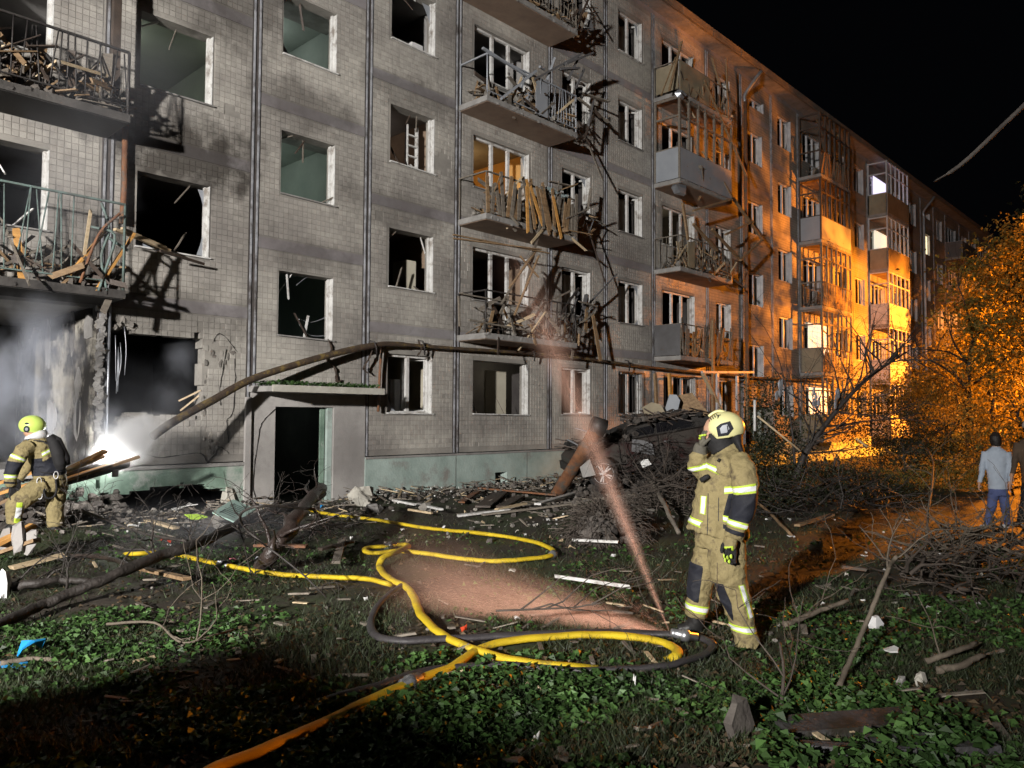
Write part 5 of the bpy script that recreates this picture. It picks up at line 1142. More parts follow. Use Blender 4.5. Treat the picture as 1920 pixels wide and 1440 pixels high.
def shrub(x, y, D_, bl, n, mat, label, seed, size=(.04, .09), bark='twig'):
    p = atD(x, y, D_); tree('shrub', (p.x, p.y, gz(p.x, p.y) if p.x < 24 else 0), 1.9, .035, [blob(*b) for b in bl], n, mat, label, seed, size, bark, 'shrub', lvl=2, group='shrubs along the path')
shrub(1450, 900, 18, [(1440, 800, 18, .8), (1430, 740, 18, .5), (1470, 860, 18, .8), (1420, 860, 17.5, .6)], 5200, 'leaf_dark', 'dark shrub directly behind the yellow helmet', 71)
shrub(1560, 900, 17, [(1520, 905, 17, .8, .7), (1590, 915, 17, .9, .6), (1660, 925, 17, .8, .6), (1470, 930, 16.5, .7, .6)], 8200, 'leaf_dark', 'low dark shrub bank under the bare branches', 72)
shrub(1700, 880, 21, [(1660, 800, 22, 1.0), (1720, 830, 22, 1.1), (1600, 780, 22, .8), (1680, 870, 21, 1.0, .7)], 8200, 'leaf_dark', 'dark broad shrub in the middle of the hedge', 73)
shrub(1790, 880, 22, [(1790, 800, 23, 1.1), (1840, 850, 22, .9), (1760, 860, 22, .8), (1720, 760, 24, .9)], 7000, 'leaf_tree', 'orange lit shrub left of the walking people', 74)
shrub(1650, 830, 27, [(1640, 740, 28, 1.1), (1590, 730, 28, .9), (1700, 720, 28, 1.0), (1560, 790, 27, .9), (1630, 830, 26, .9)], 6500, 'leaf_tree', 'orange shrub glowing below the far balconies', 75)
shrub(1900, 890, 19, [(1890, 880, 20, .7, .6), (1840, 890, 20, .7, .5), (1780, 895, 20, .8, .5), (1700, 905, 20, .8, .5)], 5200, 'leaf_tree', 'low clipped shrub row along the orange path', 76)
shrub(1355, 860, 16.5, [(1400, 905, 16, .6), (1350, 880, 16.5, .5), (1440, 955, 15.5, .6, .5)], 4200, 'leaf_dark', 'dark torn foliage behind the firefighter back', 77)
tree('shrub', (16.2, -12.5, 0), 2.4, .05, [(16.2, -12.6, 1.2, 1.1, 1.1, 1.1), (15.6, -13.4, 1.3, 1.0, .9, 1.1), (16.6, -12.4, 2.2, .9, .9, .8)], 7000, 'leaf_dark', 'dense dark shrub added out of view to screen the near ground from the street lamp', 78, (.08, .16), 'twig', 'shrub', group='shrubs along the path')  # unseen shrub added to keep street lamp light off the near ground
# bare fallen tree with bright edges against the orange wall
rg = random.Random(12); t = empty('bare_tree', atD(1490, 900, 17), 'bare leaning tree spreading black branches before the orange wall', 'tree')
m = MB(); main = [(1490, 900), (1510, 850), (1545, 800), (1590, 745), (1640, 700), (1700, 660)]
P = smooth_path([atD(x, y, 17+.1*i) for i, (x, y) in enumerate(main)], 4); m.tube(P, [.09*(1-.8*i/(len(P)-1)) for i in range(len(P))], 8)
rtv, upv = Vector(_r0), Vector((0, 0, 1))
for i in range(4, len(P)-1):
    for q in range(2):
        a = rg.uniform(.0, 2.3); v = (rtv*math.cos(a)+upv*math.sin(a)+Vector(_fh)*rg.gauss(0, .3)).normalized()
        branch(m, P[i], v, rg.uniform(.9, 1.9), .022, 2, rg, bend=.16)
for (x0, y0, x1, y1) in ((1510, 850, 1620, 830), (1490, 870, 1440, 640), (1545, 800, 1720, 790), (1500, 880, 1590, 940)):
    a, b = atD(x0, y0, 17.1), atD(x1, y1, 17.4); branch(m, a, (b-a).normalized(), (b-a).length, .03, 2, rg, bend=.1)
m.v = [tuple(Vector(v)-t.location) for v in m.v]; part(m, 'branches', 'bark', t)
for k, (a, b, lb) in enumerate((((1420, 780), (1500, 845), 'pale pole slanting down behind the helmet'), ((1415, 750), (1415, 808), 'thin white upright rod behind the helmet'), ((1605, 822), (1626, 838), 'short pale stick in the dark shrub'))):
    MB().tube([atD(*a, 16.3), atD(*b, 16.2)], .022 if k != 1 else .03, 6).obj('pole', 'white_paint' if k == 1 else 'wood_pale', None, lb, 'pole')
# cloths caught in the branches
for x, y, lb in ((1530, 742, 'pale rag hanging in the bare branches'), (1570, 748, 'second pale rag hanging in the bare branches'), (1462, 730, 'small rag at the tip of the dark shrub')):
    p = atD(x, y, 17); m = MB()
    for q in range(5): m.chunk(p+Vector((rnd(-.1, .1), rnd(-.04, .04), rnd(-.16, .16))), (.16, .05, .2))
    m.obj('rag', 'sheet_grey', None, lb, 'rag')
# slack cable in the upper right corner
MB().tube(smooth_path([atD(1752, 340, 9), atD(1800, 310, 8.6), atD(1870, 245, 8.2), atD(1960, 150, 7.8), atD(2100, -60, 7.4)], 6), [.010]*4+[.022]*21, 10).obj('overhead_cable', 'rubble_dark', None, 'pale broken cable end hanging in the black sky', 'cable')
# ------------------------------------------------------------------ people
TMP = bpy.data.scenes.new('workbench')
def rings(chain, n=18):
    """closed loft through (pos, ra, rb): ra in the picture plane, rb in depth"""
    m = MB(); P = [Vector(c[0]) for c in chain]; k = len(P); vs = []
    for i in range(k):
        t = (P[min(i+1, k-1)]-P[max(i-1, 0)]).normalized(); dep = Vector((0, 1, 0))
        dep = (dep-t*dep.dot(t)); dep = dep.normalized() if dep.length > .2 else t.orthogonal().normalized()
        s = t.cross(dep).normalized()
        for j in range(n):
            a = 2*PI*j/n; vs.append(P[i]+s*math.cos(a)*chain[i][1]+dep*math.sin(a)*chain[i][2])
    fs = [(i*n+j, i*n+(j+1) % n, (i+1)*n+(j+1) % n, (i+1)*n+j) for i in range(k-1) for j in range(n)]+[tuple(range(n-1, -1, -1)), tuple((k-1)*n+j for j in range(n))]
    m.add(vs, fs, True); return m
def fuse(mbs, vox=.012, smooth=4, fold=.006, seed=0, fs=9.):
    """union of lofts into one continuous skin with cloth folds"""
    m = MB()
    for b in mbs: m.add(b.v, b.f, True)
    me = m.mesh('skin', None); o = bpy.data.objects.new('tmp', me); TMP.collection.objects.link(o)
    r = o.modifiers.new('r', 'REMESH'); r.mode = 'VOXEL'; r.voxel_size = vox; r.use_smooth_shade = True
    s = o.modifiers.new('s', 'SMOOTH'); s.iterations = smooth; s.factor = .5
    with bpy.context.temp_override(scene=TMP, view_layer=TMP.view_layers[0]):
        dg = bpy.context.evaluated_depsgraph_get(); out = bpy.data.meshes.new_from_object(o.evaluated_get(dg))
    bpy.data.objects.remove(o)
    if fold:
        NR = np.empty(len(out.vertices)*3); out.vertices.foreach_get('normal', NR); NR = NR.reshape(-1, 3)
        CO = np.empty(len(out.vertices)*3); out.vertices.foreach_get('co', CO); CO = CO.reshape(-1, 3)
        for i, c_ in enumerate(CO.tolist()):
            c = Vector(c_); q = noise.noise((c.x*fs+seed, c.y*fs, c.z*fs*1.5))+.6*noise.noise((c.x*fs*2.3, c.y*fs*2.3+seed, c.z*fs*2.6))
            rdg = 1-abs(noise.noise((c.x*4+c.z*3.5, c.y*5, c.z*7.5-c.x*4+seed)))*2.6
            CO[i] += NR[i]*fold*(q*.7+max(0, rdg)**2*1.3)
        out.vertices.foreach_set('co', CO.ravel()); out.update()
    out.polygons.foreach_set('use_smooth', [True]*len(out.polygons)); return out
def skin(name, me, mat, parent):
    me.materials.clear(); me.materials.append(MATS[mat]); me.name = name; o = bpy.data.objects.new(name, me); COL.objects.link(o); o.parent = parent; return o
def patch(me, poly, off, name, mat, parent, pred=None, label=None):
    """piece of the body skin inside a convex outline, raised off it: badges, bands, knee pads"""
    bm = bmesh.new(); bm.from_mesh(me); bm.normal_update(); n = len(poly)
    cx = sum(p[0] for p in poly)/n; cz = sum(p[1] for p in poly)/n
    for i in range(n):
        a, b = poly[i], poly[(i+1) % n]; nx_, nz_ = (b[1]-a[1]), -(b[0]-a[0])
        if (cx-a[0])*nx_+(cz-a[1])*nz_ > 0: nx_, nz_ = -nx_, -nz_
        g = bm.verts[:]+bm.edges[:]+bm.faces[:]
        bmesh.ops.bisect_plane(bm, geom=g, plane_co=(a[0], 0, a[1]), plane_no=(nx_, 0, nz_), clear_outer=True)
    if pred:
        bmesh.ops.delete(bm, geom=[f for f in bm.faces if not pred(f.calc_center_median(), f.normal)], context='FACES')
    for v in bm.verts: v.co += v.normal*off
    if not bm.faces: bm.free(); return None
    seen = set(); isl = []
    for f0 in bm.faces:
        if f0 in seen: continue
        st = [f0]; seen.add(f0); cur = []
        while st:
            f = st.pop(); cur.append(f)
            for e in f.edges:
                for g in e.link_faces:
                    if g not in seen: seen.add(g); st.append(g)
        isl.append(cur)
    big = max(len(c) for c in isl); ob = None
    for cur in isl:
        if len(cur) < max(6, big*.12): continue
        ix = {}; V = []; Fs = []
        for f in cur:
            q = []
            for v in f.verts:
                if v not in ix: ix[v] = len(V); V.append(tuple(v.co))
                q.append(ix[v])
            Fs.append(q)
        o = bpy.data.meshes.new(name); o.from_pydata(V, [], Fs); o.polygons.foreach_set('use_smooth', [True]*len(Fs)); o.materials.append(MATS[mat])
        ob = bpy.data.objects.new(name, o); COL.objects.link(ob); ob.parent = parent
    bm.free(); return ob
pm('turnout', (.335, .275, .130), (.20, .16, .075), 7, .88, .9, 26, c3=(.11, .085, .05), c3t=.585, c3s=7, obj=True)
pm('navy', (.012, .014, .024), (.006, .007, .012), 6, .75, .3, 120, obj=True)
pm('reflect', (.84, .85, .85), (.70, .71, .72), 9, .35, .1, 60, obj=True); pm('lime', (.55, .72, .06), (.42, .58, .05), 6, .6, .1, obj=True)
pm('helmet_yellow', (.72, .70, .36), (.62, .59, .28), 3, .32, .05, obj=True); pm('helmet_lime', (.62, .80, .18), (.52, .70, .14), 3, .3, .05, obj=True)
pm('skin_tone', (.50, .30, .20), (.42, .24, .16), 6, .6, .1, obj=True); pm('black_cloth', (.014, .013, .014), (.007, .007, .008), 6, .8, .3, obj=True)
pm('boot', (.02, .019, .018), (.01, .01, .01), 6, .5, .2, obj=True); pm('glove_grey', (.14, .13, .10), (.06, .055, .045), 7, .8, .3, obj=True)
pm('denim', (.11, .14, .30), (.06, .08, .19), 5, .9, .2, obj=True); pm('shirt_pale', (.42, .48, .56), (.34, .40, .48), 5, .9, .2, obj=True)
pm('brown_jacket', (.10, .065, .04), (.05, .033, .022), 5, .85, .2, obj=True); pm('cap_grey', (.42, .36, .34), (.34, .29, .27), 5, .9, .2, obj=True); pm('hair_dark', (.02, .013, .01), (.01, .007, .006), 20, .6, .4, obj=True)
BASE_RZ = math.atan2(_r0[1], _r0[0])
def stand(px_, py_, D_, label, cat='person', z=None):
    p = atD(px_, py_, D_)
    if z is not None: p.z = z
    o = empty('person', p, label, cat); o.rotation_euler = (0, 0, BASE_RZ-math.atan((px_-960)/FPX)); return o
def hand(parent, wrist, fwd, side, mat, curl=.5, s=1., thumb=1, tip=None):
    """palm, four bent fingers of unequal length and a thumb, fused into one skin"""
    f = Vector(fwd).normalized(); sd = Vector(side); sd = (sd-f*sd.dot(f)).normalized(); nr = f.cross(sd)
    w_ = Vector(wrist); mbs = []
    def tb(pts, rs):
        m = MB(); m.tube(pts, rs, 8); mbs.append(m)
    tb([w_-f*.03*s, w_+f*.02*s], [.032*s, .034*s])
    for k in (-1, -.33, .33, 1): tb([w_, w_+f*.05*s+sd*k*.016*s, w_+f*.095*s+sd*k*.030*s], [.019*s, .019*s, .016*s])
    for k, L in ((-1, .062), (-.33, .076), (.33, .080), (1, .070)):
        p = w_+f*.092*s+sd*k*.030*s; d = f.copy(); P = [p-f*.012*s]
        for j, sg in enumerate((.42, .33, .25)):
            an = curl*(.55+.45*j); d = (d*math.cos(an)+nr*math.sin(an)).normalized() if j else (f*math.cos(an*.5)+nr*math.sin(an*.5)).normalized(); p = p+d*L*sg*1.05*s; P.append(p)
        tb(P, [.0125*s, .0118*s, .0105*s, .009*s])
    p = w_+f*.025*s+sd*thumb*.030*s; d = (f*.75+sd*thumb*.65+nr*.25).normalized(); P = [p, p+d*.034*s, p+(d+f*.4+nr*curl*.5).normalized()*.066*s, p+(d+f*.8+nr*curl).normalized()*.084*s]
    tb(P, [.018*s, .016*s, .0125*s, .010*s])
    return skin('hand', fuse(mbs, .0055, 2, 0), mat, parent)
SC_ = 677.
# ---- firefighter in the middle, side on, hand raised to his face
F1 = stand(1352, 1196, 6.43, 'firefighter in tan turnout gear and yellow helmet standing with one hand to his face', z=None)
F1.location.z = gz(F1.location.x, F1.location.y)-.01
Q = lambda zx, zy, c=0.: Vector(((zx-456)/SC_, -c, (1375-zy)/SC_))
q2 = lambda zx, zy: ((zx-456)/SC_, (1375-zy)/SC_)
ch = lambda L: rings([(Q(a, b, c), r1, r2) for a, b, c, r1, r2 in L])
torso = ch([(443, 778, 0, .252, .205), (446, 760, 0, .25, .205), (452, 700, 0, .238, .195), (462, 620, 0, .222, .185), (474, 540, 0, .222, .185), (486, 460, 0, .218, .195), (494, 400, 0, .19, .215), (500, 350, 0, .145, .19), (497, 315, 0, .10, .12), (488, 275, 0, .085, .085)])
hips = ch([(455, 740, 0, .20, .17), (452, 800, 0, .205, .175), (450, 850, 0, .19, .17)])
lg1 = ch([(492, 800, .09, .15, .12), (495, 900, .10, .150, .125), (500, 1000, .11, .135, .12), (520, 1090, .11, .125, .112), (550, 1180, .11, .105, .10), (575, 1260, .11, .092, .095), (588, 1330, .11, .095, .10), (592, 1372, .11, .10, .105)])
lg2 = ch([(408, 800, -.09, .13, .12), (392, 900, -.10, .125, .12), (365, 1000, -.10, .118, .11), (340, 1080, -.10, .112, .105), (330, 1170, -.10, .095, .095), (322, 1240, -.10, .092, .09), (318, 1262, -.10, .092, .09)])
ar1 = ch([(548, 350, .15, .085, .08), (572, 385, .20, .10, .095), (588, 470, .25, .098, .092), (592, 560, .27, .092, .085), (575, 630, .27, .085, .08), (545, 700, .26, .078, .075), (520, 768, .25, .075, .07)])
ar2 = ch([(455, 360, -.15, .09, .09), (400, 400, -.16, .088, .085), (345, 425, -.10, .082, .08), (330, 395, -.04, .075, .072), (338, 345, 0, .068, .065), (345, 318, .01, .064, .062)])
me = fuse([torso, hips, lg1, lg2, ar1, ar2], .0105, 3, .0105, 2)
b1 = skin('turnout_suit', me, 'turnout', F1)
arm = lambda c, n: -c.y > .155; notarm = lambda c, n: -c.y <= .165
def band(poly, pred=None, ref=True, me=me, par=F1, q2=q2):
    P = [q2(*p) for p in poly]
    patch(me, P, .0035, 'band_edge', 'lime', par, pred)
    if ref:
        a, b, c, d = poly                         # a-b upper edge, c-d lower edge
        k = .24; up = [(a[0]+(d[0]-a[0])*k, a[1]+(d[1]-a[1])*k), (b[0]+(c[0]-b[0])*k, b[1]+(c[1]-b[1])*k), (b[0]+(c[0]-b[0])*(1-k), b[1]+(c[1]-b[1])*(1-k)), (a[0]+(d[0]-a[0])*(1-k), a[1]+(d[1]-a[1])*(1-k))]
        patch(me, [q2(*p) for p in up], .0052, 'reflective_band', 'reflect', par, pred)
band([(382, 372), (470, 402), (470, 440), (378, 404)], lambda c, n: -c.y > -.02 and -c.y < .2)
band([(275, 408), (385, 376), (390, 408), (280, 440)], lambda c, n: c.x < (395-456)/SC_)
band([(478, 500), (640, 470), (640, 520), (478, 540)], arm)
patch(me, [q2(*p) for p in ((500, 540), (650, 521), (640, 690), (470, 660))], .003, 'elbow_panel', 'navy', F1, arm)
band([(470, 655), (600, 688), (592, 722), (470, 690)], arm)
patch(me, [q2(*p) for p in ((470, 705), (585, 738), (580, 762), (470, 728))], .003, 'cuff_strip', 'navy', F1, arm)
band([(260, 672), (640, 760), (640, 800), (260, 712)], lambda c, n: -c.y <= .17 and abs(n.z) < .8)
patch(me, [q2(*p) for p in ((352, 557), (386, 557), (376, 660), (346, 655))], .004, 'band_edge', 'lime', F1, lambda c, n: n.y < .2 and -c.y < .22)
patch(me, [q2(*p) for p in ((357, 560), (380, 560), (371, 656), (351, 652))], .0055, 'reflective_band', 'reflect', F1, lambda c, n: n.y < .2 and -c.y < .22)
near = lambda c, n: -c.y > 0.0; farl = lambda c, n: -c.y < .0
patch(me, [q2(*p) for p in ((422, 1028), (500, 1030), (512, 1130), (560, 1245), (515, 1225), (455, 1130))], .004, 'knee_pad', 'navy', F1, lambda c, n: -c.y > .0 and n.y < .5)
patch(me, [q2(*p) for p in ((285, 950), (362, 965), (345, 1080), (332, 1175), (262, 1150), (272, 1050))], .004, 'knee_pad', 'navy', F1, lambda c, n: -c.y < .02 and n.y < .6)
band([(500, 1245), (680, 1262), (680, 1300), (500, 1282)], near)
band([(220, 1172), (420, 1208), (420, 1252), (220, 1216)], farl)
patch(me, [q2(*p) for p in ((548, 1034), (578, 1028), (628, 1200), (602, 1212))], .004, 'band_edge', 'lime', F1, lambda c, n: n.y < 0 and -c.y > 0)
patch(me, [q2(*p) for p in ((554, 1036), (573, 1032), (621, 1200), (607, 1208))], .0055, 'reflective_band', 'reflect', F1, lambda c, n: n.y < 0 and -c.y > 0)
# seams, flap, torch clip
for a, b in (((392, 540), (386, 770)), ((448, 560), (446, 690))):
    P = smooth_path([Q(*a, .0), Q((a[0]+b[0])/2, (a[1]+b[1])/2, 0), Q(*b, 0)], 4)
    patch(me, [q2(a[0]-2, a[1]), q2(a[0]+2, a[1]), q2(b[0]+2, b[1]), q2(b[0]-2, b[1])], .001, 'seam', 'navy', F1, lambda c, n: n.y < 0 and -c.y < .2)
part(ch([(352, 470, .17, .02, .02), (378, 452, .18, .022, .02), (398, 442, .18, .018, .018)]), 'torch', 'black_cloth', F1)
part(ch([(446, 362, .20, .012, .015), (456, 345, .20, .012, .015)]), 'radio_clip', 'black_cloth', F1)
# boots
for (L, nm) in (([(318, 1250, -.10, .07, .075), (316, 1300, -.10, .075, .07), (300, 1335, -.10, .085, .06)], 0), ([(592, 1355, .11, .07, .075), (585, 1375, .11, .08, .07)], 1)):
    x0 = 300 if nm == 0 else 585; y0 = 1340 if nm == 0 else 1375; c = -.10 if nm == 0 else .11
    toe = ch([(x0+35, y0-6, c, .045, .05), (x0, y0-6, c, .05, .055), (x0-45, y0, c, .045, .055), (x0-88, y0+2, c, .034, .045)]); 
    skin('boot', fuse([ch(L), toe], .011, 2, 0), 'boot', F1)
# gloves: hanging left hand with lime armour, right hand at the mouth holding a radio
h1_ = hand(F1, Q(515, 775, .26), (-.10, -.05, -1), (1, .2, 0), 'black_cloth', .55, 1.25, -1)
gm = fuse([ch([(515, 765, .26, .052, .05), (505, 800, .27, .058, .045), (498, 830, .275, .05, .04)])], .009, 2, 0)
skin('glove_cuff', gm, 'turnout', F1)
for a in (((478, 815), (520, 808), (524, 838), (482, 842)),): 
    patch(gm, [q2(*p) for p in a], .006, 'glove_armour', 'lime', F1, lambda c, n: n.y < .1)
    patch(gm, [q2(*p) for p in ((490, 820), (510, 818), (512, 832), (494, 834))], .009, 'glove_armour', 'black_cloth', F1, lambda c, n: n.y < .1)
for x, y in ((474, 862), (492, 868), (510, 862), (480, 884), (500, 890)): part(MB().chunk(Q(x, y, .33), (.022, .012, .03)), 'glove_armour', 'lime', F1)
h2_ = hand(F1, Q(352, 300, .02), (.12, .0, 1), (.2, -1, 0), 'glove_grey', .9, 1.2, 1)
skin('glove_cuff', fuse([ch([(345, 322, .01, .062, .06), (350, 295, .02, .058, .052), (356, 270, .03, .05, .05)])], .01, 2, .003), 'glove_grey', F1)
for x, y in ((350, 222), (362, 218), (374, 216), (346, 236)): part(MB().chunk(Q(x, y, .08), (.03, .02, .016)), 'glove_armour', 'lime', F1)
part(ch([(380, 262, .0, .028, .03), (385, 235, .0, .03, .032), (392, 205, 0, .026, .03)]), 'handheld_radio', 'black_cloth', F1)
# head: face, balaclava, helmet
skin('head', fuse([ch([(455, 255, 0, .085, .075), (440, 225, 0, .11, .085), (445, 190, 0, .12, .088), (455, 150, 0, .11, .085), (460, 115, 0, .07, .06)]), ch([(405, 190, 0, .03, .03), (392, 206, 0, .024, .022), (402, 218, 0, .02, .022)])], .010, 2, 0), 'skin_tone', F1)
skin('balaclava', fuse([ch([(478, 300, 0, .11, .10), (465, 270, 0, .105, .095), (450, 240, 0, .115, .092), (452, 205, 0, .118, .095)]), ch([(415, 240, 0, .05, .06), (405, 222, 0, .04, .05)])], .011, 3, .003), 'black_cloth', F1)
def dome(cx, cy, c, rx, ry, rz_, cut, tilt=0, n=56, m=30):
    mb = MB(); vs = []
    for i in range(m+1):
        th = PI*i/m*cut
        for j in range(n):
            a = 2*PI*j/n; x, y, z = math.sin(th)*math.cos(a)*rx, math.sin(th)*math.sin(a)*ry, math.cos(th)*rz_
            vs.append((x, y, z))
    c_, s_ = math.cos(tilt), math.sin(tilt); o = Q(cx, cy, c)
    vs = [(o.x+x*c_-z*s_, o.y+y, o.z+x*s_+z*c_) for x, y, z in vs]
    mb.add(vs, [(i*n+j, (i+1)*n+j, (i+1)*n+(j+1) % n, i*n+(j+1) % n) for i in range(m) for j in range(n)], True); return mb
def shell(mb, th, cutpoly=None):
    me_ = mb.mesh('helmet', None); bm = bmesh.new(); bm.from_mesh(me_)
    bmesh.ops.remove_doubles(bm, verts=bm.verts[:], dist=.0005)
    if cutpoly:
        for a, b, keep in cutpoly:
            nx_, nz_ = (b[1]-a[1]), -(b[0]-a[0])
            if (keep[0]-a[0])*nx_+(keep[1]-a[1])*nz_ > 0: nx_, nz_ = -nx_, -nz_
            bmesh.ops.bisect_plane(bm, geom=bm.verts[:]+bm.edges[:]+bm.faces[:], plane_co=(a[0], 0, a[1]), plane_no=(nx_, 0, nz_), clear_outer=True)
    bmesh.ops.recalc_face_normals(bm, faces=bm.faces[:])
    bm.to_mesh(me_); bm.free(); me_.polygons.foreach_set('use_smooth', [True]*len(me_.polygons)); return me_
hd = dome(488, 178, 0, .158, .135, .142, .93, .1)
hm = shell(hd, .01, [(q2(372, 172), q2(440, 238), q2(500, 150)), (q2(440, 240), q2(600, 212), q2(500, 150))])
hl = skin('helmet', hm, 'helmet_yellow', F1); sm = hl.modifiers.new('t', 'SOLIDIFY'); sm.thickness = .012; sm.offset = -1
hm2 = hm
patch(hm2, [q2(*p) for p in ((438, 172), (462, 152), (512, 138), (530, 178), (500, 216), (448, 224))], .004, 'side_plate', 'navy', F1, lambda c, n: c.y < 0)
patch(hm2, [q2(*p) for p in ((458, 178), (472, 162), (496, 156), (508, 180), (494, 200), (464, 206))], .008, 'side_plate_vent', 'sheet_grey', F1, lambda c, n: c.y < 0)
for k in range(3): patch(hm2, [q2(*p) for p in ((466+k*14, 164), (471+k*14, 162), (476+k*14, 200), (471+k*14, 202))], .010, 'vent_slot', 'navy', F1, lambda c, n: c.y < 0)
for k in range(5): patch(hm2, [q2(*p) for p in ((392+k*11, 128-k*7), (396+k*11, 125-k*7), (404+k*11, 138-k*7), (400+k*11, 141-k*7))], .003, 'vent_slot', 'navy', F1, lambda c, n: c.y < .02)
# the dark scribbled mark on the shell
for a, b in (((446, 124), (452, 106)), ((448, 106), (462, 104)), ((458, 122), (462, 104)), ((464, 106), (468, 120)), ((468, 120), (476, 106)), ((476, 106), (478, 118)), ((444, 122), (452, 122))):
    d = 2.2; patch(hm2, [q2(a[0]-d, a[1]), q2(a[0]+d, a[1]), q2(b[0]+d, b[1]), q2(b[0]-d, b[1])] if abs(a[1]-b[1]) > 5 else [q2(a[0], a[1]-d), q2(a[0], a[1]+d), q2(b[0], b[1]+d), q2(b[0], b[1]-d)], .003, 'helmet_mark', 'navy', F1, lambda c, n: c.y < 0)
part(MB().tube([Q(372+i*4, 172-math.sin(i/14*PI)*8+i*3.6, .125*math.cos((i-7)/7*1.2)*0) for i in range(3)], .008, 6), 'brim_edge', 'helmet_yellow', F1)
cr = MB(); L = [Q(400+i*9.6, 0, 0) for i in range(18)]
cr.tube([Q(395+i*10, 132-62*math.sin((i+1.5)/19*PI)**.8+(i*i*.2), 0) for i in range(17)], .012, 8); part(cr, 'crest', 'helmet_yellow', F1)
# neck curtain of the helmet
nc = rings([(Q(545, 215, 0), .06, .11), (Q(560, 270, 0), .035, .13), (Q(585, 330, 0), .02, .14)]); part(nc, 'neck_guard', 'black_cloth', F1)

# ---- stooping firefighter at the left, seen from behind
F2 = stand(72, 1000, 10.5, 'stooping firefighter with lime helmet and black breathing set beside the orange planks'); 
Q = lambda zx, zy, c=0.: Vector(((zx-357)/SC_, -c, (1190-zy)/SC_)); q2 = lambda zx, zy: ((zx-357)/SC_, (1190-zy)/SC_)
ch = lambda L: rings([(Q(a, b, c), r1, r2) for a, b, c, r1, r2 in L])
torso = ch([(440, 700, 0, .19, .17), (430, 640, 0, .20, .17), (410, 560, 0, .195, .17), (380, 470, 0, .185, .19), (345, 400, 0, .165, .21), (320, 345, 0, .12, .16), (305, 310, 0, .075, .08), (295, 275, 0, .07, .07)])
hips = ch([(450, 660, 0, .185, .17), (440, 740, 0, .19, .18), (420, 790, 0, .15, .15)])
l1 = ch([(390, 740, .09, .13, .13), (300, 800, .13, .135, .13), (200, 880, .16, .125, .12), (165, 920, .16, .11, .11), (165, 1000, .15, .098, .10), (170, 1070, .14, .092, .095)])
l2 = ch([(490, 740, -.09, .14, .14), (495, 830, -.09, .125, .125), (485, 920, -.08, .115, .115), (485, 1010, -.07, .105, .105), (490, 1090, -.07, .108, .105), (492, 1140, -.07, .10, .10)])
a1 = ch([(270, 380, .14, .10, .10), (215, 430, .20, .098, .095), (165, 520, .23, .088, .085), (138, 600, .22, .08, .078), (132, 680, .20, .074, .072), (140, 735, .18, .066, .065)])
a2 = ch([(350, 400, -.18, .10, .09), (280, 520, -.26, .085, .08), (220, 640, -.28, .07, .07), (190, 700, -.26, .06, .06)])
me2 = fuse([torso, hips, l1, l2, a1, a2], .012, 3, .008, 5)
skin('turnout_suit', me2, 'turnout', F2)
arm = lambda c, n: -c.y > .10
bnd = lambda P, pr=None: band(P, pr, True, me2, F2, q2)
patch(me2, [q2(*p) for p in ((60, 500), (300, 540), (300, 640), (60, 625))], .003, 'elbow_panel', 'navy', F2, arm)
patch(me2, [q2(*p) for p in ((290, 500), (570, 470), (580, 650), (280, 660))], .004, 'back_panel', 'navy', F2, lambda c, n: -c.y <= .185 and n.y < .3 or -c.y < .12)
bnd([(130, 440), (290, 515), (275, 545), (120, 475)], arm)
bnd([(60, 626), (200, 634), (200, 672), (60, 664)], arm)
patch(me2, [q2(*p) for p in ((60, 690), (200, 700), (200, 718), (60, 708))], .003, 'cuff_strip', 'navy', F2, arm)
bnd([(360, 440), (425, 405), (435, 440), (370, 480)], lambda c, n: n.y < 0 and -c.y < .25)
bnd([(185, 880), (228, 882), (210, 1075), (166, 1060)], lambda c, n: n.y < 0 and -c.y > .03)
# breathing set: back plate, cylinder, straps
bp_ = fuse([ch([(420, 300, .20, .05, .05), (455, 350, .24, .075, .07), (490, 450, .25, .085, .08), (510, 540, .23, .08, .08), (520, 590, .20, .06, .06)])], .012, 2, 0)
pk = skin('breathing_pack', bp_, 'black_cloth', F2)
part(ch([(440, 290, .16, .03, .03), (470, 330, .22, .07, .06), (540, 500, .22, .075, .065), (555, 560, .2, .06, .05)]), 'air_cylinder', 'black_cloth', F2)
for L in ([(300, 330, .19), (370, 340, .22), (430, 380, .24)], [(360, 620, .19), (440, 630, .2), (520, 620, .17)]):
    P = smooth_path([Q(*p) for p in L], 4); m = MB()
    for a, b in zip(P[:-1], P[1:]): m.beam(a, b, .045, .012)
    part(m, 'strap', 'black_cloth', F2)
for (x, y) in ((350, 700), (385, 760), (360, 830), (480, 650)):
    P = [Q(x+18*math.cos(a), y+34*math.sin(a), .21) for a in np.linspace(0, 2*PI, 13)]; part(MB().tube(P, .007, 6), 'carabiner', 'alloy', F2)
part(MB().tube(smooth_path([Q(390, 700, .2), Q(390, 800, .22), Q(415, 855, .22), (Q(465, 850, .2)), Q(488, 790, .19), Q(480, 690, .18)], 5), .014, 7), 'rope_loop', 'black_cloth', F2)
hand(F2, Q(140, 735, .18), (.15, .0, -1), (1, .3, 0), 'black_cloth', .6, 1.25, 1)
hand(F2, Q(188, 708, -.26), (-.2, .2, -1), (1, .2, 0), 'black_cloth', .6, 1.2, -1)
for (x, y, c) in ((172, 1075, .14), (492, 1140, -.07)):
    skin('boot', fuse([ch([(x, y-20, c, .08, .08), (x, y+30, c, .08, .075)]), ch([(x+20, y+38, c, .045, .05), (x-20, y+40, c, .05, .055), (x-70, y+45, c, .04, .05)])], .012, 2, 0), 'boot', F2)
skin('head', fuse([ch([(300, 300, 0, .075, .075), (280, 260, 0, .10, .085), (280, 200, 0, .11, .09), (285, 150, 0, .08, .07)])], .012, 2, 0), 'skin_tone', F2)
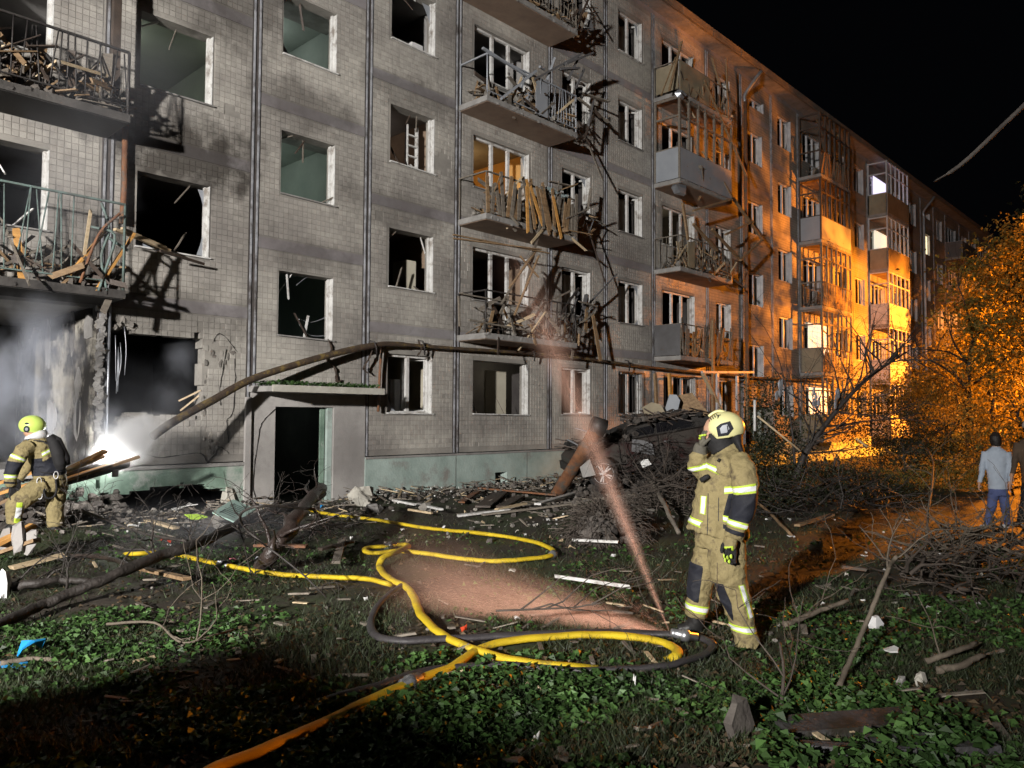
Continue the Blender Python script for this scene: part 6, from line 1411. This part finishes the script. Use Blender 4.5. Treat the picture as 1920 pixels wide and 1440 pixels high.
hd2 = dome(283, 195, 0, .162, .145, .138, .85, -.08); hm2 = shell(hd2, .01, [(q2(150, 250), q2(420, 268), q2(283, 150))])
hl2 = skin('helmet', hm2, 'helmet_lime', F2); hl2.modifiers.new('t', 'SOLIDIFY').thickness = .012
patch(hm2, [(q2(240, 228)[0]+math.cos(a)*.036, q2(240, 228)[1]+math.sin(a)*.045) for a in np.linspace(0, 2*PI, 13)[:-1]], .004, 'side_plate', 'navy', F2, lambda c, n: c.y < 0)
patch(hm2, [(q2(240, 228)[0]+math.cos(a)*.018, q2(240, 228)[1]+math.sin(a)*.022) for a in np.linspace(0, 2*PI, 11)[:-1]], .007, 'side_plate_knob', 'sheet_grey', F2, lambda c, n: c.y < 0)
patch(hm2, [(q2(240, 178)[0]+math.cos(a)*.026, q2(240, 178)[1]+math.sin(a)*.014) for a in np.linspace(0, 2*PI, 11)[:-1]], .003, 'helmet_mark', 'navy', F2, lambda c, n: c.y < 0)
part(rings([(Q(300, 262, 0), .12, .12), (Q(312, 285, 0), .145, .14), (Q(318, 305, 0), .15, .14), (Q(318, 318, 0), .12, .12)]), 'collar', 'plastic_white', F2)

# ---- two people walking off at the right edge
S3 = 611.
def walker(px_, label, shirt, trousers, hair, cap, ox, facing=1):
    global Q
    o = stand(px_, 990, 13.1, label); o.location.z = gz(o.location.x, o.location.y)
    Q_ = lambda zx, zy, c=0.: Vector(((zx-ox)/S3, -c, (1270-zy)/S3))
    c2 = lambda L: rings([(Q_(a, b, c), r1, r2) for a, b, c, r1, r2 in L])
    X = ox
    up = fuse([c2([(X+15, 870, 0, .145, .11), (X+10, 760, 0, .14, .105), (X+5, 640, 0, .155, .115), (X+5, 500, 0, .175, .115), (X+5, 455, 0, .12, .09), (X+5, 425, 0, .055, .055)]),
               c2([(X-95, 480, .02, .055, .055), (X-115, 600, .03, .048, .05), (X-130, 720, .08, .042, .042), (X-150, 800, .12, .034, .034)]),
               c2([(X+105, 480, .02, .055, .055), (X+120, 600, .0, .048, .05), (X+125, 720, .06, .042, .042), (X+120, 800, .1, .034, .034)])], .016, 3, .006, X)
    skin('shirt', up, shirt, o)
    lo = fuse([c2([(X+15, 860, 0, .14, .11), (X+12, 930, 0, .145, .12)]), c2([(X-30, 920, .05, .085, .085), (X-45, 1050, .06, .07, .07), (X-75, 1150, .08, .055, .058), (X-90, 1245, .10, .05, .052)]), c2([(X+60, 920, -.05, .085, .085), (X+70, 1050, -.1, .07, .07), (X+85, 1150, -.16, .055, .058), (X+90, 1240, -.22, .05, .052)])], .016, 3, .005, X)
    skin('trousers', lo, trousers, o)
    for x, c in ((X-95, .11), (X+90, -.22)): part(c2([(x+10, 1245, c, .04, .05), (x-10, 1258, c, .045, .05), (x-60, 1262, c, .03, .04)]), 'shoe', 'plastic_white' if cap is None else 'boot', o)
    skin('head', fuse([c2([(X+5, 430, 0, .055, .055), (X, 390, 0, .075, .08), (X, 340, 0, .08, .095), (X+2, 290, 0, .05, .06)])], .014, 2, 0), 'skin_tone', o)
    skin('hair', fuse([c2([(X+6, 420 if cap is None else 385, .0, .07, .08), (X+4, 370, .0, .092, .10), (X+3, 320, 0, .09, .10), (X+3, 275, 0, .045, .05)])], .014, 2, .004), hair, o)
    if cap: part(c2([(X, 335, 0, .098, .11), (X, 310, 0, .098, .11), (X, 275, 0, .08, .09), (X, 258, 0, .03, .03)]), 'cap', cap, o)
    for x, y, c in ((X-150, 795, .12), (X+120, 795, .1)): hand(o, Q_(x, y, c), (-.1, 0, -1), (0, 1, 0), 'skin_tone', .5, 1., 1)
    return o
walker(1870, 'person in pale blue shirt and jeans walking off at the right', 'shirt_pale', 'denim', 'hair_dark', None, 540)
wk = walker(1905, 'person in grey cap and brown jacket cut by the right edge', 'brown_jacket', 'black_cloth', 'hair_dark', 'cap_grey', 650)
wk.location += Vector((-.15, -.25, .1)); wk.scale = (1.06, 1.06, 1.06)

bpy.data.scenes.remove(TMP)
# ------------------------------------------------------------------ assumed lamps as objects; mast and street lamp stand out of view
sl = empty('assumed_street_lamp', (LAMP.x, LAMP.y-1.2, 0), 'assumed tall street lamp with an orange sodium head unseen beyond the right edge', 'street lamp')
MB().tube([(LAMP.x, LAMP.y-1.2, 0), (LAMP.x, LAMP.y-1.2, 5.3)], [.11, .06], 12).obj('pole', 'sheet_grey', sl)
MB().tube(smooth_path([(LAMP.x, LAMP.y-1.2, 5.2), (LAMP.x, LAMP.y-1.1, 5.8), (LAMP.x, LAMP.y-.5, 6.15), (LAMP.x, LAMP.y, 6.2)], 4), .04, 8).obj('arm', 'sheet_grey', sl)
MB().box(LAMP.x-.16, LAMP.x+.16, LAMP.y-.3, LAMP.y+.4, 6.12, 6.26).obj('lamp_head', 'sheet_dark', sl)
pm('sodium_glow', (1, .45, .08), (1, .45, .08), 1, .5, 0, emit=12); MB().box(LAMP.x-.12, LAMP.x+.12, LAMP.y-.2, LAMP.y+.3, 6.09, 6.118).obj('lamp_lens', 'sodium_glow', sl)
fm = empty('assumed_floodlight_mast', (FLOOD.x-.9, FLOOD.y-.4, 0), 'assumed telescopic floodlight mast standing unseen behind the photographer', 'floodlight')
MB().tube([(FLOOD.x-.9, FLOOD.y-.4, 0), (FLOOD.x-.9, FLOOD.y-.4, 5.6)], [.09, .05], 12).obj('mast', 'steel', fm)
MB().beam((FLOOD.x-.9, FLOOD.y-.4, 5.6), (FLOOD.x-.25, FLOOD.y-.1, 5.6), .1, .1).obj('bracket', 'steel', fm)
MB().beam((FLOOD.x-.45, FLOOD.y-.2, 5.6), (FLOOD.x-.25, FLOOD.y-.1, 5.6), .5, .4).obj('lamp_head', 'sheet_dark', fm)
pm('flood_glow', (1, .97, .93), (1, .97, .93), 1, .5, 0, emit=20); MB().beam((FLOOD.x-.247, FLOOD.y-.099, 5.6), (FLOOD.x-.235, FLOOD.y-.094, 5.6), .44, .34).obj('lamp_lens', 'flood_glow', fm)
# assumed bulbs, added to light the flats and the stairs
for x, y, z, e, c in ((4.95, 1.9, 9.0, 13, (.96, 1, .93)), (7.6, 2.6, 7.55, 26, (.9, 1, .92)), (8.3, 2.4, 10.4, 18, (.92, 1, .94)), (14.0, 2.2, 8.9, 34, (1, .62, .25)), (14.6, 2.6, 3.3, 18, (1, .9, .7)), (11.2, 2.2, 8.9, 5, (1, .85, .75)), (8.6, 2.6, 2.1, 2.5, (.8, 1, .9)), (22.9, 1.6, 8.9, 8, (1, .8, .5)), (42.2, 1.2, 14.4, 30, (.8, .75, 1)), (42.2, 1.2, 11.6, 30, (1, .9, .65))):
    b_ = MB().chunk((x, y, z), (.07, .07, .09), 3).obj('assumed_bulb', 'lit_cream', B)
    lamp('assumed_bulb_glow', 'POINT', (x, y, z-.12), e, c, .05)

# assumed lamp, added to brighten the steam and the tiles round it
hp = atD(214, 884, 11.9)
hlm = empty('assumed_steam_lamp', hp-Vector((0, 0, .10)), 'small assumed lamp added to brighten the white steam', 'lamp')
MB().box(hp.x-.04, hp.x+.04, hp.y-.07, hp.y-.02, hp.z-.08, hp.z+.03).obj('lamp_body', 'sheet_dark', hlm)
MB().tube([hp+Vector((0, -.02, 0)), hp+Vector((0, .03, 0))], .032, 14).obj('lamp_lens', 'flood_glow', hlm)
lamp('assumed_steam_light', 'POINT', hp+Vector((.06, .14, .26)), 280, (1, .99, .96), .06)  # point light added to make the steam glow, set apart from the lamp body

# ------------------------------------------------------------------ unseen van added behind the camera, sized to shade the near grass
van = empty('shadow_van', (-4.1, -11.2, 0), 'dark van added out of view to cast shade on the near grass', 'van', rz=R(90))
van.scale = (.72, 1, 1)
pm('shadow_van_paint', (.05, .07, .10), (.035, .05, .07), 3, .4, .05)
vp = [(-2.2, .35), (-2.25, 2.0), (-2.1, 2.2), (1.0, 2.22), (1.35, 1.75), (1.6, 1.3), (2.2, 1.1), (2.25, .35)]
part(MB().prism(vp, 'y', -.92, .92), 'body', 'shadow_van_paint', van)
for s in (-1, 1):
    part(MB().prism([(.3, 1.35), (.3, 2.0), (.95, 2.0), (1.3, 1.4)], 'y', s*.925, s*.935), 'side_window', 'glass_dark', van)
    for x in (-1.4, 1.5): part(MB().tube([(x, s*.98, .34), (x, s*.74, .34)], .34, 18), 'wheel', 'tyre', van)
part(MB().prism([(-.8, 1.36), (.8, 1.36), (.7, 1.72), (-.7, 1.72)], 'x', 1.50, 1.52), 'windscreen', 'glass_dark', van)

# ------------------------------------------------------------------ water spray, steam and smoke (soft edged volumes)
def volmat(name, color, dens, shape, nscale, nlo, nhi, aniso=0., prm=(), soft=1.5, stretch=None):
    """shape 'ball': unit sphere object, thins out to nothing at its skin; 'cone': jet along local Z of length L opening from r0 to r1"""
    m = bpy.data.materials.new(name); m.use_nodes = True; t = m.node_tree; L = t.links.new
    for n in list(t.nodes):
        if n.type == 'BSDF_PRINCIPLED': t.nodes.remove(n)
    out = t.nodes['Material Output']; pv = N(t, 'ShaderNodeVolumePrincipled'); pv.inputs['Color'].default_value = (*color, 1); pv.inputs['Anisotropy'].default_value = aniso
    tc = N(t, 'ShaderNodeTexCoord'); src = tc.outputs['Object']; g = N(t, 'ShaderNodeNewGeometry')
    def M(op, a, b=None):
        n = N(t, 'ShaderNodeMath', operation=op); n.use_clamp = False
        for i_, v in enumerate((a, b)):
            if v is None: continue
            if isinstance(v, (int, float)): n.inputs[i_].default_value = v
            else: L(v, n.inputs[i_])
        return n.outputs[0]
    def rng(v, a, b, lo, hi):
        n = N(t, 'ShaderNodeMapRange'); n.inputs['From Min'].default_value = a; n.inputs['From Max'].default_value = b; n.inputs['To Min'].default_value = lo; n.inputs['To Max'].default_value = hi; L(v, n.inputs['Value']); return n.outputs[0]
    nsrc = g.outputs['Position'] if shape == 'ball' else src
    if stretch: mp = N(t, 'ShaderNodeMapping'); mp.inputs['Scale'].default_value = stretch; L(nsrc, mp.inputs[0]); nsrc = mp.outputs[0]
    nz_ = N(t, 'ShaderNodeTexNoise'); nz_.inputs['Scale'].default_value = nscale; nz_.inputs['Detail'].default_value = 5; nz_.inputs['Roughness'].default_value = .55; nz_.inputs['Distortion'].default_value = .6; L(nsrc, nz_.inputs['Vector'])
    fac = nz_.outputs['Fac']
    if shape == 'ball':
        ln = N(t, 'ShaderNodeVectorMath', operation='LENGTH'); L(src, ln.inputs[0])
        edge = rng(ln.outputs['Value'], 0, .98, 1, 0)                       # 1 in the middle, 0 at the skin
        v = rng(M('ADD', fac, M('MULTIPLY', M('SUBTRACT', edge, .5), .55)), nlo, nhi, 0, 1)
        v = M('MULTIPLY', v, M('POWER', edge, soft))
    else:
        Lc, r0, r1, fl, z0, z1 = prm
        sp = N(t, 'ShaderNodeSeparateXYZ'); L(src, sp.inputs[0])
        rad = M('SQRT', M('ADD', M('POWER', M('ABSOLUTE', sp.outputs[0]), 2), M('POWER', M('ABSOLUTE', M('DIVIDE', sp.outputs[1], fl)), 2)))
        Rz = M('ADD', M('MULTIPLY', sp.outputs[2], (r1-r0)/Lc), r0)
        rho = M('DIVIDE', rad, Rz)
        cb = N(t, 'ShaderNodeCombineXYZ'); L(M('DIVIDE', sp.outputs[0], Rz), cb.inputs[0]); L(M('DIVIDE', sp.outputs[1], Rz), cb.inputs[1]); L(M('MULTIPLY', sp.outputs[2], .35), cb.inputs[2]); L(cb.outputs[0], nz_.inputs['Vector'])
        v = M('POWER', rng(rho, 0, .97, 1, 0), soft)
        v = M('MULTIPLY', v, rng(fac, nlo, nhi, .15, 1))
        v = M('MULTIPLY', v, M('DIVIDE', r1, M('ADD', Rz, r1*.12)))
        v = M('MULTIPLY', v, M('POWER', rng(sp.outputs[2], z0, z1, 1, 0), 1.3))
    L(M('MULTIPLY', v, dens), pv.inputs['Density']); L(pv.outputs[0], out.inputs['Volume']); MATS[name] = m; return m
def outward(me_):
    bm = bmesh.new(); bm.from_mesh(me_); bmesh.ops.recalc_face_normals(bm, faces=bm.faces[:])
    if bm.calc_volume(signed=True) < 0: bmesh.ops.reverse_faces(bm, faces=bm.faces[:])
    bm.to_mesh(me_); bm.free(); return me_
BALL = None
def puff(c, s, mat, name, label, cat, rot=0.):
    m = MB(); n, k = 20, 12; vs = []
    for i in range(k+1):
        for j in range(n): a, b = 2*PI*j/n, PI*i/k; vs.append((math.sin(b)*math.cos(a), math.sin(b)*math.sin(a), math.cos(b)))
    m.add(vs, [(i*n+j, i*n+(j+1) % n, (i+1)*n+(j+1) % n, (i+1)*n+j) for i in range(k) for j in range(n)])
    me_ = m.mesh(name, mat); bm = bmesh.new(); bm.from_mesh(me_); bmesh.ops.remove_doubles(bm, verts=bm.verts[:], dist=1e-4); bm.to_mesh(me_); bm.free()
    o = bpy.data.objects.new(name, outward(me_)); COL.objects.link(o); o.location = c; o.scale = s
    o.rotation_euler = (Matrix.Rotation(BASE_RZ, 3, 'Z') @ Matrix.Rotation(rot, 3, 'Y')).to_euler()
    return meta(o, label, cat, None, 'stuff')
def jet(a, b, r0, r1, fl, mat, name, label):
    a, b = Vector(a), Vector(b); d = b-a; Lc = d.length; m = MB(); n = 20; vs = []
    for z, r in ((0, r0), (Lc*.5, (r0+r1)/2), (Lc, r1)):
        for j in range(n): t_ = 2*PI*j/n; vs.append((math.cos(t_)*r, math.sin(t_)*r*fl, z))
    m.add(vs, [(i*n+j, i*n+(j+1) % n, (i+1)*n+(j+1) % n, (i+1)*n+j) for i in range(2) for j in range(n)]+[tuple(range(n-1, -1, -1)), tuple(2*n+j for j in range(n))])
    o = bpy.data.objects.new(name, outward(m.mesh(name, mat))); COL.objects.link(o); o.location = a
    zz = d.normalized(); yy = Vector(_fh); yy = (yy-zz*yy.dot(zz)).normalized(); xx = yy.cross(zz)      # local Y looks into the picture
    o.rotation_euler = Matrix(((xx.x, yy.x, zz.x), (xx.y, yy.y, zz.y), (xx.z, yy.z, zz.z))).to_euler()
    return meta(o, label, 'spray', None, 'stuff'), Lc
NO = atD(1257, 1189, 6.5); F_END = atD(700, 1085, 7.6); J_END = atD(945, 430, 7.8)
Lf, Lj = (F_END-NO).length, (J_END-NO).length
volmat('spray_fan_redlit', (.98, .56, .40), 5.6, 'cone', 3.0, .34, .66, -.45, (Lf, .014, .95, .7, .0, Lf), 2.1, (3, 3, .5))  # water is clear; the red light on it is put into the colour
volmat('spray_jet_redlit', (.98, .60, .46), 4.6, 'cone', 2.2, .34, .68, -.45, (Lj, .008, .42, .8, .3, Lj*.97), 2.3, (3, 3, .6))  # jet colour carries painted red light too
jet(NO, F_END, .014, .95, .7, 'spray_fan_redlit', 'water_spray', 'low fan of water, red light put in its colour, spraying left from the hose coupling')
jet(NO, J_END, .008, .42, .8, 'spray_jet_redlit', 'water_jet', 'thin jet of water, red light put in its colour, rising from the hose coupling')
volmat('steam', (.985, .99, 1.0), 22.0, 'ball', 2.4, .30, .66, 0, (), 1.0)
volmat('smoke', (.82, .86, .96), 3.0, 'ball', 1.5, .36, .80, .1, (), 1.1)
volmat('mist', (.80, .84, .94), .5, 'ball', .9, .32, .80, .1, (), 1.2)
puff(atD(238, 830, 12.1), (.85, .5, .5), 'steam', 'steam_burst', 'burst of white steam at the broken pipe end', 'steam', R(-32))
puff(atD(205, 800, 12.3), (.55, .4, .6), 'smoke', 'smoke', 'ragged smoke curling above the white steam', 'smoke')
puff(atD(85, 800, 11.2), (.85, .5, 1.15), 'smoke', 'smoke', 'pale smoke rolling along the torn partition of the burnt flat', 'smoke')
puff(atD(70, 650, 11.3), (1.0, .6, 1.15), 'smoke', 'smoke', 'upper billow of smoke under the stripped balcony', 'smoke', .2)
puff(atD(5, 740, 11.3), (.9, .5, 1.5), 'smoke', 'smoke', 'dim smoke at the very left edge of the burnt flat', 'smoke')
puff(atD(320, 740, 13.95), (.8, .14, .75), 'smoke', 'smoke', 'wisp of smoke inside the shattered window above the steam', 'smoke', .3)
puff(atD(340, 665, 14.0), (.6, .14, .8), 'smoke', 'smoke', 'thin upper curl of smoke inside the shattered window', 'smoke', .4)
puff(atD(120, 330, 10.8), (1.9, .45, 2.2), 'mist', 'smoke', 'thin haze of smoke drifting up past the stripped balcony', 'smoke', .3)
puff(atD(230, 110, 11.1), (2.0, .45, 1.5), 'mist', 'smoke', 'thin haze of smoke before the scorched balcony', 'smoke', .3)
puff(atD(380, 985, 10.0), (2.2, .7, .5), 'mist', 'smoke', 'thin mist over the sooty hollow and fallen limb', 'smoke')

# the drops themselves: short streaks flying along the two jets
pm('water_drop_redlit', (.62, .42, .34), (.50, .33, .26), 3, .3, 0, translucent=.5, rv=.05)  # drops tinted as if lit by the same red light
def drops(a, b, r1, n, name, label, seed, bias):
    rg = random.Random(seed); a, b = Vector(a), Vector(b); d = b-a; z = d.normalized(); y = Vector(_fh); y = (y-z*y.dot(z)).normalized(); x = y.cross(z); m = MB(); Lc = d.length
    for q in range(n):
        t = rg.random()**bias*rg.uniform(.55, 1); ra = r1*min(1, abs(rg.gauss(0, .42))); an = rg.uniform(0, 6.28)
        dv = (d+x*math.cos(an)*ra+y*math.sin(an)*ra*.8); p = a+dv*t; p.z -= .10*t*t*rg.random(); u = dv.normalized()
        if p.z < gz(p.x, p.y)+.01: continue
        L_ = rg.uniform(.012, .06)*(.5+t); w_ = rg.uniform(.0003, .0009)*(1-.5*t); s_ = u.cross(Vector(_fh)).normalized()
        m.add([p-u*L_*.5, p+s_*w_, p+u*L_*.5, p-s_*w_, p+Vector(_fh)*w_], [(0, 1, 4), (1, 2, 4), (2, 3, 4), (3, 0, 4)])
    m.obj(name, 'water_drop_redlit', None, label, 'spray', kind='stuff')
drops(NO, F_END, .58, 3600, 'water_drops', 'fine drops flying in the low fan of water', 3, .8)
drops(NO, J_END, .20, 2600, 'water_drops', 'fine drops flying in the rising jet of water', 4, .75)
drops(NO, atD(1060, 1030, 7.0), .30, 350, 'water_drops', 'stray drops thrown up above the fan of water', 5, .7)
puff(atD(300, 800, 11.4), (2.0, .4, 1.5), 'mist', 'smoke', 'blue grey veil of smoke over the lower wall beside the steam', 'smoke')
